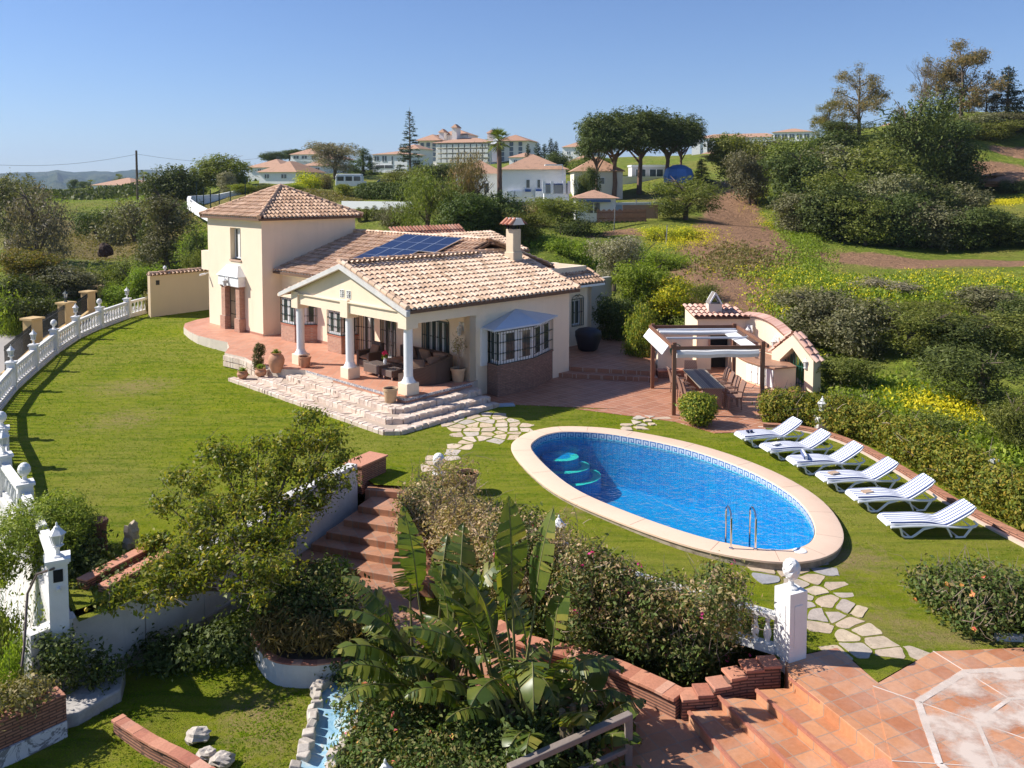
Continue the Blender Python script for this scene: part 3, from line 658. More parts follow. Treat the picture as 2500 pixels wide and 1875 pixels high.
# ------------------------------------------------------------ lower garden
LOW = [(-9.4,5),(-9.0,11.5),(-8.0,14.5),(-7.0,15.8),(-6.1,17.5),(-5.2,19.5),(-4.4,21.2),(-3.9,22.0),(-3.4,21.5),(-2.0,20.6),(-1.0,18.8),(.2,17.2),(1.6,16.0),(3.2,15.0),(4.3,14.5),(4.6,13.6),(6,13),(13,13),(13,5)]
m2 = LAWN.copy(); m2.name = 'rough lawn'
def low_z(x, y): return -1.24+.05*math.sin(x*2.1)*math.sin(y*1.7)
lowo = sheet('lower_lawn', LOW, low_z, m2, .5); worn(lowo, [((-4.3,14.0), 1.6, .9), ((-3.9,13.2), 1.2, .7), ((-5.2,12.6), 1., .6), ((-1,13), 3, .9), ((.5,14.5), 2.5, 1)])
mb = MB()
lowpath = xy(gz(700,1320,-1.05), (-5.4,18.6)) + [(-5.1,19.9),(-2.2,18.6),(-1.9,17.2),(-.6,16.1),(.2,15.2),(.9,14.62),(1.5,14.3),(2.3,13.7),(2.75,13.2),(3.0,13.2),(3.6,11.2),(3.8,7),(.2,7),(.6,10.2),(.9,12.1),(.2,13.2),(-.9,14.2),(-2.2,15.6),(-3.2,16.3),(-4.4,17.0)]
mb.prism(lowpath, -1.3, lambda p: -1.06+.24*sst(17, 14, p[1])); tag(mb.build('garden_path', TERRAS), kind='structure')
# stairs between the two lawns
st = thing('garden_stairs', 'wide terracotta stairs going down between the white wall and the dry hedge', 'stairs', (0,0,0))
tl = [(-3.62,21.55,-2.45,21.35),(-3.68,20.85,-2.3,20.35),(-3.95,20.4,-2.2,19.75),(-4.3,20.05,-2.15,19.2),(-4.6,19.75,-2.1,18.75),(-4.95,19.35,-2.1,18.25)]
for k, (x0, y0, x1, y1) in enumerate(tl):
    z = -.08-.165*k; mb = MB(); dx, dy = x1-x0, y1-y0; L = math.hypot(dx, dy); nxx, nyy = dy/L, -dx/L
    back = .75
    mb.prism([(x0-.15,y0+.05),(x1+.4,y1-.12),(x1+.4-nxx*back,y1-.12-nyy*back),(x0-.15-nxx*back,y0+.05-nyy*back)], -1.25, z)
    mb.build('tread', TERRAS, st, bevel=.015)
# wall beside the stairs and along the lower lawn
rw = thing('retaining_wall', 'white painted retaining wall shading the lower lawn under the lemon tree', 'wall', (0,0,0))
wl = [(-8.35,14.35),(-7.85,15.05),(-7.05,15.9),(-6.35,17.0),(-5.55,18.7),(-4.75,20.4),(-4.1,21.75)]
mb = MB()
for (a, b_) in zip(wl, wl[1:]):
    d = Vector((b_[0]-a[0], b_[1]-a[1])).normalized(); nn = Vector((-d.y, d.x))*.14
    mb.prism([(a[0]-nn.x,a[1]-nn.y),(b_[0]-nn.x,b_[1]-nn.y),(b_[0]+nn.x,b_[1]+nn.y),(a[0]+nn.x,a[1]+nn.y)], -1.5, .55 if b_[1] > 20 else (.35 if b_[1] > 18 else .0))
mb.build('wall', WHITE_OLD, rw)
mb = MB(); 
for (a, b_) in zip(wl, wl[1:]):
    d = Vector((b_[0]-a[0], b_[1]-a[1])).normalized(); nn = Vector((-d.y, d.x)); q = [(a[0]-nn.x*-.10, a[1]-nn.y*-.10)]
    mb.prism([(a[0]-nn.x*.2,a[1]-nn.y*.2),(b_[0]-nn.x*.2,b_[1]-nn.y*.2),(b_[0]-nn.x*.12,b_[1]-nn.y*.12),(a[0]-nn.x*.12,a[1]-nn.y*.12)], -1.5, -1.05)
mb.build('footing', plain('grey plinth', (.36,.31,.26), .9, var=.3), rw)
pr = thing('brick_pier', 'short brick pier at the head of the garden stairs', 'pier', (-3.85, 22.45, 0), R(60))
mb = MB(); mb.box(-.55,.45,-.28,.28,-.3,.42); mb.build('pier', BRICKR, pr); mb = MB(); mb.box(-.6,.5,-.32,.32,.42,.47); mb.build('cap', ROOF_RED, pr, bevel=.01)
mb = MB(); mb.box(-.45,.1,-.22,.22,.0,.75); 
for nme, pts, lab in (('brick_edging', [gz(348,1183,0), gz(197,1262,0)], 'upper terracotta edging of the grass strip beside the rock'), ('brick_edging', [gz(372,1203,-.05), gz(240,1276,-.05)], 'lower terracotta edging of the grass strip under the lemon tree')):
    e = thing(nme, lab, 'edging', pts[0]); mb = MB(); q = pts[1]-pts[0]; ext = q*1.12; mb.bar((0,0,.06), (ext.x,ext.y,.06), .24, .2); mb.build('edging', BRICKR, e, bevel=.015)
    mb = MB(); mb.bar((0,0,.175), (ext.x,ext.y,.175), .27, .035); mb.build('coping_tile', ROOF_RED, e, bevel=.01)
# curved brick planter wall below the flower hedge
def wall_run(name, label, pts, z0, z1, th, mat, cap=None, capm=None, capw=.06, caph=.05, cat='wall', capname='coping'):
    t = thing(name, label, cat, (0,0,0)); n = len(pts); f0 = z0 if callable(z0) else (lambda x, y: z0); f1 = z1 if callable(z1) else (lambda x, y: z1)
    def side(off):
        o = []
        for i, p in enumerate(pts):
            a = pts[max(i-1, 0)]; b_ = pts[min(i+1, n-1)]; d = Vector((b_[0]-a[0], b_[1]-a[1])).normalized(); o.append((p[0]-d.y*off, p[1]+d.x*off))
        return o
    for (nm, w_, fa, fb, mt) in (('wall', th/2, f0, f1, mat), (capname, th/2+capw, f1, lambda x, y: f1(x, y)+caph, capm)):
        if mt is None: continue
        if nm == capname:
            mb = MB(); rr = random.Random(int(abs(pts[0][0])*50)); carry = 0
            for a_, b2 in zip(pts, pts[1:]):
                a_, b2 = Vector(a_), Vector(b2); L = (b2-a_).length; k_ = max(1, round(L/.30)); an = math.atan2((b2-a_).y, (b2-a_).x)
                for i in range(k_):
                    c_ = a_+(b2-a_)*((i+.5)/k_); mb.obox((c_.x, c_.y, f1(c_.x, c_.y)+caph/2+rr.uniform(-.004,.004)), (L/k_+.012, w_*2+rr.uniform(-.01,.01), caph), an+rr.uniform(-.02,.02))
            mb.build(nm, mt, t, bevel=.008); continue
        mb = MB(); A_, B_ = side(w_), side(-w_); u = 0; 
        for i in range(n):
            mb.v += [(*A_[i], fa(*pts[i][:2])), (*A_[i], fb(*pts[i][:2])), (*B_[i], fb(*pts[i][:2])), (*B_[i], fa(*pts[i][:2]))]
        for i in range(n-1):
            k = i*4
            for j in range(4): mb.f.append([k+j, k+(j+1) % 4, k+4+(j+1) % 4, k+4+j]); mb.m.append(0)
        mb.f += [[0,3,2,1], [4*n-4,4*n-3,4*n-2,4*n-1]]; mb.m += [0, 0]
        mb.build(nm, mt, t)
    return t
cur = [tuple(p)[:2] for p in smooth_poly([(-.35,15.6),(.17,15.05),(.78,14.75),(1.28,14.5),(1.8,14.16),(2.33,13.7),(2.7,13.35)], 4, False)]
wall_run('planter_wall', 'curved low wall of stacked red brick below the pink flowering hedge', cur, -1.3, -.52, .26, BRICKR, capm=ROOF_RED, caph=.06)
wall_run('planter_wall', 'straight shaded brick wall from the curved planter up beside the terrace steps', [(2.7,13.35),(3.2,13.4),(3.75,13.55),(4.35,13.62)], -1.2, lambda x, y: -.52+.42*sst(2.7, 4.2, x), .22, BRICKR, capm=ROOF_RED, caph=.05)
# bottom-left brick work
wall_run('brick_wall', 'old brick garden wall on white plaster base at the lower left', [(-9.6,11.2),(-8.3,12.45),(-7.35,13.55)], lambda x, y: -.95, -.52, .36, BRICKR, capm=None)
t = thing('plaster_wall', 'white peeling plaster wall under the old brick garden wall', 'wall', (0,0,0)); mb = MB()
mb.prism([(-9.5,10.95),(-8.2,12.2),(-7.2,13.42),(-7.5,13.6),(-8.5,12.6),(-9.8,11.3)], -2, -.955)
m, nt, b = nodes('peeling plaster'); v = coord(nt); n1 = noise_t(nt, v, 2.2, 6, .75, .8)
nt.links.new(mixc(nt, ramp(nt, n1, [(.54,(0,0,0)),(.57,(1,1,1))]), (.74,.70,.68), (.26,.24,.23)), b.inputs['Base Color']); b.inputs['Roughness'].default_value = .9; bump(nt, b, n1, .5, .02); mb.build('wall', m, t)
t = thing('stone_ledge', 'grey stone ledge between the brick wall and the white pillar', 'ledge', (0,0,0)); mb = MB()
mb.prism([(-8.15,14.5),(-7.45,15.2),(-6.95,14.95),(-6.75,14.35),(-7.15,13.7),(-7.55,13.55)], -2, -.98); mb.build('ledge', stonem('lichened grey stone', [(.42,.39,.36),(.5,.46,.42)], 3), t, bevel=.03)
wall_run('planter_wall', 'curved brick edging of the lower lawn at the bottom left', [tuple(p)[:2] for p in smooth_poly([(-6.45,13.55),(-6.1,13.3),(-5.6,12.95),(-5.0,12.6),(-4.3,12.1),(-3.6,11.5)], 3, False)], -2, -1.02, .14, BRICKR, capm=ROOF_RED, capw=.03, caph=.05)
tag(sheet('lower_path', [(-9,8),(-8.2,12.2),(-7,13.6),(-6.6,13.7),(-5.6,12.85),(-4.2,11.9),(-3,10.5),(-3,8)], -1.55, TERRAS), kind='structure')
bpy.data.objects['lower_lawn'].data.materials[0].use_fake_user = False
# ------------------------------------------------------------ octagonal terrace at the lower right and its steps
ter = thing('terrace', 'octagonal terracotta terrace with white mortar pattern at the lower right', 'terrace', (0,0,.03))
oc = [gz(1905,1440,-.15), gz(2045,1410,-.15), gz(2300,1408,-.15)]
OCT = [(5.62,12.95),(7.05,13.95),(9.1,14.1),(10.9,13.1),(11.5,10),(9.5,7.5),(6.2,8.2),(5.15,11.2)]
mb = MB(); mb.prism(OCT, -1.4, -.12); mb.build('floor', TERRAB, ter)
WM = plain('smeared white mortar', (.66,.57,.50), .8, var=.2, sc=14)
cx_, cy_ = 8.2, 10.9
mb = MB()
def ringl(s, w_, z):
    pl = [(cx_+(x-cx_)*s, cy_+(y-cy_)*s) for x, y in OCT]
    for i in range(len(pl)): mb.bar((*pl[i], z), (*pl[(i+1) % len(pl)], z), w_, .006)
for s, w_, z in ((.80, .10, -.1145), (.56, .06, -.1140), (.34, .03, -.1150)): ringl(s, w_, z)
for x, y in OCT: mb.bar((cx_+(x-cx_)*.34, cy_+(y-cy_)*.34, -.1155), (x, y, -.1155), .015, .006)
mb.build('mortar_joint', WM, ter)
SM, nt, b = nodes('lime smears'); v = coord(nt, 'Object', (1, 1.15, 1), R(30)); n1 = noise_t(nt, v, 1.3, 6, .62, .15)
tpn = nt.nodes.new('ShaderNodeBsdfTransparent'); ms_ = nt.nodes.new('ShaderNodeMixShader'); b.inputs['Base Color'].default_value = (.68,.56,.47,1); b.inputs['Roughness'].default_value = .9
nt.links.new(ramp(nt, n1, [(.40,(0,0,0)),(.60,(.85,.85,.85))]), ms_.inputs[0]); nt.links.new(tpn.outputs[0], ms_.inputs[1]); nt.links.new(b.outputs[0], ms_.inputs[2]); nt.links.new(ms_.outputs[0], nt.nodes['Material Output'].inputs[0])
mb = MB(); pl = [(cx_+(x-cx_)*.82, cy_+(y-cy_)*.82) for x, y in OCT]; mb.add([(x, y, -.1095) for x, y in pl], [tuple(range(8))[::-1]]); mb.build('lime_stain', SM, ter)
ts = thing('terrace_steps', 'terracotta tiled steps down from the octagonal terrace', 'steps', (0,0,0))
nos = [((4.42,13.25),(5.2,11.4)), ((3.88,13.2),(4.66,11.3)), ((3.3,13.3),(4.1,11.2)), ((2.8,13.15),(3.5,11.0))]
mb = MB(); mb.prism([(4.42,13.25),(4.5,13.75),(5.5,14.1),(5.75,13.1),(6.1,12.4),(5.6,11.2),(5.2,11.2)], -1.4, -.105); mb.build('landing', TERRAB, ts, bevel=.01)
for k in range(3):
    (a, b_), (c_, d_) = nos[k], nos[k+1]; mb = MB(); z = -.30-.165*k
    mb.prism([a, b_, d_, c_], -1.4, z); mb.build('tread', TERRAB, ts, bevel=.01)
    mb = MB(); mb.bar((*nos[k+1][0], z-.005), (*nos[k+1][1], z-.005), .05, .045); mb.build('nosing', ROOF_RED, ts)
mb = MB(); mb.bar((*nos[0][0], -.135), (*nos[0][1], -.135), .05, .045); mb.build('nosing', ROOF_RED, ts)
pr2 = thing('brick_pier', 'low brick pier at the foot of the octagonal terrace', 'pier', (5.05, 11.15, -.2), R(20))
mb = MB(); mb.box(-.42,.4,-.55,.16,-1.2,-.02); mb.build('pier', BRICKD, pr2); mb = MB(); mb.box(-.47,.45,-.6,.2,-.02,.04); mb.build('cap', ROOF_RED, pr2, bevel=.012)
# driveway and outer ground on the left
ROADM, nt, b = nodes('concrete drive'); v = coord(nt); n1 = noise_t(nt, v, .5, 5, .7); n2 = noise_t(nt, v, 12, 4)
nt.links.new(mixc(nt, n1, (.30,.27,.24), (.42,.38,.34)), b.inputs['Base Color']); b.inputs['Roughness'].default_value = .9; bump(nt, b, n2, .3, .01)
def road_z(x, y): return -1.75+1.75*sst(24, 52, y)+.0
road = [(-16.5,22),(-19,29),(-21,34),(-22.4,41),(-22.6,48),(-22.6,52),(-20,54),(-14,56),(-14,62),(-22,62),(-27,60),(-29.5,56),(-28.5,50),(-26.5,42),(-24.5,34),(-21.5,26),(-19,20)]
sheet('driveway', road, road_z, ROADM, 1.2)
sheet('verge', [(-16.5,22),(-19,20),(-16,14),(-13,8),(-9.2,8),(-9.2,13),(-12,19),(-14,22)], lambda x, y: -2.3, m2, 1.0); worn(bpy.data.objects['verge'], [])
# ------------------------------------------------------------ balustrade round the lawn
WP = plain('weathered white paint smooth', (.78,.76,.73), .65, var=.12, bs=.25, sc=4)
def lantern_mesh(parent, zoff=0, s=1.0, glass=None, hood=True, wall=False):
    glass = glass or LGL
    mb = MB()
    if not wall: mb.lathe([(.10,0),(.10,.02),(.05,.05),(.035,.12),(.05,.17),(.09,.2)], (0,0,zoff), 6)
    mb.lathe([(.075*s,.19),(.115*s,.2),(.115*s,.215),(.07*s,.215)], (0,0,zoff), 6)
    for j in range(6):
        a = 2*PI*j/6; mb.bar((.075*math.cos(a), .075*math.sin(a), zoff+.21), (.125*math.cos(a), .125*math.sin(a), zoff+.42), .014)
    mb.build('frame', WP, parent)
    mb = MB(); mb.lathe([(.062,.215),(.112,.42)], (0,0,zoff), 6); mb.build('glass', glass, parent)
    if hood:
        mb = MB(); mb.lathe([(.15,.415),(.16,.43),(.10,.49),(.055,.54),(.05,.56),(.02,.58),(.02,.62),(.004,.65)], (0,0,zoff), 6); mb.build('hood', WP, parent)
LGL = plain('frosted lantern glass', (.55,.56,.55), .25, var=.1)
def ball_finial(mb, z, s=1.):
    mb.lathe([(.11*s,0),(.11*s,.03),(.05*s,.06),(.045*s,.13),(.09*s,.17),(.13*s,.23),(.135*s,.3),(.11*s,.37),(.06*s,.42),(.01,.44)], (0,0,z), 14)
BALZ = lambda x, y: lawn_z(x, y)
bal = thing('balustrade', 'long curved white balustrade along the left edge of the lawn', 'balustrade', (0,0,0))
# shared baluster and post meshes
mb = MB(); mb.lathe([(.06,0),(.06,.03),(.038,.05),(.05,.10),(.07,.18),(.062,.26),(.035,.36),(.03,.42),(.05,.45),(.035,.48),(.055,.54),(.06,.55)], (0,0,0), 8)
BALME = mb.mesh('baluster', WP, True)
def post_mesh(kind, h=1.05):
    mb = MB(); mb.box(-.15,.15,-.15,.15,-.1,h); mb.box(-.19,.19,-.19,.19,h,h+.06); mb.box(-.17,.17,-.17,.17,-.1,.12)
    mb.box(-.165,.165,-.07,.07,.25,h-.15); mb.box(-.07,.07,-.165,.165,.25,h-.15)
    if kind == 'ball': ball_finial(mb, h+.06)
    return mb.mesh('post', WP, False)
PB, PL_ = post_mesh('ball'), post_mesh('lamp')
nb = 0
def bal_rail(mb, a, b_, z, hw, h):
    mb.bar((a[0], a[1], a[2]+z), (b_[0], b_[1], b_[2]+z), hw, h)
kinds = ['ball','lamp','ball','lamp','ball','lamp','ball','ball','lamp','ball','lamp','ball','ball']
LAMPS = []
pp = [Vector((x, y, BALZ(x, y))) for x, y in BALP]
rails = MB(); kerb = MB()
for i, p in enumerate(pp[:-1]):
    k = ['ball','lamp','ball','lamp','ball','lamp','lamp','ball','lamp','ball','lamp','ball','none','none'][i]
    q = pp[i+1]
    if i != 12: o = bpy.data.objects.new('post', PB if k == 'ball' else PL_); C.objects.link(o); o.parent = bal; o.location = p; o.rotation_euler.z = math.atan2((q-p).y, (q-p).x)
    if k == 'lamp': LAMPS.append(p+Vector((0,0,1.11)))
    d = q-p; L = d.length; n_ = max(3, round((L-.4)/.34)); u = d/L
    if nb + n_ <= 118:
        for j in range(n_):
            s = .2+(L-.4)*(j+.5)/n_; b2 = bpy.data.objects.new('baluster', BALME); C.objects.link(b2); b2.parent = bal; b2.location = p+u*s+Vector((0,0,.22)); b2.rotation_euler.z = random.uniform(0, 1); nb += 1
    A_, B_ = p+u*.14, q-u*.14
    rails.bar(A_+Vector((0,0,.83)), B_+Vector((0,0,.83)), .20, .05); rails.bar(A_+Vector((0,0,.885)), B_+Vector((0,0,.885)), .16, .06); rails.bar(A_+Vector((0,0,.79)), B_+Vector((0,0,.79)), .12, .04)
    kerb.bar(A_+Vector((0,0,.16)), B_+Vector((0,0,.16)), .18, .12); kerb.bar(p+Vector((0,0,-.02)), q+Vector((0,0,-.02)), .32, .24)
rails.build('handrail', WP, bal); kerb.build('bottom_rail', WHITE_OLD, bal)
# retaining wall under the balustrade
mb = MB()
for p, q in zip(pp, pp[1:]):
    d = (q-p).normalized(); nn = Vector((-d.y, d.x, 0)); 
    if nn.x > 0: nn = -nn
    a0, a1 = p+nn*.1, q+nn*.1; b0, b1 = p+nn*.55, q+nn*.55; c0, c1 = p-nn*.12, q-nn*.12
    vs = [(*a0[:2], p.z-.1),(*a1[:2], q.z-.1),(*b1[:2], -3.2),(*b0[:2], -3.2),(*c0[:2], p.z-.1),(*c1[:2], q.z-.1),(*c1[:2], -3.2),(*c0[:2], -3.2)]
    mb.add(vs, [(0,1,2,3),(4,5,1,0),(4,7,6,5),(0,3,7,4),(1,5,6,2)])
m, nt, b = nodes('stained white wall'); v = coord(nt); n1 = noise_t(nt, coord(nt, 'Object', (3,3,.18)), 2.2, 6, .7); n2 = noise_t(nt, v, 3, 5, .7)
c = mixc(nt, ramp(nt, n1, [(.45,(0,0,0)),(.75,(1,1,1))]), (.76,.73,.69), (.42,.33,.24)); c = mixc(nt, ramp(nt, n2, [(.62,(0,0,0)),(.7,(1,1,1))]), c, (.33,.29,.25))
nt.links.new(c, b.inputs['Base Color']); b.inputs['Roughness'].default_value = .9; bump(nt, b, n2, .5, .03)
rwt = thing('retaining_wall', 'rain stained white retaining wall under the curved balustrade', 'wall'); mb.build('wall', m, rwt)
lab = {0: 'far', 1: 'second farthest', 2: 'third farthest', 3: 'fourth', 4: 'near the left edge, fifth', 5: 'sixth'}
lnames = ['white lantern on the balustrade post next to the far cream wall', 'white lantern on the fourth post of the balustrade from the cream wall', 'white lantern on the sixth post of the curved balustrade',
          'white lantern on the balustrade post at the left edge of the picture', 'white lantern on the balustrade above the juniper, left edge', 'white lantern just behind the juniper on the balustrade', 'white lantern on balustrade beside juniper']
lan = thing('lantern', lnames[0], 'lantern', LAMPS[0], 0, 'white lanterns on posts'); lantern_mesh(lan)
for i, p in enumerate(LAMPS[1:]): dup(lan, p, i, lnames[i+1])
# end pillar with letter slot and its lantern, lower left
ep = thing('pillar', 'square white end pillar with a dark square opening at the lower left', 'pillar', (-7.95, 14.68, 0), R(28))
mb = MB(); mb.box(-.15,.15,-.15,.15,-.35,1.16); mb.box(-.2,.2,-.2,.2,1.16,1.22); mb.box(-.175,.175,-.175,.175,1.12,1.16)
mb.build('shaft', WP, ep); mb = MB(); mb.box(-.09,.09,-.22,-.205,.82,1.04); 
mb2 = MB(); mb2.obox((-.0,-.152,.93), (.15,.02,.22)); mb2.build('opening', plain('dark void', (.01,.01,.01), .9), ep); mb2 = MB(); mb2.tube([(0,-.14,.72),(0,-.24,.70)], .035, 10); mb2.build('pipe_stub', WP, ep)
dup(lan, (-7.95, 14.68, 1.22), .4, 'white lantern on the square pillar above the peeling wall', scale=.95)
# ------------------------------------------------------------ cream wall with tile coping beside the tower
def wp(dx, dy, z): return gz(dx, dy, z)
cwall = thing('garden_wall', 'cream boundary wall with clay tile coping left of the tower', 'wall', (0,0,0))
a, b_ = Vector((-20.3,48.0,0)), Vector((-17.0,52.5,0)); d = (b_-a).normalized(); nn = Vector((d.y,-d.x,0))
mb = MB(); mb.prism([a[:2], b_[:2], (b_-nn*.25)[:2], (a-nn*.25)[:2]], -.3, 2.62); mb.build('wall', stucco('warm cream render', (.76,.58,.36), .08), cwall)
def tile_row(p0, p1, z, outv, mat, name, parent, pitch=.24, ln=.42, slope=.35):
    mb = MB(); d = (p1-p0); L = d.length; d /= L; n_ = int(L/pitch)
    for i in range(n_): half_tile(mb, p0+d*(i+.5)*pitch+Vector((0,0,z)), -outv.normalized(), ln, .085, .075, slope)
    return mb.build(name, mat, parent, True)
def half_tile(mb, base, updir, ln, r0, r1, slope, seg=5, lift=.0, th=.012, jit=0):
    """one barrel tile: base = low end centre, updir = horizontal direction going up the roof"""
    up = Vector((updir.x, updir.y, 0)).normalized(); side = Vector((-up.y, up.x, 0)); cs = 1/math.sqrt(1+slope*slope)
    ax = (up+Vector((0,0,slope)))*cs; nrm = Vector((-up.x*slope*cs, -up.y*slope*cs, cs)); k = len(mb.v)
    for (q, r) in ((base+nrm*(.045+lift), r0), (base+ax*ln+nrm*(.0+lift), r1)):
        for j in range(seg+1):
            t = PI*j/seg; mb.v.append(tuple(q+side*(r*math.cos(t)+jit)+nrm*r*math.sin(t)*.85))
    n1_ = seg+1
    for j in range(seg): mb.f.append([k+j+1, k+j, k+n1_+j, k+n1_+j+1]); mb.m.append(0)
    # visible thickness at the low end
    for j in range(n1_): 
        v_ = Vector(mb.v[k+j]); c_ = base+nrm*(.045+lift); mb.v.append(tuple(c_+(v_-c_)*.84))
    for j in range(seg): mb.f.append([k+j, k+j+1, k+2*n1_+j+1, k+2*n1_+j]); mb.m.append(0)
# capping: two slopes of tiles and a ridge
for o_, s_ in ((nn, 1), (-nn, -1)):
    tile_row(a+nn*(.16 if s_ > 0 else -.42), b_+nn*(.16 if s_ > 0 else -.42), 2.60, o_, ROOF_OLD, 'coping_tiles', cwall, .25, .30, .5)
mb = MB(); mb.prism([(a+nn*.08)[:2], (b_+nn*.08)[:2], (b_-nn*.33)[:2], (a-nn*.33)[:2]], 2.62, 2.74); mb.build('mortar_bed', PAN, cwall)
mb = MB(); nr = 9
for i in range(nr): mb.tube([a+(b_-a)*(i/nr)-nn*.125+Vector((0,0,2.76)), a+(b_-a)*((i+1.06)/nr)-nn*.125+Vector((0,0,2.75))], [.10,.085], 8)
mb.build('ridge_tiles', ROOF_OLD, cwall, True)
mb = MB(); p_ = a+d*.35+nn*.005+Vector((0,0,2.2)); mb.bar(p_, p_+d*.22, .02, .26); mb.build('vent', BLACKIRON, cwall)
sl_ = thing('wall_lamp', 'small white lamp on the coping of the cream boundary wall', 'lamp', tuple(a+d*1.0-nn*.12+Vector((0,0,2.84)))); mb = MB(); mb.lathe([(.06,0),(.06,.1),(.12,.12),(.10,.2),(.02,.28)], (0,0,0), 8); mb.build('lamp_head', WP, sl_)
# meter box beside the drive
mt_ = gz(300, 634, .05); mt = thing('meter_cabinet', 'small rendered meter cabinet with tiled roof beside the drive', 'cabinet', mt_, R(-20))
mb = MB(); mb.box(-.9,.9,-.4,.5,-.8,1.05); mb.box(.9,2.2,-.3,.4,-.8,.8); mb.build('body', stucco('grey cream render', (.58,.5,.4), .2), mt)
mb = MB()
for i in range(3): mb.box(-.7+i*.45,-.35+i*.45,-.42,-.405,.35,.85)
mb.build('hatch', TRIM, mt)
mb = MB(); mb.box(-1.0,1.0,-.5,.55,1.05,1.1); mb.build('slab', PAN, mt); mb = MB()
for i in range(8): 
    for j in range(3): half_tile(mb, Vector((-.93+i*.265, -.55+j*.36, 1.12+j*.12)), Vector((0,1,0)), .42, .10, .085, .33)
mb.build('roof_tiles', ROOF_OLD, mt, True)
# ochre wall with piers and railings across the drive
ow = thing('ochre_wall', 'stepped ochre wall with piers and black railings across the drive', 'wall', (0,0,0))
pts_ = [gY(8,760,33), gY(62,728,38), gY(70,700,38.3), gY(143,680,45), gY(205,655,52), gY(228,632,58)]
PT_ = [gY(8,735,33), gY(70,688,38.5), gY(142,654,45), gY(190,630,51), gY(210,618,56), gY(226,610,60)]
base = [(p.x, p.y) for p in PT_]; tops = [p.z-.74 for p in PT_]
for i, (x, y) in enumerate(base[1:-1]):
    mb = MB(); mb.obox((x, y, tops[i+1]-.9), (.55,.55,3.2), R(-20)); mb.obox((x, y, tops[i+1]+.74), (.72,.72,.09), R(-20)); mb.build('pier', OCHRE, ow)
for i in range(len(base)-1):
    a_, b2 = Vector((*base[i], 0)), Vector((*base[i+1], 0)); d_ = (b2-a_).normalized(); n_ = Vector((-d_.y, d_.x, 0))*.16
    mb = MB(); mb.prism([(a_-n_)[:2], (b2-n_)[:2], (b2+n_)[:2], (a_+n_)[:2]], -3, tops[i]-.55); mb.build('wall_panel', OCHRE, ow)
    mb = MB(); z0 = tops[i]-.5; mb.bar((*a_[:2], z0+.08), (*b2[:2], z0+.08), .03); mb.bar((*a_[:2], z0+.85), (*b2[:2], z0+.85), .03)
    L = (b2-a_).length; k_ = int(L/.16)
    for j in range(k_): q = a_+d_*L*(j+.5)/k_; mb.bar((q.x, q.y, z0), (q.x, q.y, z0+1.0), .02)
    mb.build('railing', BLACKIRON, ow)
for p, lb in (((PT_[2].x,PT_[2].y,PT_[2].z+.05),'dark lantern on the second ochre pier across the drive'),((-21.0,29.8,.4),'dark lantern behind the balustrade at the left edge')):
    l2 = thing('lantern', lb, 'lantern', p); lantern_mesh(l2, 0, 1.1)
    if 'left edge' in lb: mb = MB(); mb.box(-.25,.25,-.25,.25,-2.4,-.04); mb.box(-.32,.32,-.32,.32,-.04,.0); mb.build('pier', OCHRE, l2)
    for ch in l2.children:
        if ch.name.split('.')[0] not in ('glass', 'pier'): ch.data.materials[0] = plain('dark green lamp metal', (.05,.07,.07), .5)
# ------------------------------------------------------------ MAIN HOUSE (local frame: x along the porch side, y along the gable front)
house = thing('villa', 'cream villa with columned porch, square tower and clay tile roofs', 'house', (O3.x, O3.y, 0), HR)
def openwall(mb, ax, c, s0, s1, z0, z1, th, holes, sign=1, topf=None):
    """wall slab with rectangular openings; ax 'a' -> plane x=c spanning y; ax 'b' -> plane y=c spanning x; outside face at c, body towards +sign"""
    ss = sorted(set([s0, s1]+[h[0] for h in holes]+[h[1] for h in holes])); zs = sorted(set([z0, z1]+[h[2] for h in holes]+[h[3] for h in holes]))
    P_ = (lambda s, z, d: (c+d*sign, s, z)) if ax == 'a' else (lambda s, z, d: (s, c+d*sign, z))
    ishole = lambda s, z: any(h[0] < s < h[1] and h[2] < z < h[3] for h in holes)
    for i in range(len(ss)-1):
        for j in range(len(zs)-1):
            if ishole((ss[i]+ss[i+1])/2, (zs[j]+zs[j+1])/2): continue
            for d_ in (0, th): mb.quad(P_(ss[i],zs[j],d_), P_(ss[i+1],zs[j],d_), P_(ss[i+1],zs[j+1],d_), P_(ss[i],zs[j+1],d_))
    for h in holes+[(s0, s1, z0, z1)]:
        for (p, q) in (((h[0],h[2]),(h[1],h[2])), ((h[1],h[2]),(h[1],h[3])), ((h[1],h[3]),(h[0],h[3])), ((h[0],h[3]),(h[0],h[2]))):
            mb.quad(P_(*p,0), P_(*q,0), P_(*q,th), P_(*p,th))
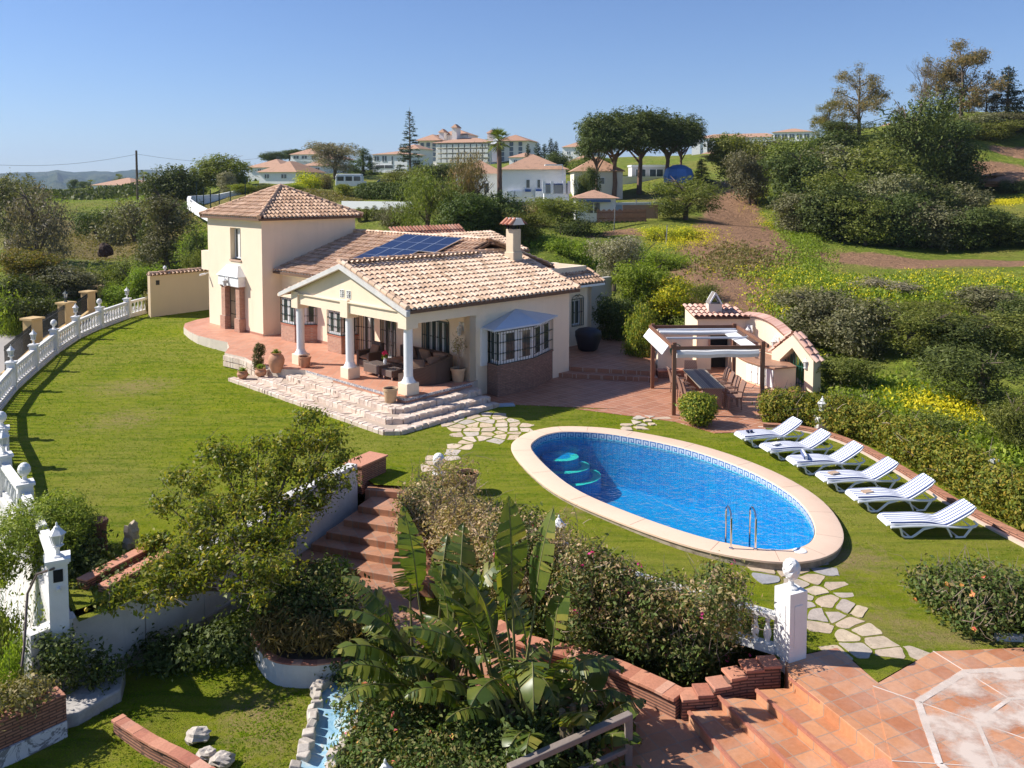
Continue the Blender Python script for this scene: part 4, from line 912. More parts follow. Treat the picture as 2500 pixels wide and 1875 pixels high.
def grille(parent, p, q, z0, z1, nb_, mat=DGREEN, rails=3, th=.014, name='grille', scroll=False, knots=True):
    mb = MB(); p, q = Vector((*p, 0)), Vector((*q, 0))
    for i in range(nb_+1): s = p+(q-p)*i/nb_; mb.bar((s.x, s.y, z0), (s.x, s.y, z1), th if 0 < i < nb_ else th*1.8)
    for j in range(rails): z = z0+(z1-z0)*j/(rails-1); mb.bar((p.x,p.y,z), (q.x,q.y,z), th*(1.8 if j in (0, rails-1) else 1.0))
    if knots:
        for j in range(1, rails-1):
            for i in range(1, nb_): s = p+(q-p)*i/nb_; z = z0+(z1-z0)*j/(rails-1); mb.obox((s.x, s.y, z), (.035,.035,.045))
    if scroll:
        m_ = (p+q)/2; w_ = (q-p).length*.5; d_ = (q-p).normalized(); arc = [(m_+d_*w_*math.cos(t)).to_tuple()[:2]+(z1+.16*math.sin(t)**.8,) for t in np.linspace(.05, PI-.05, 10)]
        mb.tube(arc, .012, 5)
        for s_ in (-1, 1):
            cc = m_+d_*s_*.10; mb.tube([(cc.x+d_.x*.07*math.cos(t)*s_, cc.y+d_.y*.07*math.cos(t)*s_, z1+.12+.07*math.sin(t)) for t in np.linspace(0, 5, 9)], .010, 5)
    return mb.build(name, mat, parent)
CURT = plain('white curtain', (.72,.70,.66), .9, var=.12, sc=3)
def window(parent, ax, c, s0, s1, z0, z1, panes=2, inward=1, dep=.12, frame=.06, name='window', curtain=False, mat=TRIM):
    Q = (lambda s, z, d: (c+d*inward, s, z)) if ax == 'a' else (lambda s, z, d: (s, c+d*inward, z))
    def bx(mb, sa, sb, za, zb_, da, db):
        p, q = Q(sa, za, da), Q(sb, zb_, db); mb.box(min(p[0],q[0]), max(p[0],q[0]), min(p[1],q[1]), max(p[1],q[1]), min(p[2],q[2]), max(p[2],q[2]))
    mb = MB(); bx(mb, s0, s1, z0, z0+frame, dep, dep+.06); bx(mb, s0, s1, z1-frame, z1, dep, dep+.06)
    for i in range(panes+1):
        sc0 = s0+(s1-s0)*i/panes; w_ = frame*(1 if i in (0, panes) else .9); x0 = min(max(sc0-w_/2, s0), s1-w_); bx(mb, x0, x0+w_, z0+frame, z1-frame, dep, dep+.06)
    f = mb.build(name, mat, parent)
    for i in range(panes):
        mb = MB(); a_ = s0+(s1-s0)*i/panes+frame*.4; b2 = s0+(s1-s0)*(i+1)/panes-frame*.4
        mb.quad(Q(a_, z0+frame*.5, dep+.03), Q(b2, z0+frame*.5, dep+.03), Q(b2, z1-frame*.5, dep+.03), Q(a_, z1-frame*.5, dep+.03)); mb.build('pane', GLASS, f)
    if curtain:
        mb = MB()
        for i in range(panes):
            a_ = s0+(s1-s0)*i/panes+frame; wdt = (s1-s0)/panes*.36; mb.quad(Q(a_, z0+frame, dep+.028), Q(a_+wdt, z0+frame, dep+.028), Q(a_+wdt, z1-frame, dep+.028), Q(a_, z1-frame, dep+.028))
        mb.build('curtain', CURT, f)
    return f
TA0, TA1, TB0, TB1 = 2.0, 7.2, 13.8, 19.4
mb = MB()
openwall(mb, 'a', TA0, TB0, TB1, .0, 6.12, .35, [(15.86,16.95,4.06,5.62),(16.25,17.0,.6,2.7)])
openwall(mb, 'b', TB0, TA0+.35, TA1, 0, 6.12, .3, []); openwall(mb, 'b', TB1, TA0+.35, TA1, 0, 6.12, .3, [], -1); openwall(mb, 'a', TA1-.001, TB0+.3, TB1-.3, 0, 6.12, .3, [], -1)
mb.prism([(2.0,19.4),(2.0,20.2),(5.0,20.2),(5.0,19.4)], 3.34, 4.32)
mb.build('tower_wall', CREAM, house)
window(house, 'a', TA0, 15.9, 16.9, 4.1, 5.6, 2, dep=.22, curtain=True)
mb = MB(); mb.box(1.95, 2.3, 15.8, 17.0, 3.98, 4.06); mb.build('window_sill', plain('tile sill', (.55,.36,.26), .8), house)
# tower door with brick columns and white hood
window(house, 'a', TA0, 16.28, 16.98, .62, 2.68, 2, dep=.2, name='door'); grille(house, (1.98,16.28), (1.98,17.0), .7, 2.65, 6, rails=4)
for yy in (15.75, 17.25):
    mb = MB(); mb.box(1.72,2.0,yy-.19,yy+.19,.6,2.72); mb.box(1.66,2.0,yy-.25,yy+.25,.6,1.25); mb.box(1.68,2.0,yy-.23,yy+.23,2.72,2.8); mb.build('brick_column', BRICK, house)
mb = MB(); mb.prism([(1.62,15.45),(1.62,17.55),(2.0,17.55),(2.0,15.45)], 2.8, 3.28)
mb.add([(1.55,15.4,3.28),(1.55,17.6,3.28),(2.0,17.6,3.28),(2.0,15.4,3.28),(1.85,15.95,3.78),(1.85,17.05,3.78),(2.0,17.05,3.78),(2.0,15.95,3.78)], [(0,3,2,1),(4,5,6,7),(0,1,5,4),(1,2,6,5),(3,0,4,7)])
mb.build('door_hood', TRIM, house)
# tiled roof planes --------------------------------------------------------
def roof(parent, name, org, u, up, W_, Lr, slope, inside, mat=ROOF, pitch=.225, expo=.36, thick=.1, panm=PAN, poly=None, jitter=.006, mortar=True):
    """org low corner; u along the eave; up horizontal direction up the slope; inside(s,t) in metres along u and (horizontal) along up"""
    u = Vector(u).normalized(); up = Vector(up).normalized(); cs = 1/math.sqrt(1+slope**2); eh = expo*cs
    mb = MB(); nc, nr_ = int(W_/pitch), int(Lr/eh)+1; mm = MB()
    for i in range(nc):
        s = (i+.5)*pitch; first = True
        for j in range(nr_):
            t = j*eh
            if not inside(s, t+eh*.5): continue
            b0 = org+u*(s+random.uniform(-jitter, jitter))+up*(t+random.uniform(-.008,.008)); b0 = Vector((b0.x, b0.y, org.z+t*slope+random.uniform(-.004,.006)))
            half_tile(mb, b0, up+u*random.uniform(-.015,.015), expo*1.25, .092, .08, slope, lift=.02)
            if first and mortar and t < eh*.5:
                c0 = b0+Vector((0,0,.03)); n_ = len(mm.v)
                vs = [c0+up*.015+u*.08*math.cos(PI*q/6)+Vector((0,0,.07*math.sin(PI*q/6))) for q in range(7)]
                mm.add(vs, [tuple(range(7))])
            first = False
    o = mb.build(name, mat, parent, True)
    if len(mm.v): mm.build('eave_mortar', MORTAR, parent)
    if poly:
        mb = MB(); n_ = len(poly); f = lambda s, t: org+u*s+up*t+Vector((0,0,t*slope))
        tp_ = [f(*q) for q in poly]; mb.add(tp_+[q-Vector((0,0,thick)) for q in tp_], [tuple(range(n_)), tuple(range(n_, 2*n_))[::-1]]+[(i, (i+1) % n_, n_+(i+1) % n_, n_+i) for i in range(n_)])
        mb.build('roof_bed', panm, parent)
    return o
def ridge(parent, p, q, mat=ROOF, r=.11, name='ridge_tiles', step=.36):
    p, q = Vector(p), Vector(q); L = (q-p).length; n_ = max(1, int(L/step)); mb = MB()
    for i in range(n_):
        a_ = p+(q-p)*(i/n_); b2 = p+(q-p)*((i+1.12)/n_); z = Vector((0,0,random.uniform(0,.012)))
        mb.tube([a_+z, b2+z-Vector((0,0,.01))], [r, r*.84], 10)
    return mb.build(name, mat, parent, True)
V = Vector
# tower hip roof
ov = .28; e0, e1, f0_, f1_ = TA0-ov, TA1+ov, TB0-ov, TB1+ov; za = 6.14; apx = V(((e0+e1)/2, (f0_+f1_)/2, 7.62)); ha = (e1-e0)/2; hb = (f1_-f0_)/2; slA = (7.62-za)/ha; slB = (7.62-za)/hb
Wb = f1_-f0_; Wa = e1-e0
roof(house, 'roof', V((e0,f1_,za)), (0,-1,0), (1,0,0), Wb, ha, slA, lambda s, t: t < ha*(1-abs(s-Wb/2)/(Wb/2)), ROOF_OLD, poly=[(0,0),(Wb,0),(Wb/2,ha)])
roof(house, 'roof', V((e0,f0_,za)), (1,0,0), (0,1,0), Wa, hb, slB, lambda s, t: t < hb*(1-abs(s-Wa/2)/(Wa/2)), ROOF_OLD, poly=[(0,0),(Wa,0),(Wa/2,hb)])
roof(house, 'roof', V((e1,f0_,za)), (0,1,0), (-1,0,0), Wb, ha, slA, lambda s, t: t < ha*(1-abs(s-Wb/2)/(Wb/2)), ROOF_OLD, poly=[(0,0),(Wb,0),(Wb/2,ha)])
roof(house, 'roof', V((e1,f1_,za)), (-1,0,0), (0,-1,0), Wa, hb, slB, lambda s, t: t < hb*(1-abs(s-Wa/2)/(Wa/2)), ROOF_OLD, poly=[(0,0),(Wa,0),(Wa/2,hb)])
for c_ in ((e0,f0_),(e0,f1_),(e1,f0_),(e1,f1_)): ridge(house, (c_[0],c_[1],za+.08), apx+V((0,0,.06)), ROOF_OLD, name='hip_tiles')
mb = MB(); mb.box(e0+.1,e1-.1,f0_+.1,f1_-.1,6.04,6.13); mb.build('cornice', TRIM, house)
# main body walls
mb = MB()
holes = [(1.5,3.1,.6,2.55),(4.83,5.84,.6,2.35),(6.3,7.3,.6,2.35)]
openwall(mb, 'a', 3.0, .25, 13.8, -.1, 3.72, .3, holes)
openwall(mb, 'b', .0, 2.7, 8.08, -.1, 3.45, .3, [(3.6,6.9,1.1,2.35)])
mb.box(2.7, 3.0, .0, .3, -.1, 3.45)
openwall(mb, 'a', 8.08, .3, 3.2, -.1, 3.4, .3, [], -1)
mb.prism([(3.5,3.),(3.5,13.8),(10.4,13.8),(10.4,3.0)], .1, 3.4)
mb.build('wall', CREAM, house)
mb = MB(); mb.add([(8.08,-.0,3.45),(8.08,7.2,3.45),(8.08,3.6,4.65),(7.9,0,3.45),(7.9,7.2,3.45),(7.9,3.6,4.65)], [(0,1,2),(3,5,4)]); mb.build('gable_wall', CREAM, house)
# skirting
mb = MB(); mb.box(2.985,3.0,7.35,13.8,.6,.72); mb.box(2.0,2.0-.012,13.8,15.5,.6,.70); mb.box(2.985,3.,.3,1.45,.6,.72); mb.build('skirting', plain('terracotta skirting', (.40,.2,.13), .7), house)
# porch doors
window(house, 'a', 3.0, 1.55, 3.05, .6, 2.52, 4, dep=.15, name='door', curtain=True, mat=plain('grey green frame', (.12,.17,.17), .5)); grille(house, (2.98,1.5), (2.98,3.1), .65, 2.55, 12, rails=4, scroll=True)
window(house, 'a', 3.0, 4.86, 5.8, .6, 2.33, 2, dep=.15, name='door'); grille(house, (2.98,4.83), (2.98,5.84), .65, 2.33, 8, BLACKIRON, rails=4)
window(house, 'a', 3.0, 6.33, 7.27, .6, 2.33, 2, dep=.15, name='door', curtain=True); grille(house, (2.72,7.32), (2.95,6.35), .65, 2.33, 8, BLACKIRON, rails=4)
# bay windows
def bay(poly, zb0, zs, zt, bm, fm=TRIM, roofz=None, nbar=5):
    mb = MB(); mb.prism(poly, zb0, zs); mb.build('brick_apron', bm, house)
    mb = MB(); cx2 = sum(p[0] for p in poly)/len(poly); cy2 = sum(p[1] for p in poly)/len(poly); big = [(cx2+(x-cx2)*1.04, cy2+(y-cy2)*1.04) for x, y in poly]; mb.prism(big, zs, zs+.06); mb.build('bay_sill', ROOF_RED if bm is BRICK else bm, house)
    ins = [(cx2+(x-cx2)*.9, cy2+(y-cy2)*.9) for x, y in poly]
    mb = MB(); mb.prism(ins, zs+.06, zt); fr = mb.build('bay_window', fm, house)
    mbp = MB(); mbc = MB()
    for a_, b2 in zip(ins, ins[1:]):
        a_, b2 = V((*a_, 0)), V((*b2, 0)); L = (b2-a_).length; d_ = (b2-a_)/L; n_ = V((d_.y, -d_.x, 0))
        if n_.dot(V((a_.x-cx2, a_.y-cy2, 0))) < 0: n_ = -n_
        k_ = 2 if L > .5 else 1
        for i in range(k_):
            p_ = a_+d_*(L*(i+.14)/k_)+n_*.006; q_ = a_+d_*(L*(i+.86)/k_)+n_*.006
            mbp.quad((*p_[:2], zs+.2), (*q_[:2], zs+.2), (*q_[:2], zt-.12), (*p_[:2], zt-.12))
            p2 = p_+n_*.004; q2 = p_+(q_-p_)*.3+n_*.004; mbc.quad((*p2[:2], zs+.22), (*q2[:2], zs+.22), (*q2[:2], zt-.14), (*p2[:2], zt-.14))
    mbp.build('pane', GLASS, fr); mbc.build('curtain', CURT, fr)
    for a_, b2 in zip(poly, poly[1:]):
        L = math.hypot(b2[0]-a_[0], b2[1]-a_[1]); grille(house, a_, b2, zs+.08, zt-.02, max(3, round(L/.15)), rails=4)
    return big
bay([(3.0,13.1),(2.2,12.5),(2.2,11.3),(3.0,10.7)], .6, 1.33, 2.62, BRICK)
bay([(3.0,9.2),(2.2,8.6),(2.2,7.55),(3.0,7.45)], .6, 1.3, 2.42, BRICK)
mb = MB(); mb.prism([(3.,13.2),(2.1,12.6),(2.1,11.2),(3.,10.6)], 2.62, 2.74); mb.prism([(3.,9.3),(2.1,8.7),(2.1,7.45),(3.,7.4)], 2.42, 2.52); mb.build('bay_canopy', CREAM, house)
rb = [(3.55,0.0),(3.42,-.7),(5.3,-.7),(7.1,0.0)]
bay(rb, -.1, 1.12, 2.42, BRICKD)
mb = MB(); mb.add([(3.3,0,2.46),(3.1,-.85,2.46),(5.45,-.88,2.46),(7.4,0,2.46),(5.05,0,3.02),(3.3,0,2.52),(3.1,-.85,2.52),(5.45,-.88,2.52),(7.4,0,2.52)], [(0,1,2,3),(0,5,6,1),(1,6,7,2),(2,7,8,3),(5,4,6),(6,4,7),(7,4,8)]); 
m, nt, b = nodes('pale painted bay roof'); v = coord(nt); n1 = noise_t(nt, v, 3, 5, .7); nt.links.new(mixc(nt, n1, (.42,.50,.60), (.66,.70,.76)), b.inputs['Base Color']); b.inputs['Roughness'].default_value = .35
mb.build('bay_roof', m, house)
mb = MB(); mb.box(3.2,3.5,-.08,.0,1.1,2.5); mb.build('bay_cheek', TRIM, house)
# main roof (rises along +x to the ridge at x=7.2)
sM = .345; oM = V((2.54, 13.8, 3.65)); WM_ = 13.8-3.0
def insM(s, t):
    b2 = 13.8-s; z = 3.65+t*sM
    if b2 < 7.25 and z < 3.5+.335*(7.5-b2 if b2 > 3.6 else b2+.3)-.02: return False
    return t < 7.2-2.54 and (b2 > 3.75 or t > 4.4)
roof(house, 'roof', oM, (0,-1,0), (1,0,0), WM_, 4.66, sM, insM, ROOF_OLD, pitch=.25, poly=[(0,0),(13.8-7.6,0),(13.8-3.75,3.9),(13.8-3.75,4.66),(0,4.66)], expo=.4)
roof(house, 'roof', V((10.9, 3.4, 4.02)), (0,1,0), (-1,0,0), 10.4, 3.7, sM, lambda s, t: True, ROOF_OLD, pitch=.25, poly=[(0,0),(10.4,0),(10.4,3.7),(0,3.7)], expo=.4)
ridge(house, (7.2,13.8,5.36), (7.2,3.9,5.36), ROOF, .13); ridge(house, (7.2,3.9,5.36), (8.3,3.5,4.98), ROOF, .13)
mb = MB(); mb.prism([(3.0,3.0),(3.0,13.8),(2.75,13.8),(2.75,3.0)], 3.5, 3.62); mb.build('soffit', TRIM, house)
# porch roof, gable towards the lawn; ridge at y=3.6
sR = .335; LB = 3.9; AW = 8.8
roof(house, 'roof', V((-.4,-.3,3.5)), (1,0,0), (0,1,0), AW, LB, sR, lambda s, t: True, ROOF, poly=[(0,0),(AW,0),(AW,LB),(0,LB)])
def insL(s, t): return 3.5+t*sR > 3.65+(s-.4-2.54)*sM-.02 if s > 2.9 else True
roof(house, 'roof', V((AW-.4-2.2,7.8,3.42)), (-1,0,0), (0,-1,0), AW-2.2, 4.2, .325, lambda s, t: insL(AW-2.2-s, t), ROOF, poly=[(AW-2.2,0),(AW-2.2,4.2),(.3,4.2),(3.6,0)])
ridge(house, (-.42,3.6,4.9), (7.9,3.6,4.9), ROOF_OLD, .12); 
ridge(house, (-.34,-.32,3.62), (-.34,3.6,4.93), ROOF, .10, 'verge_tiles'); ridge(house, (8.33,-.32,3.6), (8.33,3.6,4.9), ROOF, .09, 'verge_tiles')
mb = MB(); mb.add([(-.46,-.4,3.34),(-.46,3.6,4.66),(-.46,7.95,3.26),(-.46,7.95,3.42),(-.46,3.6,4.84),(-.46,-.4,3.52),
                   (-.30,-.4,3.34),(-.30,3.6,4.66),(-.30,7.95,3.26),(-.30,7.95,3.42),(-.30,3.6,4.84),(-.30,-.4,3.52)],
                  [(0,1,4,5),(1,2,3,4),(6,11,10,7),(7,10,9,8),(0,6,7,1),(1,7,8,2),(5,4,10,11),(4,3,9,10),(0,5,11,6),(2,8,9,3)]); mb.build('bargeboard', WHITE_OLD, house)
# porch gable front
mb = MB(); mb.add([(-.18,.1,3.42),(-.18,7.1,3.42),(-.18,7.3,3.5),(-.18,3.6,4.72),(-.18,-.1,3.5),(.05,.1,3.42),(.05,7.1,3.42),(.05,7.3,3.5),(.05,3.6,4.72),(.05,-.1,3.5)], [(0,1,2,3,4),(9,8,7,6,5),(0,5,6,1)]); mb.build('gable_wall', CREAM, house)
mb = MB(); mb.box(-.2,.14,.32,6.85,3.04,3.42); mb.box(-.27,.14,.32,6.85,3.42,3.47); mb.build('beam', CREAM, house)
mb = MB(); mb.box(.2,3.0,-.13,.15,3.02,3.48); mb.build('beam', CREAM, house); mb = MB(); mb.box(.2,3.0,6.85,7.15,3.02,3.42); mb.build('beam', CREAM, house)
mb = MB(); mb.box(.15,3.0,.15,6.85,3.36,3.4); mb.build('porch_ceiling', TRIM, house)
for yy in (.08, 3.58, 7.04):
    mb = MB(); mb.box(-.28,.22,yy-.24,yy+.24,2.86,3.52); mb.build('capital', CREAM, house, bevel=.01)
    mb = MB(); cx2 = -.02; mb.tube([(cx2,yy,1.12),(cx2,yy,2.86)], .155, 20); mb.lathe([(.25,1.02),(.23,1.06),(.18,1.14),(.155,1.22)], (cx2,yy,0), 20); mb.build('column', plain('white column paint', (.82,.82,.83), .5, var=.03), house, True)
    mb = MB(); mb.box(cx2-.26,cx2+.26,yy-.26,yy+.26,.6,1.02); mb.build('plinth', CREAM, house, bevel=.02)
for yy in (3.38, 3.80):
    mb = MB()
    for k_ in range(4): a_ = PI*k_/4; c2, s2 = math.cos(a_), math.sin(a_); mb.bar((-.2, yy-.12*c2, 3.72-.14*s2), (-.2, yy+.12*c2, 3.72+.14*s2), .035, .012)
    for s_ in (-1, 1): mb.bar((-.19, yy+s_*.125, 3.58), (-.19, yy+s_*.125, 3.86), .03, .012)
    mb.bar((-.19, yy-.13, 3.58), (-.19, yy+.13, 3.58), .03, .012); mb.bar((-.19, yy-.13, 3.86), (-.19, yy+.13, 3.86), .03, .012)
    g_ = mb.build('gable_vent', WHITE, house); mb = MB(); mb.quad((-.184, yy-.12, 3.59), (-.184, yy+.12, 3.59), (-.184, yy+.12, 3.85), (-.184, yy-.12, 3.85)); mb.build('vent_opening', plain('dark void', (.01,.01,.01), .9), g_)
# porch and terrace floor
TERR = [(2.7,-.12),(-.45,-.35),(-.5,5.9),(-1.0,6.6),(-1.2,7.4),(-1.25,8.4),(-1.0,9.8),(-1.15,11.3),(-.4,12.4),(.1,13.6),(-.05,15.0),(-.1,16.2),(.1,17.6),(.45,19.0),(1.0,20.1),(2.0,20.9),(3.4,21.4),(6,21.4),(6,19),(3.4,13),(3.4,.1)]
mb = MB(); mb.prism(TERR, .0, .6); mb.m[0] = 1
for i in range(2, len(mb.m)): mb.m[i] = 1
mb.build('terrace_floor', [TERRA, stucco('terrace kerb render', (.66,.57,.47), .3, sc=3)], house)
PT, nt, b = nodes('patterned riser tile'); t_ = nt.nodes.new('ShaderNodeTexCoord'); ck = N(nt, 'ShaderNodeTexVoronoi'); ck.inputs['Scale'].default_value = 22; nt.links.new(t_.outputs['Object'], ck.inputs[0])
nt.links.new(ramp(nt, ck.outputs['Distance'], [(.25,(.08,.10,.2)),(.45,(.55,.52,.48))], 'CONSTANT'), b.inputs['Base Color']); b.inputs['Roughness'].default_value = .4
mb = MB(); mb.bar((-.475,-.37,.56), (-.475,5.85,.56), .05, .075); mb.bar((-.45,-.375,.56), (2.68,-.145,.56), .05, .075); mb.build('tile_border', PT, house)
mb = MB(); mb.bar((-.47,-.36,.48), (-.47,5.85,.48), .03, .09); mb.bar((-.45,-.365,.48), (2.68,-.135,.48), .03, .09); mb.build('riser_tiles', plain('terracotta riser', (.5,.25,.16), .7), house)
# chimney
ch = MB(); ch.box(7.42,7.88,2.55,3.0,3.9,5.86); ch.box(7.38,7.92,2.5,3.05,3.9,4.9); ch.build('chimney', stucco('old cream render', (.74,.60,.42), .25, sc=3, bs=.6), house, bevel=.03)
mb = MB(); [mb.box(x, x+.08, y, y+.08, 5.86, 6.04) for x in (7.44, 7.78) for y in (2.58, 2.9)]; mb.box(7.55,7.75,2.68,2.86,5.86,6.02); mb.build('chimney_vent', plain('flat black', (.02,.02,.02), .9), house)  # posts and core in one even near-black
mb = MB(); mb.add([(7.3,2.45,6.04),(8.0,2.45,6.04),(8.0,3.1,6.04),(7.3,3.1,6.04),(7.52,2.45,6.32),(7.78,2.45,6.32),(7.78,3.1,6.32),(7.52,3.1,6.32)], [(0,3,2,1),(4,5,6,7),(0,1,5,4),(1,2,6,5),(2,3,7,6),(3,0,4,7)]); mb.build('chimney_cap', WHITE, house)
mb = MB()
for i in range(3):
    for s_, o_ in ((1, 7.2), (-1, 8.1)): half_tile(mb, V((o_, 2.55+i*.23, 6.0)), V((s_,0,0)), .44, .11, .09, .9)
mb.build('chimney_tiles', ROOF_RED, house, True)
# right wing
mb = MB(); openwall(mb, 'b', 2.9, 8.05, 12.9, 0, 3.15, .3, [(11.5,12.25,1.25,2.45)]); openwall(mb, 'a', 12.9, 2.9, 9, 0, 3.15, .3, [], -1)
mb.prism([(8.1,2.95),(8.1,8.5),(12.8,8.5),(12.8,2.95)], 3.0, 3.16)
mb.prism([(8.3,3.1),(12.75,3.1),(12.75,3.3),(8.3,3.3)], 3.16, 3.95); mb.prism([(12.6,3.3),(12.75,3.3),(12.75,8.0),(12.6,8.0)], 3.16, 3.95)
mb.build('wing_wall', CREAM, house)
mb = MB(); mb.prism([(13.0,5.4),(17.5,5.4),(17.5,5.7),(13.0,5.7)], 0, 2.9); mb.build('yard_wall', stucco('shade-greyed render', (.45,.42,.38), .1), house)  # wall standing in shade; the shade is put into its grey colour
mb = MB(); mb.prism([(8.3,3.3),(12.6,3.3),(12.6,8),(8.3,8)], 3.16, 3.55); mb.build('roof_terrace', plain('red roof paint', (.50,.06,.05), .6, var=.2), house)
mb = MB(); mb.prism([(8.3,7.9),(12.0,7.9),(12.0,8.2),(8.3,8.2)], 3.5, 4.6); mb.prism([(8.2,5.0),(10.4,5.0),(10.4,5.2),(8.2,5.2)], 3.5, 4.5); mb.build('pink_parapet', plain('pink render', (.68,.36,.33), .9), house)
roof(house, 'roof', V((8.3,2.35,3.2)), (1,0,0), (0,1,0), 4.95, .9, .55, lambda s, t: True, ROOF_OLD, poly=[(0,0),(4.95,0),(4.95,.9),(0,.9)])
mb = MB(); mb.box(8.2,13.2,2.34,2.9,3.08,3.18); mb.build('eave_board', TRIM, house)
window(house, 'b', 2.9, 11.52, 12.23, 1.27, 2.43, 2, dep=.15); grille(house, (11.5,2.86), (12.28,2.86), 1.25, 2.5, 6, DGREEN, rails=3, scroll=True)
roof(house, 'roof', V((9.4,8.0,4.35)), (1,0,0), (0,1,0), 4.6, 2.6, .3, lambda s, t: t < 2.6, ROOF, poly=[(0,0),(4.6,0),(4.6,2.6),(0,2.6)])
mb = MB(); mb.prism([(9.6,8.1),(13.8,8.1),(13.8,12),(9.6,12)], .5, 4.3); mb.build('rear_wing', stucco('pale render', (.78,.70,.60), .06), house)
mb = MB(); mb.prism([(12.9,6.5),(14.6,6.5),(14.6,6.9),(12.9,6.9)], .5, 3.75); mb.build('rear_parapet', CREAM, house)
# low gabled outhouse roof behind, seen left of the solar array
mb = MB(); mb.add([(9.2,12.5,4.5),(9.2,14.2,4.5),(9.2,13.4,5.3),(14,12.5,4.5),(14,14.2,4.5),(14,13.4,5.3)], [(0,1,2),(3,5,4),(0,2,5,3),(1,4,5,2)]); mb.prism([(9.2,12.5),(14,12.5),(14,14.2),(9.2,14.2)], .5, 4.5); mb.build('rear_wing', WHITE, house)
roof(house, 'roof', V((9.1,12.4,4.52)), (1,0,0), (0,1,0), 5.0, 1.1, .8, lambda s, t: True, ROOF_RED, poly=None)
# solar panels ---------------------------------------------------------
m, nt, b = nodes('solar cells'); at = nt.nodes.new('ShaderNodeTexCoord'); br = N(nt, 'ShaderNodeTexBrick', offset=0)
br.inputs['Color1'].default_value = (.008,.016,.055,1); br.inputs['Color2'].default_value = (.010,.020,.07,1); br.inputs['Mortar'].default_value = (.07,.10,.16,1); br.inputs['Scale'].default_value = 1
br.inputs['Brick Width'].default_value = .158; br.inputs['Row Height'].default_value = .158; br.inputs['Mortar Size'].default_value = .003; nt.links.new(at.outputs['Object'], br.inputs[0])
nt.links.new(br.outputs[0], b.inputs['Base Color']); b.inputs['Roughness'].default_value = .28; b.inputs['Specular IOR Level'].default_value = .25; SOL = m; ALU = plain('aluminium', (.6,.62,.65), .35, .8, .05)
sa = math.atan(sM); k_ = 0
rows = [(6.12, [8.75,7.72,6.69,5.66]), (4.58, [8.85,7.82,6.79])]
ords = ['upper row, first from the tower','upper row, second from the tower','upper row, third from the tower','upper row, last, farthest from the tower','lower row, nearest the tower','lower row, middle','lower row, partly cut by the porch ridge']
for ac, bs_ in rows:
    for bc in bs_:
        z = 3.65+(ac-2.54)*sM+.24; wpos = V(hl(ac, bc, z))
        sp = thing('solar_panel', 'blue solar panel on the tiled roof, '+ords[k_], 'solar panel', wpos, HR, 'solar panels'); sp.rotation_euler = (0, -sa, HR); k_ += 1
        mb = MB(); mb.box(-.80,.80,-.49,.49,-.02,.012); mb.build('cells', SOL, sp)
        mb = MB(); mb.box(-.82,.82,-.51,-.49,-.025,.018); mb.box(-.82,.82,.49,.51,-.025,.018); mb.box(-.82,-.80,-.49,.49,-.025,.018); mb.box(.80,.82,-.49,.49,-.025,.018); mb.box(-.01,.01,-.49,.49,.012,.015); mb.build('frame', ALU, sp)
# camera and wall lamps on the house
cc = thing('security_camera', 'white security camera on the left corner of the tower', 'camera', hl(1.85,19.45,3.15), HR); mb = MB(); mb.tube([(0,0,0),(-.28,.05,-.05)], .055, 10); mb.bar((0,0,0), (.15,0,.05), .03); mb.build('body', TRIM, cc, True)
def walllamp(p, rz, label, frame=WP):
    t = thing('wall_lantern', label, 'lantern', p, rz, 'wall lanterns'); mb = MB()
    mb.lathe([(.03,-.30),(.06,-.26),(.09,-.24),(.09,-.22)], (0,-.14,0), 6); mb.lathe([(.11,.0),(.12,.015),(.06,.08),(.02,.12),(.015,.16)], (0,-.14,0), 6); mb.bar((0,0,-.1), (0,-.02,.2), .05, .3)
    mb.tube([(0,0,.1),(0,-.08,.2),(0,-.14,.16)], .012, 5)
    for j in range(6): a_ = PI*j/3; mb.bar((.06*math.cos(a_), -.14+.06*math.sin(a_), -.22), (.1*math.cos(a_), -.14+.1*math.sin(a_), 0), .012)
    mb.build('frame', frame, t); mb = MB(); mb.lathe([(.055,-.22),(.092,0)], (0,-.14,0), 6); mb.build('glass', LGL, t); return t
walllamp(hl(3.0,.75,2.45), HR-PI/2, 'white wall lantern between the porch doors and the bay window')
walllamp(hl(1.62,16.55,3.05), HR-PI/2, 'white wall lantern under the hood of the tower door')
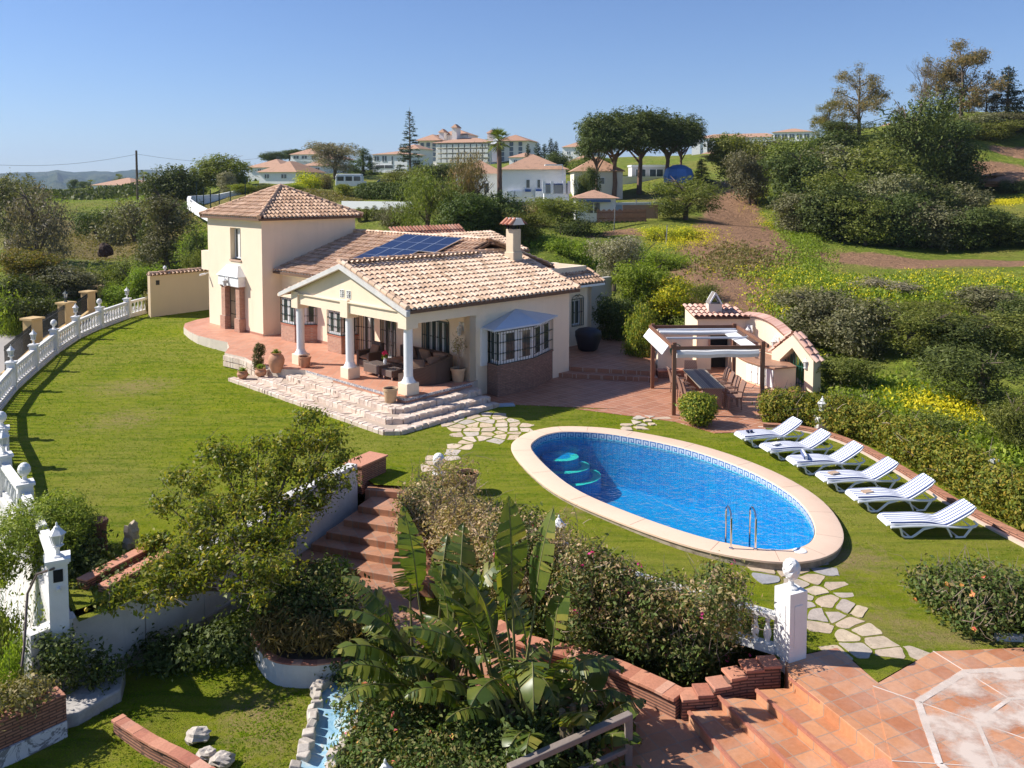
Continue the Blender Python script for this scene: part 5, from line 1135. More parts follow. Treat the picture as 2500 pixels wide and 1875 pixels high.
# ------------------------------------------------------------ stone steps round the porch
STEP = stonem('pale step stone', [(.60,.47,.37),(.68,.54,.43),(.56,.44,.36),(.72,.59,.48),(.62,.51,.43)], 6)
ss = thing('stone_steps', 'three pale irregular stone steps wrapping the porch', 'steps', (O3.x, O3.y, 0), HR)
sr = random.Random(4)
def stonestep(front, z0, z1):
    base_ = [(p[0], p[1]) for p in front]
    mbb = MB()
    # fill body up to the porch
    mbb.prism([(p[0]+(.16 if p[0] < 2.2 else 0), p[1]+(.14 if p[1] < 1 else 0)) for p in front[:3]]+[(front[3][0], front[3][1]-.1), (-.3, front[3][1]-.1), (-.3,-.1), (front[0][0],-.1)], z0, z1-.03); mbb.build('core', plain('joint mortar pale', (.46,.36,.28), .9), ss)
    mbn = MB()
    for a_, b2 in zip(front, front[1:]):
        a_, b2 = V((*a_, 0)), V((*b2, 0)); L = (b2-a_).length; d_ = (b2-a_)/L; n_ = V((d_.y, -d_.x, 0)); s = 0
        if n_.dot(V((.5,2,0))-a_) > 0: n_ = -n_
        while s < L-.05:
            w_ = min(sr.uniform(.17,.34), L-s); c_ = a_+d_*(s+w_/2)-n_*.10; j = lambda q: sr.uniform(-q, q); hw = w_/2-.008
            vs = []
            for zz, e in ((z0-.02, 0), (z1-.02, 0), (z1+.006, .03)):
                for sx, sy in ((-1,-1),(1,-1),(1,1),(-1,1)): q = c_+d_*(sx*(hw-e)+j(.012))+n_*(-sy*(.13-e)+j(.018)); vs.append((q.x, q.y, zz+j(.006)))
            mbn.add(vs, [(0,3,2,1),(0,1,5,4),(1,2,6,5),(2,3,7,6),(3,0,4,7),(4,5,9,8),(5,6,10,9),(6,7,11,10),(7,4,8,11),(8,9,10,11)]); s += w_
    mbn.build('edge_stones', STEP, ss)
F1 = [(2.62,-.68),(-.95,-.82),(-1.2,-.6),(-1.15,6.2)]; F2 = [(2.6,-1.18),(-1.35,-1.35),(-1.75,-1.0),(-1.75,7.3)]; F3 = [(2.6,-1.62),(-1.9,-1.95),(-2.3,-1.6),(-2.25,8.7)]
for Fp, z0, z1 in ((F1,.28,.45),(F2,.12,.295),(F3,-.15,.14)):
    stonestep(Fp, z0, z1)
def trd(reg, z, seed):
    w_ = [hl(*p)[:2] for p in reg]; return crazy('tread_stones', w_, lambda x, y: z-.02, STEP, .34, gap=.018, th=.018, seed=seed)
for reg, z, sd_ in (([(2.6,-.62),(-.95,-.65),(-1.05,6.1),(-.5,5.9),(-.48,-.38),(2.6,-.15)], .445, 11), ([(2.6,-1.1),(-1.3,-1.15),(-1.6,7.1),(-1.25,7.0),(-1.2,-.8),(2.6,-.72)], .285, 12), ([(2.6,-1.5),(-1.85,-1.75),(-2.1,8.5),(-1.8,8.4),(-1.75,-1.3),(2.6,-1.2)], .13, 13)):
    o = trd(reg, z, sd_); o.parent = ss; o.matrix_local = PM(ss).inverted()
mb = MB(); rr = random.Random(2)
for i in range(len(TERR)):
    a_, b2 = V((*TERR[i], 0)), V((*TERR[(i+1) % len(TERR)], 0))
    if not (a_.y > 7 and a_.y < 11.3 and a_.x < 0): continue
    L = (b2-a_).length; d_ = (b2-a_)/L; s = 0
    while s < L-.02:
        w_ = min(rr.uniform(.15,.3), L-s)
        for k2 in range(2):
            c_ = a_+d_*(s+w_/2); mb.obox((c_.x-.03+rr.uniform(-.015,.015), c_.y, .16+k2*.24), (.12, w_*.93, .2), math.atan2(d_.y, d_.x)-PI/2)
        s += w_
mb.build('edge_stones', STEP, ss)
# ------------------------------------------------------------ rattan and cushions
def weave(name, c1, c2, sc=40, horiz=False):
    m, nt, b = nodes(name); v = coord(nt); w1 = N(nt, 'ShaderNodeTexWave', wave_type='BANDS', bands_direction='Z'); w1.inputs['Scale'].default_value = sc*.35; w1.inputs['Distortion'].default_value = .5
    w2 = N(nt, 'ShaderNodeTexWave', wave_type='BANDS', bands_direction='DIAGONAL'); w2.inputs['Scale'].default_value = sc*.3
    nt.links.new(v, w1.inputs[0]); nt.links.new(v, w2.inputs[0]); f = mth(nt, 'MULTIPLY', w1.outputs['Fac'], w2.outputs['Fac'])
    nt.links.new(mixc(nt, f, c1, c2), b.inputs['Base Color']); b.inputs['Roughness'].default_value = .6; bump(nt, b, f, .6, .006); return m
RAT = weave('brown rattan', (.045,.028,.02), (.16,.10,.07)); RAT2 = weave('pink brown rattan', (.20,.11,.08), (.40,.25,.19), 30)
CUSH = plain('brown cushion', (.27,.16,.10), .95, var=.12, bs=.2)
def cushion(mb, c, s, rz=0, tilt=0):
    M = Matrix.Translation(V(c)) @ Matrix.Rotation(rz, 4, 'Z') @ Matrix.Rotation(tilt, 4, 'X'); n = 6; k = len(mb.v)
    for sgn in (-1, 1):
        for i in range(n+1):
            for j in range(n+1):
                u, w_ = 2*i/n-1, 2*j/n-1; e = (1-abs(u)**4)*(1-abs(w_)**4); mb.v.append(tuple(M @ V((u*s[0]/2*(1-.05*(w_*w_)), w_*s[1]/2*(1-.05*u*u), sgn*s[2]/2*(.35+.65*e**.5)))))
    for q in (0, 1):
        b0 = k+q*(n+1)**2
        for i in range(n):
            for j in range(n):
                f = [b0+i*(n+1)+j, b0+(i+1)*(n+1)+j, b0+(i+1)*(n+1)+j+1, b0+i*(n+1)+j+1]; mb.f.append(f if q else f[::-1]); mb.m.append(0)
    B0, B1 = k, k+(n+1)**2
    ed = [i*(n+1) for i in range(n+1)]+[n*(n+1)+j for j in range(1, n+1)]+[i*(n+1)+n for i in range(n-1, -1, -1)]+[j for j in range(n-1, 0, -1)]
    for a_, b2 in zip(ed, ed[1:]+ed[:1]): mb.f.append([B0+a_, B0+b2, B1+b2, B1+a_]); mb.m.append(0)
ac = thing('armchair', 'brown rattan armchair with cushions at the back of the porch', 'armchair', hl(1.75, 4.75, .6), HR)
mb = MB(); mb.box(-.42,.38,-.42,-.28,0,.62); mb.box(-.42,.38,.28,.42,0,.62); mb.box(-.4,.38,-.28,.28,0,.3); mb.build('frame', RAT, ac, bevel=.03); mb = MB(); mb.box(.24,.4,-.34,.34,.25,.92); mb.build('backrest', RAT, ac, bevel=.03)
mb = MB(); cushion(mb, (-.08,0,.38), (.62,.54,.16)); mb.build('seat_cushion', CUSH, ac, 'all'); mb = MB(); cushion(mb, (.16,0,.62), (.5,.42,.16), -PI/2, R(70)); mb.build('back_cushion', CUSH, ac, 'all')
sf = thing('corner_sofa', 'brown rattan corner sofa with a rounded back and loose cushions', 'sofa', hl(1.7, 1.6, .6), HR)
mb = MB(); prof = [tuple(p)[:2] for p in smooth_poly([(-1.0,-.62),(-.2,-1.12),(.75,-.95),(1.02,0),(.95,1.3),(.9,2.2)], 5, False)]
n_ = len(prof)
for i in range(n_-1):
    a_, b2 = V((*prof[i], 0)), V((*prof[i+1], 0)); d_ = (b2-a_).normalized(); nn_ = V((-d_.y, d_.x, 0))*.16; h0 = .6+.28*sst(0, n_*.35, i); h1 = .6+.28*sst(0, n_*.35, i+1)
    mb.add([a_, b2, b2+nn_, a_+nn_, a_+V((0,0,h0)), b2+V((0,0,h1)), b2+nn_+V((0,0,h1)), a_+nn_+V((0,0,h0))], [(0,3,2,1),(4,5,6,7),(0,1,5,4),(1,2,6,5),(2,3,7,6),(3,0,4,7)])
mb.build('backrest', RAT, sf)
mb = MB(); mb.prism([(-.9,-.5),(-.1,-1.0),(.7,-.85),(.9,0),(.85,2.2),(.1,2.2),(.1,.25),(-.2,.15),(-.9,.15)], .02, .32); mb.build('base', RAT, sf)
mb = MB(); cushion(mb, (-.4,-.3,.38), (.9,.7,.16), -.4); cushion(mb, (.45,.0,.38), (.8,.9,.16)); cushion(mb, (.45,.95,.38), (.8,.9,.16)); cushion(mb, (.45,1.85,.38), (.8,.8,.16)); mb.build('seat_cushion', CUSH, sf, 'all')
for c_, s_, rz_, tl_ in (((-.62,-.55,.66),(.62,.46,.17),-.5,R(50)), ((.1,-.72,.68),(.6,.5,.18),.1,R(60)), ((.68,-.35,.70),(.55,.5,.18),PI/2+.35,R(65)), ((.75,.6,.68),(.6,.5,.18),PI/2,R(66)), ((.72,1.5,.68),(.6,.5,.18),PI/2,R(66))):
    mb = MB(); cushion(mb, c_, s_, rz_, tl_); mb.build('back_cushion', CUSH, sf, 'all')
def rtable(p, lx, ly, h, label):
    t = thing('coffee_table', label, 'table', p, HR); mb = MB(); mb.box(-lx/2,lx/2,-ly/2,ly/2,.12,h); mb.build('body', RAT2 if False else weave('grey rattan '+label[:6], (.11,.075,.06), (.26,.19,.16)), t, bevel=.012)
    for sx in (-1, 1):
        for sy in (-1, 1): mb = MB(); mb.tube([(sx*(lx/2-.06), sy*(ly/2-.06), 0), (sx*(lx/2-.06), sy*(ly/2-.06), .12)], .028, 8); mb.build('leg', CHROME, t)
    mb = MB(); mb.box(-lx/2+.03,lx/2-.03,-ly/2+.03,ly/2-.03,h+.001,h+.008); mb.build('glass_top', plain('smoked glass', (.16,.13,.12), .08), t)
rtable(hl(1.0, 3.28, .6), .62, .95, .44, 'larger brown rattan coffee table with chrome legs'); rtable(hl(1.02, 2.35, .6), .6, .62, .36, 'smaller low rattan table beside the coffee table')
vs_ = thing('flower_vase', 'white vase with pink flowers on the rattan coffee table', 'vase', hl(1.1, 2.95, 1.05)); mb = MB(); mb.lathe([(.045,0),(.07,.06),(.06,.14),(.05,.2),(.065,.22)], (0,0,0), 14); mb.build('vase', TRIM, vs_, True)
bx_ = thing('side_box', 'small dark rattan cube beside the potted tree on the porch', 'side table', hl(2.4, .95, .6), HR); mb = MB(); mb.box(-.2,.2,-.25,.25,0,.38); mb.build('body', RAT, bx_, bevel=.015)
# ------------------------------------------------------------ pots
def pot(p, r, h, label, mat=CLAYPOT, prof=None, soil=True):
    t = thing('clay_pot', label, 'pot', p); mb = MB()
    pr_ = prof or [(r*.68,0),(r*.72,.01),(r*.93,h*.82),(r*1.02,h*.83),(r*1.04,h),(r*.93,h),(r*.90,h*.86)]
    mb.lathe(pr_, (0,0,0), 24); mb.build('body', mat, t, True)
    if soil: mb = MB(); mb.lathe([(r*.9,h*.84),(r*.9,h*.86)], (0,0,0), 18); mb.build('soil', SOIL, t)
    return t
pot(hl(-.75,.12,.45), .25, .48, 'large pale clay pot on the top stone step by the front column', CLAYP2)
pot(hl(2.42,.33,.6), .27, .5, 'pale clay pot holding a thin leafless tree on the porch', CLAYP2)
pot(hl(-.25,6.35,.6), .24, .44, 'plain clay pot beside the left porch column')
amph = pot(hl(-1.15,6.95,.45), .3, .8, 'tall clay jar with a plant on top at the porch corner', CLAYPOT, [(.17,0),(.19,.02),(.3,.35),(.32,.5),(.27,.64),(.2,.70),(.19,.74),(.23,.78),(.21,.78),(.18,.74)], False)
pot(hl(-1.95,8.15,.15), .2, .3, 'small round clay pot on the lowest stone step', CLAYPOT, [(.12,0),(.2,.08),(.22,.18),(.17,.27),(.2,.3),(.17,.3),(.15,.27)])
pot(hl(-1.6,7.35,.3), .2, .32, 'small round clay pot beside the trimmed conifer', CLAYPOT, [(.12,0),(.21,.08),(.23,.19),(.18,.28),(.21,.32),(.18,.32),(.16,.28)])
pot(tuple(gz(1010,1062,0)), .27, .5, 'clay pot standing behind the dry hedge near the stone finial')
rkm = stonem('brown boulder', [(.46,.36,.24),(.5,.4,.28)], 4)
def rock(p, s, label, seed=0, mat=None, cat='rock', name='boulder'):
    t = thing(name, label, cat, p); mb = MB(); n1_, n2_ = 9, 12
    for i in range(n1_+1):
        for j in range(n2_):
            th_, ph_ = PI*i/n1_, 2*PI*j/n2_; d_ = V((math.sin(th_)*math.cos(ph_), math.sin(th_)*math.sin(ph_), math.cos(th_))); k2 = 1+.45*noise.noise(d_*1.6+V((seed,0,0)))+.22*noise.noise(d_*4+V((0,seed,0)))
            mb.v.append((d_.x*s[0]*k2, d_.y*s[1]*k2, s[2]*(.85+d_.z*k2)))
    for i in range(n1_):
        for j in range(n2_): a_ = i*n2_+j; b2 = i*n2_+(j+1) % n2_; mb.f.append([a_, a_+n2_, b2+n2_, b2]); mb.m.append(0)
    mb.build('rock', mat or rkm, t, False); return t
rock(tuple(gz(284,1188,-.08)), (.19,.17,.32), 'upright brown boulder on the lawn beside the lemon tree', 3)
wr = stonem('white rock', [(.46,.40,.34),(.56,.49,.42)], 5)
for (dx, dy, s, lb, sd_) in ((425,1600,(.2,.16,.1),'white rock at the edge of the lower lawn, upper left of three',1),(447,1640,(.16,.13,.09),'white rock at the bottom edge of the lower lawn, middle of three',2),(482,1652,(.17,.14,.1),'white rock at the bottom edge of the lower lawn, rightmost of three',5)): rock(tuple(gz(dx,dy,-1.25)), s, lb, sd_, wr)
# ------------------------------------------------------------ sun loungers
LPW = plain('white plastic', (.80,.81,.84), .4, var=.03)
STR, nt, b = nodes('striped lounger cushion'); t_ = nt.nodes.new('ShaderNodeTexCoord'); s_ = nt.nodes.new('ShaderNodeSeparateXYZ'); nt.links.new(t_.outputs['Object'], s_.inputs[0])
f = mth(nt, 'FRACT', mth(nt, 'ADD', mth(nt, 'MULTIPLY', s_.outputs[1], 9.2), .5+.25)); f = mth(nt, 'LESS_THAN', f, .40)
nt.links.new(mixc(nt, f, (.80,.80,.82), (.09,.12,.25)), b.inputs['Base Color']); b.inputs['Roughness'].default_value = .85
def make_lounger(label):
    t = thing('sun_lounger', label, 'sun lounger', (0,0,0), 0, 'white loungers in a row along the brick kerb'); W2 = .33
    prof = [(-.98,.27),(-.9,.31),(-.6,.315),(-.25,.325),(.0,.31),(.18,.27),(.3,.27),(.5,.37),(.75,.52),(.93,.64),(.99,.66)]
    pf = [tuple(p)[:2] for p in smooth_poly(prof, 3, False)]
    def slab(w_, up, th_, mat, nm, lo=0, hi=None):
        mb = MB(); q = pf[lo:hi]; n_ = len(q)
        for x, z in q:
            ee = w_*(1-.25*sst(.85, 1.0, abs(x)))
            mb.v += [(x,-ee,z+up-th_),(x,-ee,z+up),(x,ee,z+up),(x,ee,z+up-th_)]
        for i in range(n_-1):
            for j in range(4): k = i*4; mb.f.append([k+j, k+(j+1) % 4, k+4+(j+1) % 4, k+4+j][::-1]); mb.m.append(0)
        mb.f += [[0,1,2,3],[4*n_-1,4*n_-2,4*n_-3,4*n_-4]]; mb.m += [0,0]
        return mb.build(nm, mat, t, True)
    slab(W2, 0, .035, LPW, 'deck'); slab(W2-.035, .03, .03, STR, 'striped_towel', 3, -2)
    for sy in (-1, 1):
        y = sy*(W2-.01); mb = MB()
        mb.tube([(-.92,y,.24),(-.5,y,.27),(0,y,.28),(.35,y,.25),(.8,y,.23),(.93,y,.26),(.98,y*.98,.3),(.9,y*.96,.38)], [.03,.035,.035,.03,.028,.03,.03,.02], 6); mb.build('side_rail', LPW, t, True)
        mb = MB(); mb.tube([(-.72,y,.26),(-.66,y,.05),(-.6,y,.015),(-.45,y,.015),(-.38,y,.06),(-.2,y,.2),(.05,y,.26)], [.028,.024,.026,.026,.028,.03,.03], 6); mb.build('leg', LPW, t, True)
        mb = MB(); mb.tube([(.3,y,.26),(.42,y,.02)], [.026,.02], 6); mb.tube([(.86,y,.24),(.7,y,.02),(.6,y,.012),(.5,y,.012)], [.03,.026,.022,.02], 6); mb.build('leg', LPW, t, True)
    mb = MB(); mb.tube([(-.5,-W2,.02),(-.5,W2,.02)], .02, 6); mb.tube([(.55,-W2,.02),(.55,W2,.02)], .02, 6); mb.tube([(.62,-.2,.43),(.85,-.25,.24)], .012, 6); mb.tube([(.62,.2,.43),(.85,.25,.24)], .012, 6); mb.build('crossbar', LPW, t)
    return t
LS = [((6.88,24.7),(8.38,25.25),'striped white lounger farthest from the camera, beside the patio corner, dark glasses on it'),((7.3,23.55),(8.8,24.05),'second lounger from the patio, white book on its foot end'),((7.75,22.45),(9.1,22.6),'third lounger from the patio, rolled striped towel on its foot end'),
      ((8.1,21.15),(9.45,21.3),'fourth lounger from the patio, brown book on the striped towel'),((8.4,19.8),(9.65,19.95),'fifth lounger from the patio, next to last, brown book and rumpled towel'),((8.65,18.45),(9.75,18.4),'nearest lounger, empty striped towel, beside the rose bush')]
lo0 = None; LC = []
for i, (a_, b2, lb) in enumerate(LS):
    mid = V(((a_[0]+b2[0])/2+.02, (a_[1]+b2[1])/2+.32, lawn_z(*a_)+.01)); an = math.atan2(b2[1]-a_[1], b2[0]-a_[0])
    ang = [.22,.2,.12,.09,.06,.0][i]
    if lo0 is None: lo0 = make_lounger(lb); lo0.location = mid; lo0.rotation_euler.z = ang
    else: dup(lo0, mid, ang, lb, scale=(1, 1, [1, .96, 1.03, 1.0, 1.05, .98][i]))
    LC.append((mid, ang))
def onl(i, x, y, z): m_, a_ = LC[i]; return (m_.x+x*math.cos(a_)-y*math.sin(a_), m_.y+x*math.sin(a_)+y*math.cos(a_), m_.z+z)
PAPER = plain('paper', (.75,.73,.68), .8, var=.04); BC = plain('tan book cover', (.52,.36,.24), .6)
for i, lb, cm, pos in ((1,'white book lying on the second lounger',PAPER,(-.6,0)),(3,'brown book lying on the fourth lounger',BC,(-.6,.02)),(4,'brown book lying on the fifth lounger',BC,(-.55,.0))):
    t = thing('book', lb, 'book', onl(i, pos[0], pos[1], .362), LC[i][1]+.3); mb = MB(); mb.box(-.12,.12,-.085,.085,0,.006); mb.box(-.12,.12,-.085,.085,.026,.032); mb.box(-.12,-.115,-.085,.085,0,.032); mb.build('cover', cm, t); mb = MB(); mb.box(-.113,.115,-.08,.08,.006,.026); mb.build('pages', PAPER, t)
t = thing('towel', 'rolled blue and white towel on the third lounger', 'towel', onl(2, -.55, .05, .42), LC[2][1]+1.3); mb = MB(); mb.tube([(-.28,0,0),(-.1,0,.01),(.1,0,0),(.28,0,.01)], [.06,.065,.065,.06], 12); mb.build('roll', STR, t, True)
t = thing('sunglasses', 'dark swimming goggles on the farthest lounger', 'goggles', onl(0, -.6, .0, .37), LC[0][1]); mb = MB(); mb.lathe([(.045,0),(.05,.03),(.03,.05)], (-.06,0,0), 10); mb.lathe([(.045,0),(.05,.03),(.03,.05)], (.06,0,0), 10); mb.build('lenses', plain('navy plastic', (.01,.015,.06), .3), t); mb = MB(); mb.tube([(.1*math.cos(a_), .02+.09*math.sin(a_), .02) for a_ in np.linspace(0, 2*PI, 14)], .008, 5); mb.build('strap', plain('navy plastic', (.01,.015,.06), .3), t)
# brick kerb between lawn and hedge
kb = [tuple(p)[:2] for p in smooth_poly([(8.0,27.0),(8.9,26.75),(9.62,26.1),(10.15,24.9),(10.42,23.2),(10.58,21.6),(10.72,20.0),(10.95,18.8),(11.3,17.5),(11.7,16.2)], 4, False)]
wall_run('brick_kerb', 'low stacked brick kerb running between the loungers and the hedge', kb, -.3, .13, .2, BRICKR, capm=None, cat='kerb')
wall_run('kerb_footing', 'pale mortar footing at the foot of the brick kerb', [(x-.16, y-.02) for x, y in kb], -.3, .03, .1, plain('pale mortar', (.6,.48,.38), .9, var=.15), cat='kerb')
# ------------------------------------------------------------ pergola
WOODP = plain('brown pergola wood', (.22,.10,.055), .55, var=.15)
pg = thing('pergola', 'brown wooden pergola with rolled white canopies over the dining table', 'pergola', (0,0,0))
Pfl, Pfr, Pbl, Pbr = V((5.41,28.38,0)), V((8.42,28.59,0)), V((5.32,32.19,0)), V((8.42,32.3,0))
for p in (Pfl, Pfr, Pbl, Pbr): mb = MB(); mb.box(p.x-.065,p.x+.065,p.y-.065,p.y+.065,.02,2.48); mb.build('post', WOODP, pg, bevel=.008)
def bm(p, q, z, w_=.06, h_=.12, mat=WOODP, nm='beam', ex=0): d_ = (q-p).normalized()*ex; mb = MB(); mb.bar((p-d_)+V((0,0,z)), (q+d_)+V((0,0,z)), w_, h_); return mb.build(nm, mat, pg)
bm(Pfl, Pfr, 2.28, ex=.0); bm(Pbl, Pbr, 2.36); bm(Pfl+V((-.1,-.15,0)), Pbl+V((-.1,.1,0)), 2.36, .08, .12); bm(Pfr+V((.1,-.25,0)), Pbr+V((.1,.1,0)), 2.36, .08, .12)
CANV = plain('white canvas', (.74,.73,.72), .9, var=.06)
GAL = plain('grey aluminium rail', (.55,.57,.62), .4, .3, .05)
def lerp(t): return Pfl+(Pbl-Pfl)*t, Pfr+(Pbr-Pfr)*t
for t__, z in ((.05,2.16),(.45,2.30),(.86,2.34)):
    p, q = lerp(t__); mb = MB(); mb.bar(p+V((.08,0,z)), q+V((-.08,0,z)), .09, .07); mb.build('canopy_rail', GAL, pg, bevel=.01)
p, q = lerp(.03); mb = MB()
sec = [(0,0),(.10,-.05),(.13,-.15),(.06,-.25),(-.05,-.24),(-.1,-.12),(-.06,-.02)]
k = len(mb.v)
for i in range(9):
    c_ = p+(q-p)*((i+.3)/8.6)+V((0,0,2.17)); sg = .015*math.sin(i*1.7)
    for y_, z_ in sec: mb.v.append((c_.x, c_.y+y_, c_.z+z_+sg))
for i in range(8):
    for j in range(7): a_ = i*7+j; b2 = i*7+(j+1) % 7; mb.f.append([a_, b2, b2+7, a_+7]); mb.m.append(0)
mb.f += [list(range(7))[::-1], list(range(56, 63))]; mb.m += [0, 0]; mb.build('rolled_canopy', CANV, pg, True)
# sloping side valances hanging from the left and right beams, second rear roll
mb = MB(); a_, b2 = Pfl+V((-.16,.2,2.33)), Pbl+V((-.16,-.1,2.33)); o_ = V((-.22,0,-.30)); mb.add([a_, b2, b2+o_, a_+o_, a_+V((.01,0,-.02)), b2+V((.01,0,-.02)), b2+o_+V((.01,0,-.02)), a_+o_+V((.01,0,-.02))], [(0,1,2,3),(7,6,5,4),(0,4,5,1),(1,5,6,2),(2,6,7,3),(3,7,4,0)]); mb.build('valance', CANV, pg)
mb = MB(); a_, b2 = Pfr+V((-.14,.1,2.28)), Pbr+V((-.14,-.4,2.28)); o_ = V((-.42,0,-.05)); mb.add([a_, b2, b2+o_, a_+o_, a_+V((0,0,-.03)), b2+V((0,0,-.03)), b2+o_+V((0,0,-.03)), a_+o_+V((0,0,-.03))], [(0,1,2,3),(7,6,5,4),(0,4,5,1),(1,5,6,2),(2,6,7,3),(3,7,4,0)]); mb.build('valance', CANV, pg)
p, q = lerp(.80); mb = MB(); mb.tube([p+V((.1,0,2.26)), (p+q)/2+V((0,0,2.24)), q+V((-.1,0,2.26))], .09, 10); mb.build('rolled_canopy', CANV, pg, True)
# dining table and chairs
dt = thing('dining_table', 'long dining table with slatted wooden top under the pergola', 'table', (6.87, 30.55, 0.02))
m, nt, b = nodes('grey slatted wood'); v = coord(nt); br = N(nt, 'ShaderNodeTexBrick', offset=0); br.inputs['Brick Width'].default_value = 3; br.inputs['Row Height'].default_value = .07; br.inputs['Mortar Size'].default_value = .006; br.inputs['Scale'].default_value = 1
br.inputs['Color1'].default_value = (.30,.24,.18,1); br.inputs['Color2'].default_value = (.38,.31,.23,1); br.inputs['Mortar'].default_value = (.08,.06,.05,1)
mp = nt.nodes.new('ShaderNodeMapping'); mp.inputs['Rotation'].default_value = (0,0,PI/2); nt.links.new(v, mp.inputs[0]); nt.links.new(mp.outputs[0], br.inputs[0]); nt.links.new(br.outputs[0], b.inputs['Base Color']); b.inputs['Roughness'].default_value = .6
mb = MB(); mb.box(-.43,.43,-1.5,1.55,.72,.76); mb.build('tabletop', m, dt, bevel=.008); mb = MB(); mb.box(-.06,.06,-1.45,1.5,.761,.765); mb.build('centre_strip', plain('dark slats', (.14,.11,.10), .6), dt)
for sy in (-1.35, 1.35): mb = MB(); mb.box(-.33,.33,sy-.1,sy+.1,0,.72); mb.build('leg', RAT2, dt, bevel=.01)
def make_chair(label):
    t = thing('dining_chair', label, 'chair', (0,0,0), 0, 'rattan chairs around the dining table')   # faces +x
    mb = MB(); mb.box(-.24,.22,-.25,.25,.40,.46); mb.build('seat', RAT2, t, bevel=.015)
    mb = MB(); pr_ = [(-.22,.42),(-.25,.6),(-.30,.78),(-.37,.97)]; k = 0
    for x, z in pr_:
        w_ = .25-.02*(z > .9); mb.v += [(x-.02,-w_,z),(x+.02,-w_,z),(x+.02,w_,z),(x-.02,w_,z)]
    for i in range(3):
        for j in range(4): k = i*4; mb.f.append([k+j, k+(j+1) % 4, k+4+(j+1) % 4, k+4+j]); mb.m.append(0)
    mb.f += [[3,2,1,0],[12,13,14,15]]; mb.m += [0,0]; mb.build('backrest', RAT2, t, True)
    for sx in (-1, 1):
        for sy in (-1, 1): mb = MB(); mb.tube([(sx*.2,sy*.22,.42),(sx*.22,sy*.23,0)], [.025,.018], 6); mb.build('leg', RAT2, t)
    for sy in (-1, 1): mb = MB(); mb.tube([(-.26,sy*.25,.63),(-.05,sy*.27,.66),(.16,sy*.26,.64),(.2,sy*.25,.44)], .022, 6); mb.build('armrest', RAT2, t)
    return t
CL = [(6.22,29.25,.0,'rattan chair on the pool end of the table\'s left side'),(6.18,29.95,.06,'rattan chair second from the pool end on the left side of the table'),(6.15,30.65,-.05,'rattan chair third on the left side of the dining table'),(6.12,31.35,.04,'rattan chair on the far end of the table\'s left side'),
      (7.62,29.2,PI,'rattan chair nearest the camera on the right side of the table'),(7.62,29.9,PI+.07,'rattan chair second on the right side of the dining table'),(7.6,30.6,PI-.05,'rattan chair third on the right side of the dining table'),(7.6,31.3,PI+.04,'rattan chair farthest back on the right side of the table'),(6.85,32.35,-PI/2,'rattan chair at the far head of the dining table'),(6.9,28.75,PI/2,'rattan chair at the near head of the dining table')]
c0 = None
for x, y, rz_, lb in CL[:9]:
    if c0 is None: c0 = make_chair(lb); c0.location = (x,y,.02); c0.rotation_euler.z = rz_
    else: dup(c0, (x,y,.02), rz_, lb)
# covered barbecue
gb = thing('covered_barbecue', 'round barbecue under a black cover on the shaded back patio', 'barbecue', hl(11.3,1.75,.34)); mb = MB(); n_ = 18; pr_ = [(.34,.0),(.42,.05),(.52,.4),(.6,.7),(.58,.86),(.45,.96),(.15,1.03),(.01,1.04)]
for r_, z_ in pr_:
    for j in range(n_): a_ = 2*PI*j/n_; rr_ = r_*(1+.06*math.sin(a_*5+z_*3)*(1 if z_ < .8 else .3)); mb.v.append((rr_*math.cos(a_), rr_*math.sin(a_), z_))
for i in range(len(pr_)-1):
    for j in range(n_): a_ = i*n_+j; b2 = i*n_+(j+1) % n_; mb.f.append([a_, b2, b2+n_, a_+n_]); mb.m.append(0)
mb.build('cover', plain('black cover cloth', (.016,.015,.025), .55, var=.3), gb, 'all')
# ------------------------------------------------------------ outdoor kitchen
ok = thing('outdoor_kitchen', 'cream outdoor kitchen with brick oven, tiled roof and curved wall', 'outdoor kitchen', (0,0,0))
blk = [(7.72,35.5),(7.38,36.6),(7.9,38.2),(9.6,37.9),(10.3,36.2),(9.7,35.45)]
mb = MB()
openings = [(8.3,9.02,.0,.68),(8.25,9.1,.95,1.55)]
openwall(mb, 'b', 35.5, 7.72, 9.7, 0, 2.2, .6, openings)
mb.quad((7.72,35.5,0),(7.72,35.5,2.22),(7.42,36.6,2.44),(7.42,36.6,0)); mb.quad((7.42,36.6,0),(7.42,36.6,2.44),(9.6,36.7,2.44),(9.6,36.7,0)); mb.quad((9.6,36.7,0),(9.6,36.7,2.44),(9.7,35.5,2.22),(9.7,35.5,0))
mb.box(7.9,9.6,36.05,36.12,0,2.2)
mb.build('oven_wall', CREAM, ok)
mb = MB(); mb.box(8.18,9.17,35.44,35.5,.8,.95); mb.box(8.18,8.25,35.44,35.5,.95,1.55); mb.box(9.1,9.17,35.44,35.5,.95,1.55); mb.box(8.18,9.17,35.44,35.5,1.55,1.72); mb.build('oven_surround', BRICK, ok)
mb = MB(); mb.box(8.25,9.1,35.98,36.03,.9,1.6); mb.box(8.3,9.02,35.98,36.03,0,.7); mb.build('oven_recess', plain('flat black', (.02,.02,.02), .9), ok)  # even near-black panels closing both oven openings
cyl = V((8.6,36.3,0)); mb = MB()
bedp = MB()
for ring in range(4):
    y0_ = 35.32+ring*.34; z0_ = 2.24+ring*.075
    for i in range(11):
        x_ = 7.62+i*.225
        if x_ < 7.4+.18*max(0, ring-3) or x_ > 9.95-.12*ring: continue
        half_tile(mb, V((x_-.05*ring, y0_, z0_)), V((-.12,1,0)), .43, .095, .085, .22)
mb.build('roof_tiles', ROOFK, ok, True)
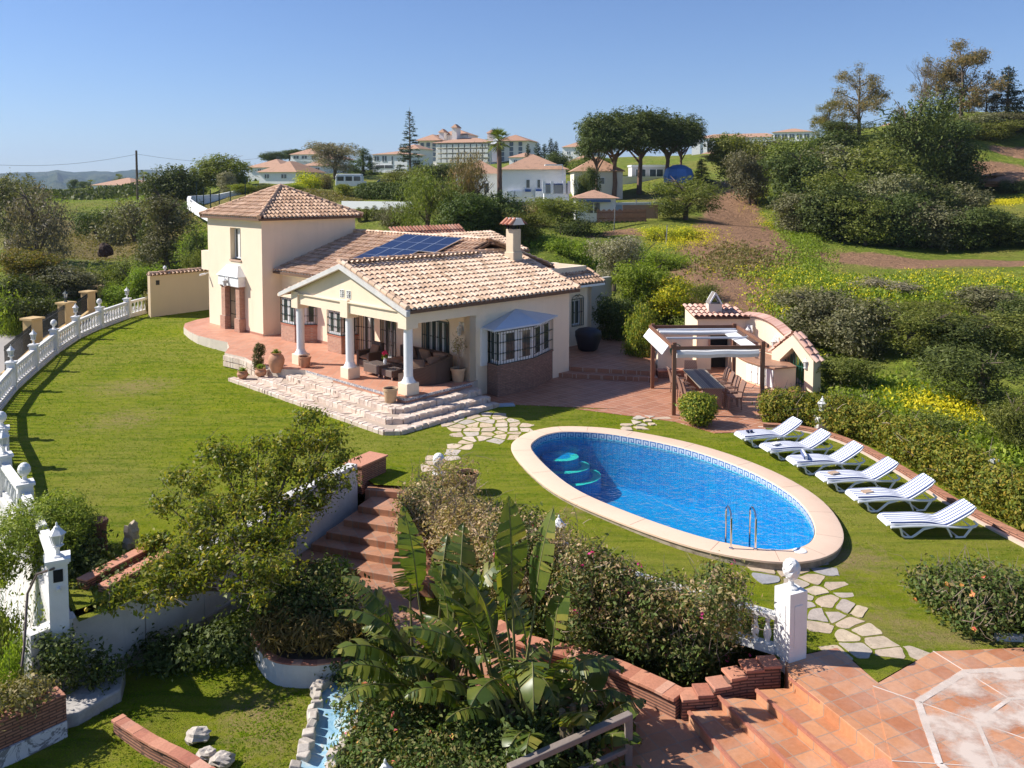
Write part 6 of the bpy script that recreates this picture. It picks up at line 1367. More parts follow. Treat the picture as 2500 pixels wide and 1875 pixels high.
mb = MB(); mb.add([(7.6,35.35,2.16),(9.85,35.35,2.16),(9.6,36.75,2.45),(7.4,36.65,2.44),(7.6,35.35,2.22),(9.85,35.35,2.22),(9.6,36.75,2.51),(7.4,36.65,2.5)], [(0,3,2,1),(4,5,6,7),(0,1,5,4),(1,2,6,5),(2,3,7,6),(3,0,4,7)]); mb.build('roof_bed', PAN, ok)
mb = MB(); cx2, cy2 = 8.48, 35.95; mb.box(cx2-.26,cx2+.30,cy2-.25,cy2+.25,2.1,2.75)
mb.build('chimney', stucco('pale chimney', (.72,.63,.52), .1), ok)
mb = MB(); 
for y_ in (cy2-.3, cy2+.24):
    mb.bar((cx2-.24,y_+.03,2.75), (cx2+.02,y_+.03,3.2), .06, .06); mb.bar((cx2+.28,y_+.03,2.75), (cx2+.02,y_+.03,3.2), .06, .06)
mb.build('chimney_arch', TRIM, ok); mb = MB(); mb.add([(cx2+.32,cy2-.29,2.75),(cx2+.32,cy2+.29,2.75),(cx2+.02,cy2+.29,3.23),(cx2+.02,cy2-.29,3.23),(cx2-.28,cy2-.29,2.75),(cx2-.28,cy2+.29,2.75)], [(0,1,2,3),(3,2,5,4)]); mb.build('chimney_hood', plain('weathered grey lid', (.2,.17,.15), .8), ok)
cwp = [tuple(p)[:2] for p in smooth_poly([(9.62,35.55),(10.0,35.3),(10.35,34.8),(10.6,34.2),(10.72,33.55),(10.75,32.95)], 4, False)]
ct = lambda x, y: 1.72+.5*sst(33, 35.4, y)
mb = MB(); n_ = len(cwp)
for (x, y) in cwp: mb.v += [(x,y,0),(x,y,ct(x,y)),(x+.28,y+.12,ct(x,y)),(x+.28,y+.12,-.5)]
for i in range(n_-1):
    for j in range(4): k = i*4; mb.f.append([k+j, k+(j+1) % 4, k+4+(j+1) % 4, k+4+j]); mb.m.append(0)
mb.build('curved_wall', CREAM, ok); mb = MB()
for (a_, b2) in zip(cwp, cwp[1:]):
    for s_ in (0, .5):
        x, y = a_[0]+(b2[0]-a_[0])*s_, a_[1]+(b2[1]-a_[1])*s_; half_tile(mb, V((x-.06, y-.03, ct(x,y))), V((1,.4,0)), .42, .10, .09, .35)
mb.build('coping_tiles', ROOFK, ok, True)
mb = MB(); bs2 = [(x-.012, y-.012) for x, y in cwp]
for i in range(n_-1): mb.quad((*bs2[i], .9), (*bs2[i+1], .9), (*bs2[i+1], 1.22), (*bs2[i], 1.22))
mb.build('splashback', BRICK, ok)
# counter: base with white doors, brown top
mb = MB(); ctr_ = [(9.2,33.3),(9.45,32.6),(9.85,31.95),(10.75,32.2),(10.72,33.5),(10.3,34.7),(9.6,35.4),(9.1,35.4),(9.1,34.0)]; mb.prism(ctr_, 0, .82); mb.build('counter_base', CREAM, ok)
mb = MB(); big = [(9.12,33.25),(9.4,32.5),(9.82,31.8),(10.74,32.1),(10.71,33.5),(10.3,34.7),(9.6,35.42),(9.0,35.42),(9.02,34.0)]; mb.prism(big, .82, .88); mb.build('countertop', plain('brown tile counter', (.36,.19,.12), .5, var=.2), ok, bevel=.01)
dd = [V((9.2,33.3,0)), V((9.45,32.6,0)), V((9.85,31.95,0))]
for a_, b2 in zip(dd, dd[1:]):
    for k2 in range(2):
        p = a_+(b2-a_)*(k2+.06)/2; q = a_+(b2-a_)*(k2+.94)/2; mb = MB(); n3 = V((-.93,-.36,0))*.02; mb.bar(p+n3+V((0,0,.42)), q+n3+V((0,0,.42)), .03, .66); d3 = mb.build('cabinet_door', TRIM, ok); mb = MB(); mb.bar(q+n3*2.4+V((0,0,.45)), q+n3*2.4+V((0,0,.5)), .02); mb.build('handle', CHROME, d3)
mb = MB(); mb.lathe([(.16,0),(.17,.012),(.15,.012)], (9.75,33.6,.882), 18); mb.build('sink', CHROME, ok); mb = MB(); mb.tube([(9.95,33.75,.88),(9.95,33.75,1.1),(9.85,33.68,1.16),(9.78,33.62,1.08)], .012, 6); mb.build('tap', CHROME, ok)
# gabled gateway at the end of the kitchen wall
gw = thing('gateway', 'cream gabled gateway with a green iron gate beside the outdoor kitchen', 'gateway', (10.85, 32.55, 0), R(-62))
mb = MB(); hw, hz, az = 1.05, 1.15, 2.0
def gframe(w_, z1_, za_): return [(-w_, z1_), (0, za_), (w_, z1_)]
out_ = [(-hw,0),(-hw,hz+.05),(0,az),(hw,hz+.05),(hw,0)]; inn = [(-.62,0),(-.62,.95),(0,1.52),(.62,.95),(.62,0)]
for y_ in (-.2, .2):
    for i in range(4): mb.quad((out_[i][0],y_,out_[i][1]), (out_[i+1][0],y_,out_[i+1][1]), (inn[i+1][0],y_,inn[i+1][1]), (inn[i][0],y_,inn[i][1]))
for pl_ in (out_, inn):
    for i in range(4): mb.quad((pl_[i][0],-.2,pl_[i][1]), (pl_[i+1][0],-.2,pl_[i+1][1]), (pl_[i+1][0],.2,pl_[i+1][1]), (pl_[i][0],.2,pl_[i][1]))
mb.build('arch', CREAM, gw)
mb = MB()
for i in range(9): x_ = -.56+i*.14; mb.bar((x_,0.05,.02), (x_,.05,1.45-abs(x_)*.9), .025)
mb.bar((-.6,.05,.15),(.6,.05,.15),.03); mb.bar((-.6,.05,.8),(.6,.05,.8),.03); mb.build('iron_gate', plain('green iron gate', (.02,.10,.06), .5), gw)
mb = MB()
for s_ in (-1, 1):
    L_ = 4
    for k2 in range(2):
        for j in range(L_):
            x0_ = s_*(1.18-j*.28); z0_ = hz-.02+j*.235; y_ = -.12+k2*.24; half_tile(mb, V((x0_, y_, z0_)), V((-s_,0,0)), .38, .11, .10, .82)
mb.build('roof_tiles', ROOFK, gw, True)
for (p, rz_, lb) in (((9.85,35.3,1.72),.6-PI/2,'white wall lantern in the shade of the kitchen chimney block'),((10.6,34.1,1.45),-1.25,'white wall lantern on the sunlit curved kitchen wall'),((10.66,33.35,1.32),-1.4,'white wall lantern on the left of the gabled gateway'),((11.12,31.9,1.1),-1.1-PI/2+1.57,'white wall lantern on the right leg of the gabled gateway')):
    walllamp(p, rz_+PI/2-PI/2, lb)
fl = thing('floodlight', 'black solar floodlight at the lower end of the gateway roof', 'light', (11.5,31.85,1.0), .5); mb = MB(); mb.obox((0,0,.02), (.26,.2,.03), 0, 0, .5); mb.build('panel', BLACKIRON, fl); mb = MB(); mb.obox((.02,-.05,-.12), (.16,.08,.14)); mb.build('lamp', TRIM, fl)
hw_ = thing('hose_wall', 'low cream wall with a coiled green hose beside the kitchen', 'wall', (0,0,0)); mb = MB(); mb.prism([(6.0,35.0),(7.5,35.35),(7.45,35.6),(5.95,35.25)], 0, 1.75); mb.build('wall', CREAM, hw_)
mb = MB(); mb.obox((6.12,34.98,1.1), (.16,.03,.12), .2); mb.build('socket_plate', TRIM, hw_)
hs = thing('garden_hose', 'coiled green garden hose on the low cream wall', 'hose', (6.75,35.05,1.0)); mb = MB()
for k2 in range(4): mb.tube([((.22+.03*k2)*math.sin(a_)*.8, -.04-.01*k2, -.12-(.34+.06*k2)*(1-math.cos(a_))*.5+.3) for a_ in np.linspace(0, 2*PI, 22)], .014, 5)
mb.build('coil', plain('green hose', (.02,.16,.07), .4), hs)
wall_run('planter_wall', 'small square brick planter in front of the low cream wall', [(5.8,34.0),(7.2,34.15)], 0, .3, .3, BRICKR, capm=ROOF_RED, caph=.04)
# ------------------------------------------------------------ post lanterns and finial pillars in the garden
for p, lb in ((gY(1207,1175,17.0),'white lantern on a white post at the top of the dry hedge by the pool'),(gY(1776,900,26.5),'white lantern above the long hedge near the pergola')):
    t = thing('post_lantern', lb, 'lantern', (p.x, p.y, lawn_z(p.x,p.y))); z_ = .42
    mb = MB(); mb.box(-.17,.17,-.17,.17,-.6,z_); mb.box(-.2,.2,-.2,.2,z_,z_+.06); mb.build('post', WP, t); lantern_mesh(t, z_+.06, 1.1)
t = thing('post_lantern', 'white lantern missing its hood in the long hedge at the right', 'lantern', tuple(gY(2146,1012,20.5))); lantern_mesh(t, -.2, 1.3, hood=False)
t = thing('post_lantern', 'white lantern top at the bottom edge among the lantana', 'lantern', (tuple(gY(832,1668,11.6)))); lantern_mesh(t, -.45, 1.1)
fp = thing('finial_pillar', 'square white pillar with a pinecone finial at the end of the hedge', 'pillar', (4.62, 13.86, -.12), R(25))
mb = MB(); mb.box(-.185,.185,-.185,.185,-.2,1.16); mb.box(-.2,.2,-.2,.2,-.2,-.0)
for s_ in (-1, 1):
    mb.box(-.09,.09,s_*.19-.005,s_*.19+.005,.25,.95); mb.box(s_*.19-.005,s_*.19+.005,-.09,.09,.25,.95)
mb.build('shaft', WP, fp, bevel=.012)
def pinecone(parent, z, s=1.):
    mb = MB(); mb.lathe([(.12*s,0),(.12*s,.03),(.06*s,.06),(.045*s,.13),(.07*s,.17),(.05*s,.19)], (0,0,z), 14); n1_, n2_ = 9, 14; k = len(mb.v)
    for i in range(n1_+1):
        for j in range(n2_):
            th_ = PI*i/n1_; r_ = .155*s*math.sin(th_)**.8*(1+.10*((i+j) % 2)); a_ = 2*PI*(j+.5*(i % 2))/n2_; mb.v.append((r_*math.cos(a_), r_*math.sin(a_), z+.37*s-.2*s*math.cos(th_)))
    for i in range(n1_):
        for j in range(n2_): a_ = k+i*n2_+j; b2 = k+i*n2_+(j+1) % n2_; mb.f.append([a_, b2, b2+n2_, a_+n2_]); mb.m.append(0)
    mb.build('finial', WP, parent)
pinecone(fp, 1.16, .88)
t = thing('finial_pillar', 'weathered stone pinecone finial pillar at the head of the dry hedge', 'pillar', (-1.85,21.3,-.1)); mb = MB(); mb.box(-.16,.16,-.16,.16,-.3,.55); mb.build('shaft', WHITE_OLD, t); pinecone(t, .55, .9)
sb = thing('low_balustrade', 'low white balustrade half buried in the flowering hedge', 'balustrade', (0,0,0)); pts_ = [tuple(p)[:2] for p in smooth_poly([(4.42,13.95),(3.7,14.45),(2.6,15.2),(1.5,16.1)], 3, False)]
mb = MB(); mb2 = MB()
for a_, b2 in zip(pts_, pts_[1:]): mb.bar((*a_,.52), (*b2,.52), .19, .07); mb2.bar((*a_,-.05), (*b2,-.05), .2, .12)
mb.build('handrail', WHITE_OLD, sb); mb2.build('bottom_rail', WHITE_OLD, sb)
for a_, b2 in zip(pts_, pts_[1:]):
    L_ = math.hypot(b2[0]-a_[0], b2[1]-a_[1])
    for s_ in np.arange(.15, L_, .36): o = bpy.data.objects.new('baluster', BALME); C.objects.link(o); o.parent = sb; o.location = (a_[0]+(b2[0]-a_[0])*s_/L_, a_[1]+(b2[1]-a_[1])*s_/L_, .0); o.scale = (1,1,.9)
# ------------------------------------------------------------ blue painted stream and its round planter
sm, nt, b = nodes('blue painted concrete'); v = coord(nt); n1 = noise_t(nt, v, 2.6, 6, .75, 1.2); nt.links.new(ramp(nt, n1, [(.3,(.12,.32,.50)),(.5,(.34,.55,.68)),(.62,(.60,.64,.62)),(.8,(.42,.40,.36))]), b.inputs['Base Color']); b.inputs['Roughness'].default_value = .6; bump(nt, b, n1, .5, .03)
t = thing('dry_stream', 'dry pale blue painted concrete stream bed with stone edges', 'stream bed', (0,0,0)); L_ = [(-3.25,15.1),(-3.4,14.5),(-3.3,13.7),(-3.25,12.8),(-3.3,11.5)]; R_ = [(-2.3,15.2),(-2.35,14.5),(-2.5,13.7),(-2.7,12.8),(-2.7,11.5)]
mb = MB()
for i in range(5): mb.v += [(*L_[i],-1.14),((L_[i][0]+R_[i][0])/2,(L_[i][1]+R_[i][1])/2,-1.22),(*R_[i],-1.14)]
for i in range(4):
    for j in range(2): k = i*3+j; mb.f.append([k, k+3, k+4, k+1]); mb.m.append(0)
mb.build('bed', sm, t, 'all'); mb = MB(); rr = random.Random(9)
for side in (L_, R_):
    for a_, b2 in zip(side, side[1:]):
        for s_ in np.arange(0, 1, .22):
            x, y = a_[0]+(b2[0]-a_[0])*s_, a_[1]+(b2[1]-a_[1])*s_; mb.obox((x+rr.uniform(-.04,.04), y, -1.13), (rr.uniform(.12,.2), rr.uniform(.15,.24), rr.uniform(.12,.22)), rr.uniform(0,3), 0, rr.uniform(-.4,.4))
mb.build('edge_stones', wr, t, bevel=.02)
rp = [tuple(p)[:2] for p in smooth_poly([(-5.0,16.1),(-4.62,15.4),(-4.2,14.95),(-3.6,14.85),(-3.1,14.95),(-2.6,15.2),(-2.3,15.7)], 4, False)]
wall_run('round_planter', 'round whitewashed planter wall below the lower shrubs', rp, -1.4, -.82, .12, WHITE_OLD, capm=ROOF_RED, capw=.02, caph=.03, cat='planter')
t_ = sheet('planter_soil', rp+[(-2.6,16.6),(-4.4,17.0)], -.8, SOIL); tag(t_, kind='structure')
# weathered rail, lower centre
wm = plain('weathered grey timber', (.24,.19,.16), .85, var=.35, bs=.5, sc=4)
t = thing('wooden_rail', 'weathered timber handrail with posts at the bottom centre', 'railing', (0,0,0))
a_, b2 = gY(1112,1655,11.2), gY(1358,1546,12.2); mb = MB(); mb.bar(a_-(b2-a_)*.05, b2+(b2-a_)*.02, .12, .09); mb.build('top_rail', wm, t, bevel=.015)
mb = MB(); mb.bar(a_-V((0,0,.5)), b2-V((0,0,.5)), .08, .08); mb.build('lower_rail', wm, t, bevel=.015)
for q in (a_, b2): mb = MB(); mb.bar(q+V((0,0,.02)), (q.x,q.y,-1.4), .11, .11); mb.build('post', wm, t, bevel=.01)
t = thing('downpipe', 'thin dark hose hanging from the wall below the balustrade', 'hose', (0,0,0)); mb = MB(); p0 = gY(80,1240,14.5); mb.tube([p0+V((.3,0,.1)), p0, p0+V((-.12,-.1,-.3)), gY(52,1400,13.9), gY(47,1440,13.7)], .022, 6); mb.build('pipe', plain('brown hose', (.12,.08,.06), .5), t)
# ------------------------------------------------------------ foliage
BARK = plain('bark', (.13,.095,.07), .95, var=.35, bs=.8, sc=6); BARKR = plain('reddish pine bark', (.20,.12,.085), .95, var=.3, bs=.8, sc=5); TWIG = plain('dry twig', (.30,.22,.17), .9, var=.25)
def cloud(blobs, n, size, clump=.22, per=10, aspect=.5, shell=.6, up=.25, droop=0, seed=0, noise_amp=.18, flat=0, sizevar=.35, out=1.0):
    """leaf quads on clumps spread through ellipsoids; returns vertex array"""
    r = np.random.default_rng(seed); B_ = np.array([(*b_[0], *b_[1]) for b_ in blobs], float); vol = (B_[:, 3]*B_[:, 4]*B_[:, 5])**(2/3); pick = r.choice(len(B_), size=max(1, n//per), p=vol/vol.sum())
    d = r.normal(size=(len(pick), 3)); d /= np.linalg.norm(d, axis=1)[:, None]; rad = (shell+(1-shell)*r.random(len(pick))**.6)
    rad = np.where(r.random(len(pick)) < .16, r.random(len(pick))*shell, rad)
    rad *= 1+noise_amp*r.normal(size=len(pick)); c_ = B_[pick, :3]+d*rad[:, None]*B_[pick, 3:]
    cen = np.repeat(c_, per, 0)+r.normal(size=(len(c_)*per, 3))*clump*np.array([1, 1, .75]); dd = np.repeat(d, per, 0)
    N_ = len(cen); nrm = dd*out+r.normal(size=(N_, 3))*.75+np.array([0, 0, up]); nrm /= np.linalg.norm(nrm, axis=1)[:, None]
    t = r.normal(size=(N_, 3)); t[:, 2] -= droop*3; t -= nrm*(t*nrm).sum(1)[:, None]; t /= np.linalg.norm(t, axis=1)[:, None]; s_ = np.cross(nrm, t)
    L_ = size*(1+sizevar*r.normal(size=N_)).clip(.4, 1.9); W_ = L_*aspect; cen[:, 2] -= droop*r.random(N_)*clump*2
    bend = nrm*(L_*.12)[:, None]
    v0 = cen-t*(L_*.5)[:, None]; v1 = cen+s_*(W_*.5)[:, None]+bend; v2 = cen+t*(L_*.5)[:, None]; v3 = cen-s_*(W_*.5)[:, None]+bend
    return np.stack([v0, v1, v2, v3], 1).reshape(-1, 3)
def vmesh(name, V_, mat):
    me = bpy.data.meshes.new(name); n = len(V_)//4
    me.vertices.add(n*4); me.vertices.foreach_set('co', V_.astype(np.float32).ravel()); me.loops.add(n*4); me.loops.foreach_set('vertex_index', np.arange(n*4, dtype=np.int32))
    me.polygons.add(n); me.polygons.foreach_set('loop_start', np.arange(0, n*4, 4, dtype=np.int32)); me.polygons.foreach_set('loop_total', np.full(n, 4, dtype=np.int32))
    me.update(); me.materials.append(mat); return me
def addmesh(name, me, parent=None, loc=None):
    o = bpy.data.objects.new(name, me); C.objects.link(o)
    if parent: o.parent = parent
    if loc is not None: o.location = loc
    return o
G_OLIVE = leaf('olive leaves', [(.085,.105,.058),(.13,.155,.09),(.055,.075,.035),(.17,.19,.125)], .22)
G_GREY = leaf('grey olive leaves', [(.14,.155,.12),(.20,.22,.17),(.09,.11,.075),(.24,.25,.20)], .2)
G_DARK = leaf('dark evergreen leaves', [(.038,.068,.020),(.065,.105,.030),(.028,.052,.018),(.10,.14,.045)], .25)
G_MID = leaf('mid green leaves', [(.085,.128,.032),(.125,.17,.042),(.06,.095,.025),(.16,.20,.06)], .33)
G_BR = leaf('bright green leaves', [(.10,.19,.025),(.16,.26,.035),(.07,.14,.02),(.20,.29,.05)], .38)
G_YEL = leaf('yellow flowering leaves', [(.10,.18,.025),(.15,.24,.03),(.55,.46,.03),(.62,.54,.04),(.12,.2,.03)], .35)
G_EUC = leaf('eucalyptus leaves', [(.11,.125,.065),(.17,.16,.08),(.075,.09,.05),(.24,.19,.08)], .25)
G_PINE = leaf('pine needles', [(.045,.075,.022),(.07,.115,.03),(.03,.052,.016),(.095,.14,.04)], .15)
G_CYP = leaf('cypress needles', [(.020,.042,.018),(.035,.06,.024),(.016,.032,.014)], .1)
G_HEDGE = leaf('hedge leaves', [(.07,.13,.02),(.11,.18,.028),(.04,.08,.015),(.20,.24,.03),(.15,.2,.03),(.26,.25,.04)], .3)
G_LEM = leaf('lemon leaves', [(.065,.12,.016),(.11,.155,.02),(.04,.075,.014),(.18,.20,.03),(.09,.14,.02),(.25,.24,.03)], .4, .5, .3)
G_DRY = leaf('dry bougainvillea leaves', [(.26,.21,.14),(.19,.15,.10),(.12,.13,.05),(.34,.28,.20),(.09,.12,.03),(.38,.34,.27)], .3)
G_ROSE = leaf('rose leaves', [(.042,.085,.022),(.07,.12,.03),(.03,.055,.015),(.10,.135,.05),(.12,.11,.05)], .25)
G_JUN = leaf('juniper sprays', [(.12,.19,.03),(.18,.25,.04),(.07,.12,.02),(.21,.27,.05)], .3)
G_PAMP = leaf('pale shrub leaves', [(.13,.15,.07),(.18,.19,.09),(.10,.12,.05),(.22,.22,.12)], .25)
G_AUT = leaf('autumn yellow leaves', [(.15,.13,.035),(.11,.12,.035),(.08,.11,.03),(.18,.15,.045)], .3)
def trunk(mb, h, r, lean=(0,0), branches=5, spread=1.2, top=.75, seed=0, forks=2):
    q = random.Random(seed); pts = [V((lean[0]*t*h*.3+q.uniform(-.05,.05)*h*.3, lean[1]*t*h*.3+q.uniform(-.05,.05)*h*.3, h*t*top)) for t in np.linspace(0, 1, 6)]; pts[0] = V((0,0,-.3))
    mb.tube(pts, [r*(1-.11*i) for i in range(6)], 7)
    for k in range(branches):
        s = pts[2+k % 4]; a = q.uniform(0, 2*PI); L = spread*q.uniform(.6, 1.1); e = s+V((math.cos(a)*L, math.sin(a)*L, h*q.uniform(.15,.4))); m_ = s+(e-s)*.5+V((q.uniform(-.2,.2)*L, q.uniform(-.2,.2)*L, q.uniform(0,.15)*h)); mb.tube([s, m_, e], [r*.5, r*.33, r*.14], 5)
        for j in range(forks):
            a2 = a+q.uniform(-1,1); e2 = m_+V((math.cos(a2)*L*.6, math.sin(a2)*L*.6, h*q.uniform(.08,.25))); mb.tube([m_, e2], [r*.25, r*.08], 4)
def proto(kind, seed):
    """crown vertices and trunk of a tree about 1 unit = its own metres; returns (root parts, natural height, natural width)"""
    q = random.Random(seed); mb = MB(); H_, W_ = 6., 6.
    if kind == 'round':      # evergreen shrub-tree, foliage to the ground
        bl = [((0,0,2.6),(2.3,2.3,2.3))]+[((q.uniform(-1.9,1.9), q.uniform(-1.9,1.9), q.uniform(1.0,4.6)), (q.uniform(.8,1.4),)*2+(q.uniform(.7,1.2),)) for _ in range(11)]
        vs = cloud(bl, 13000, .21, .2, 9, .5, .7, .3, 0, seed); trunk(mb, 4.5, .16, (0,0), 6, 1.8, seed=seed)
    elif kind == 'olive':
        bl = [((q.uniform(-1.7,1.7), q.uniform(-1.7,1.7), q.uniform(1.2,4.9)), (q.uniform(.8,1.3),)*2+(q.uniform(.7,1.1),)) for _ in range(13)]
        vs = cloud(bl, 9000, .20, .20, 10, .32, .6, .15, 0, seed); trunk(mb, 4.6, .2, (.1,0), 7, 1.6, seed=seed)
    elif kind == 'tall':     # upright airy tree
        bl = [((q.uniform(-1.0,1.0)*(1.2-z/8), q.uniform(-1,1)*(1.2-z/8), z), (q.uniform(.7,1.15),)*2+(q.uniform(.7,1.1),)) for z in np.linspace(1.2, 6.4, 14)]; H_, W_ = 7.3, 3.6
        vs = cloud(bl, 8500, .19, .2, 10, .32, .55, .1, .3, seed); trunk(mb, 6.5, .15, (0,0), 8, 1.0, seed=seed)
    elif kind == 'weep':     # pepper tree, hanging foliage
        bl = [((q.uniform(-1.9,1.9), q.uniform(-1.9,1.9), q.uniform(2.0,5.2)), (q.uniform(.7,1.1),)*2+(q.uniform(.9,1.7),)) for _ in range(14)]; H_ = 6.5
        vs = cloud(bl, 10000, .26, .20, 9, .18, .6, .0, .8, seed); trunk(mb, 5.0, .2, (0,0), 6, 1.6, seed=seed)
    elif kind == 'euc':      # open eucalyptus with separate tufts
        tips = []; pts = [V((0,0,-.3)),V((.1,0,2.5)),V((0,.1,5)),V((.2,0,7.5)),V((.1,0,9.5))]; mb.tube(pts, [.24,.2,.16,.11,.05], 7)
        for k in range(30):
            s = pts[0]+(pts[4]-pts[0])*q.uniform(.2,.97); a = q.uniform(0,2*PI); L = q.uniform(1.2,4.6)*(1.25-s.z/13); e = s+V((math.cos(a)*L, math.sin(a)*L, q.uniform(.8,3.0))); mb.tube([s, s+(e-s)*.5+V((0,0,-.1)), e], [.08,.05,.02], 5); tips.append(e)
        bl = [((t.x,t.y,t.z), (q.uniform(.5,.95),)*2+(q.uniform(.8,1.5),)) for t in tips]+[((.1,0,9.6),(.7,.7,.8))]; H_, W_ = 10.4, 5.5
        vs = cloud(bl, 11000, .26, .25, 8, .28, .3, 0, .5, seed)
    elif kind == 'stone':    # umbrella pine
        pts = [V((0,0,-.4)),V((.15,0,1.8)),V((.05,.1,3.4)),V((.2,0,4.8))]; mb.tube(pts, [.24,.2,.17,.13], 8)
        for k in range(9):
            a = 2*PI*k/9+q.uniform(-.2,.2); L = q.uniform(1.2,2.6); mb.tube([pts[2]+V((0,0,q.uniform(-.4,1.2))), V((math.cos(a)*L*.6, math.sin(a)*L*.6, 5.2)), V((math.cos(a)*L, math.sin(a)*L, 6.4))], [.11,.07,.03], 5)
        bl = [((0,0,7.2),(2.4,2.4,1.9))]+[((math.cos(a)*q.uniform(1.3,2.5), math.sin(a)*q.uniform(1.3,2.5), q.uniform(5.6,8.2)), (q.uniform(.9,1.4),)*2+(q.uniform(.8,1.2),)) for a in np.linspace(0, 4*PI, 20)]; H_, W_ = 9.5, 6.8
        vs = cloud(bl, 20000, .24, .16, 10, .32, .7, .6, 0, seed)
    elif kind == 'cypress':
        bl = [((0,0,z), (.55*math.sin(PI*min(1,(z+.6)/7.2))**.7,)*2+(.6,)) for z in np.linspace(.5,6.2,12)]; H_, W_ = 6.9, 1.3
        vs = cloud(bl, 2600, .2, .09, 8, .35, .8, .6, 0, seed, .06); mb.tube([(0,0,-.2),(0,0,5)], [.1,.03], 6)
    elif kind == 'spiky':    # tall narrow conifer with open whorls
        mb.tube([(0,0,-.3),(.05,0,6),(0,0,12.6)], [.2,.12,.01], 7); bl = []
        for k in range(26):
            z = 1.6+k*.39; L = 1.9*(1-k/29)**1.1+.15
            for j in range(4): a = q.uniform(0,2*PI); mb.tube([(0,0,z),(math.cos(a)*L, math.sin(a)*L, z+.35)], [.03,.012], 4); bl.append(((math.cos(a)*L*.75, math.sin(a)*L*.75, z+.25), (L*.3+.05, L*.3+.05, .13+.03*L)))
        H_, W_ = 12.6, 4.; vs = cloud(bl, 6500, .17, .09, 8, .4, .3, .3, 0, seed)
    elif kind == 'fir':      # dense conical conifer
        mb.tube([(0,0,-.3),(0,0,7.5)], [.18,.02], 7); bl = []
        for k in range(15):
            z = .6+k*.46; L = 1.9*(1-k/16)**.85
            for j in range(6): a = q.uniform(0,2*PI); bl.append(((math.cos(a)*L*.6, math.sin(a)*L*.6, z), (L*.42+.08, L*.42+.08, .32)))
        H_, W_ = 7.7, 3.8; vs = cloud(bl, 7500, .2, .12, 8, .3, .5, .1, .3, seed)
    elif kind == 'bare':
        def br_(p, d_, L, r_, n_):
            e = p+d_*L; mb.tube([p, p+d_*L*.5+V((q.uniform(-.05,.05),q.uniform(-.05,.05),0))*L, e], [r_, r_*.75, r_*.55], 5)
            if n_ > 0:
                for k in range(3): br_(e, (d_+V((q.uniform(-.7,.7), q.uniform(-.7,.7), q.uniform(-.1,.4)))).normalized(), L*q.uniform(.6,.85), r_*.55, n_-1)
        br_(V((0,0,-.3)), V((0,0,1)), 2.4, .14, 5); H_, W_ = 8., 6.; vs = None
    elif kind == 'hedgeball':
        bl = [((0,0,.9),(.85,.85,.85))]+[((q.uniform(-.5,.5), q.uniform(-.5,.5), q.uniform(.5,1.4)), (.4,.4,.4)) for _ in range(6)]; H_, W_ = 1.85, 1.9
        vs = cloud(bl, 6500, .085, .07, 9, .55, .75, .3, 0, seed, .05); mb.tube([(0,0,-.2),(0,0,.8)], [.06,.04], 5)
    elif kind == 'wild':     # loose weedy shrub
        bl = [((q.uniform(-1.3,1.3), q.uniform(-1.3,1.3), q.uniform(.3,1.6)), (q.uniform(.4,.8),)*2+(q.uniform(.4,.8),)) for _ in range(12)]; H_, W_ = 2.5, 3.6
        vs = cloud(bl, 6500, .13, .18, 8, .4, .4, .5, 0, seed, .25)
        for k in range(12): a = q.uniform(0,2*PI); mb.tube([(0,0,-.1),(math.cos(a)*.6,math.sin(a)*.6,1),(math.cos(a)*1.3,math.sin(a)*1.3,q.uniform(1.4,2.2))], [.03,.02,.008], 4)
    return vs, mb, H_, W_
PROTO = {}
GENERIC = {'round':'tree','olive':'olive_tree','tall':'tree','weep':'pepper_tree','euc':'eucalyptus_tree','stone':'umbrella_pine','cypress':'cypress','spiky':'conifer','fir':'conifer','bare':'bare_tree','hedgeball':'shrub','wild':'shrub'}
def tree(kind, mat, var, loc, height, width, label, cat='tree', group=None, barkm=None, name=None, rz=None, nat=None):
    key = (kind, var)
    if key not in PROTO:
        vs, mb, H_, W_ = proto(kind, 100+var*7+len(kind))
        if vs is not None: H_ = float(np.percentile(vs[:, 2], 99.3)); W_ = float(np.percentile(np.abs(vs[:, :2]), 97.5))*2
        cm = vmesh(kind+'_crown', vs, mat) if vs is not None else None; PROTO[key] = (cm, mb.mesh(kind+'_trunk', barkm or BARK, True) if mb.v else None, H_, W_, {})
    cm, tm, H_, W_, cache = PROTO[key]
    nm = name or (GENERIC[kind] if cat != 'shrub' else 'shrub')
    t = thing(nm, label, cat, loc, random.uniform(0, 6.3) if rz is None else rz, group); sx, sz = width/W_, height/H_; t.scale = (sx, sx, sz)
    if cm:
        if mat.name not in cache:
            c2 = cm if not cache else cm.copy(); c2.materials[0] = mat; cache[mat.name] = c2
        addmesh('foliage' if cat == 'shrub' else 'crown', cache[mat.name], t)
    if tm: addmesh('trunk', tm, t)
    return t
def T(kind, mat, var, dx, dyb, dyt, wpx, Y, label, cat='tree', sink=.15, **kw):
    p = gY(dx, dyb, Y); top = gY(dx, dyt, Y); g = tz(p.x, p.y); z = min(p.z, g+.4) if p.z > g else p.z
    base = min(z, max(g, z-3)); 
    if kw.pop('ground', True): base = g if abs(g-p.z) < 4 else p.z
    return tree(kind, mat, var, (p.x, p.y, base-sink), top.z-base+sink, wpx*1.1302/F*Y, label, cat, **kw)
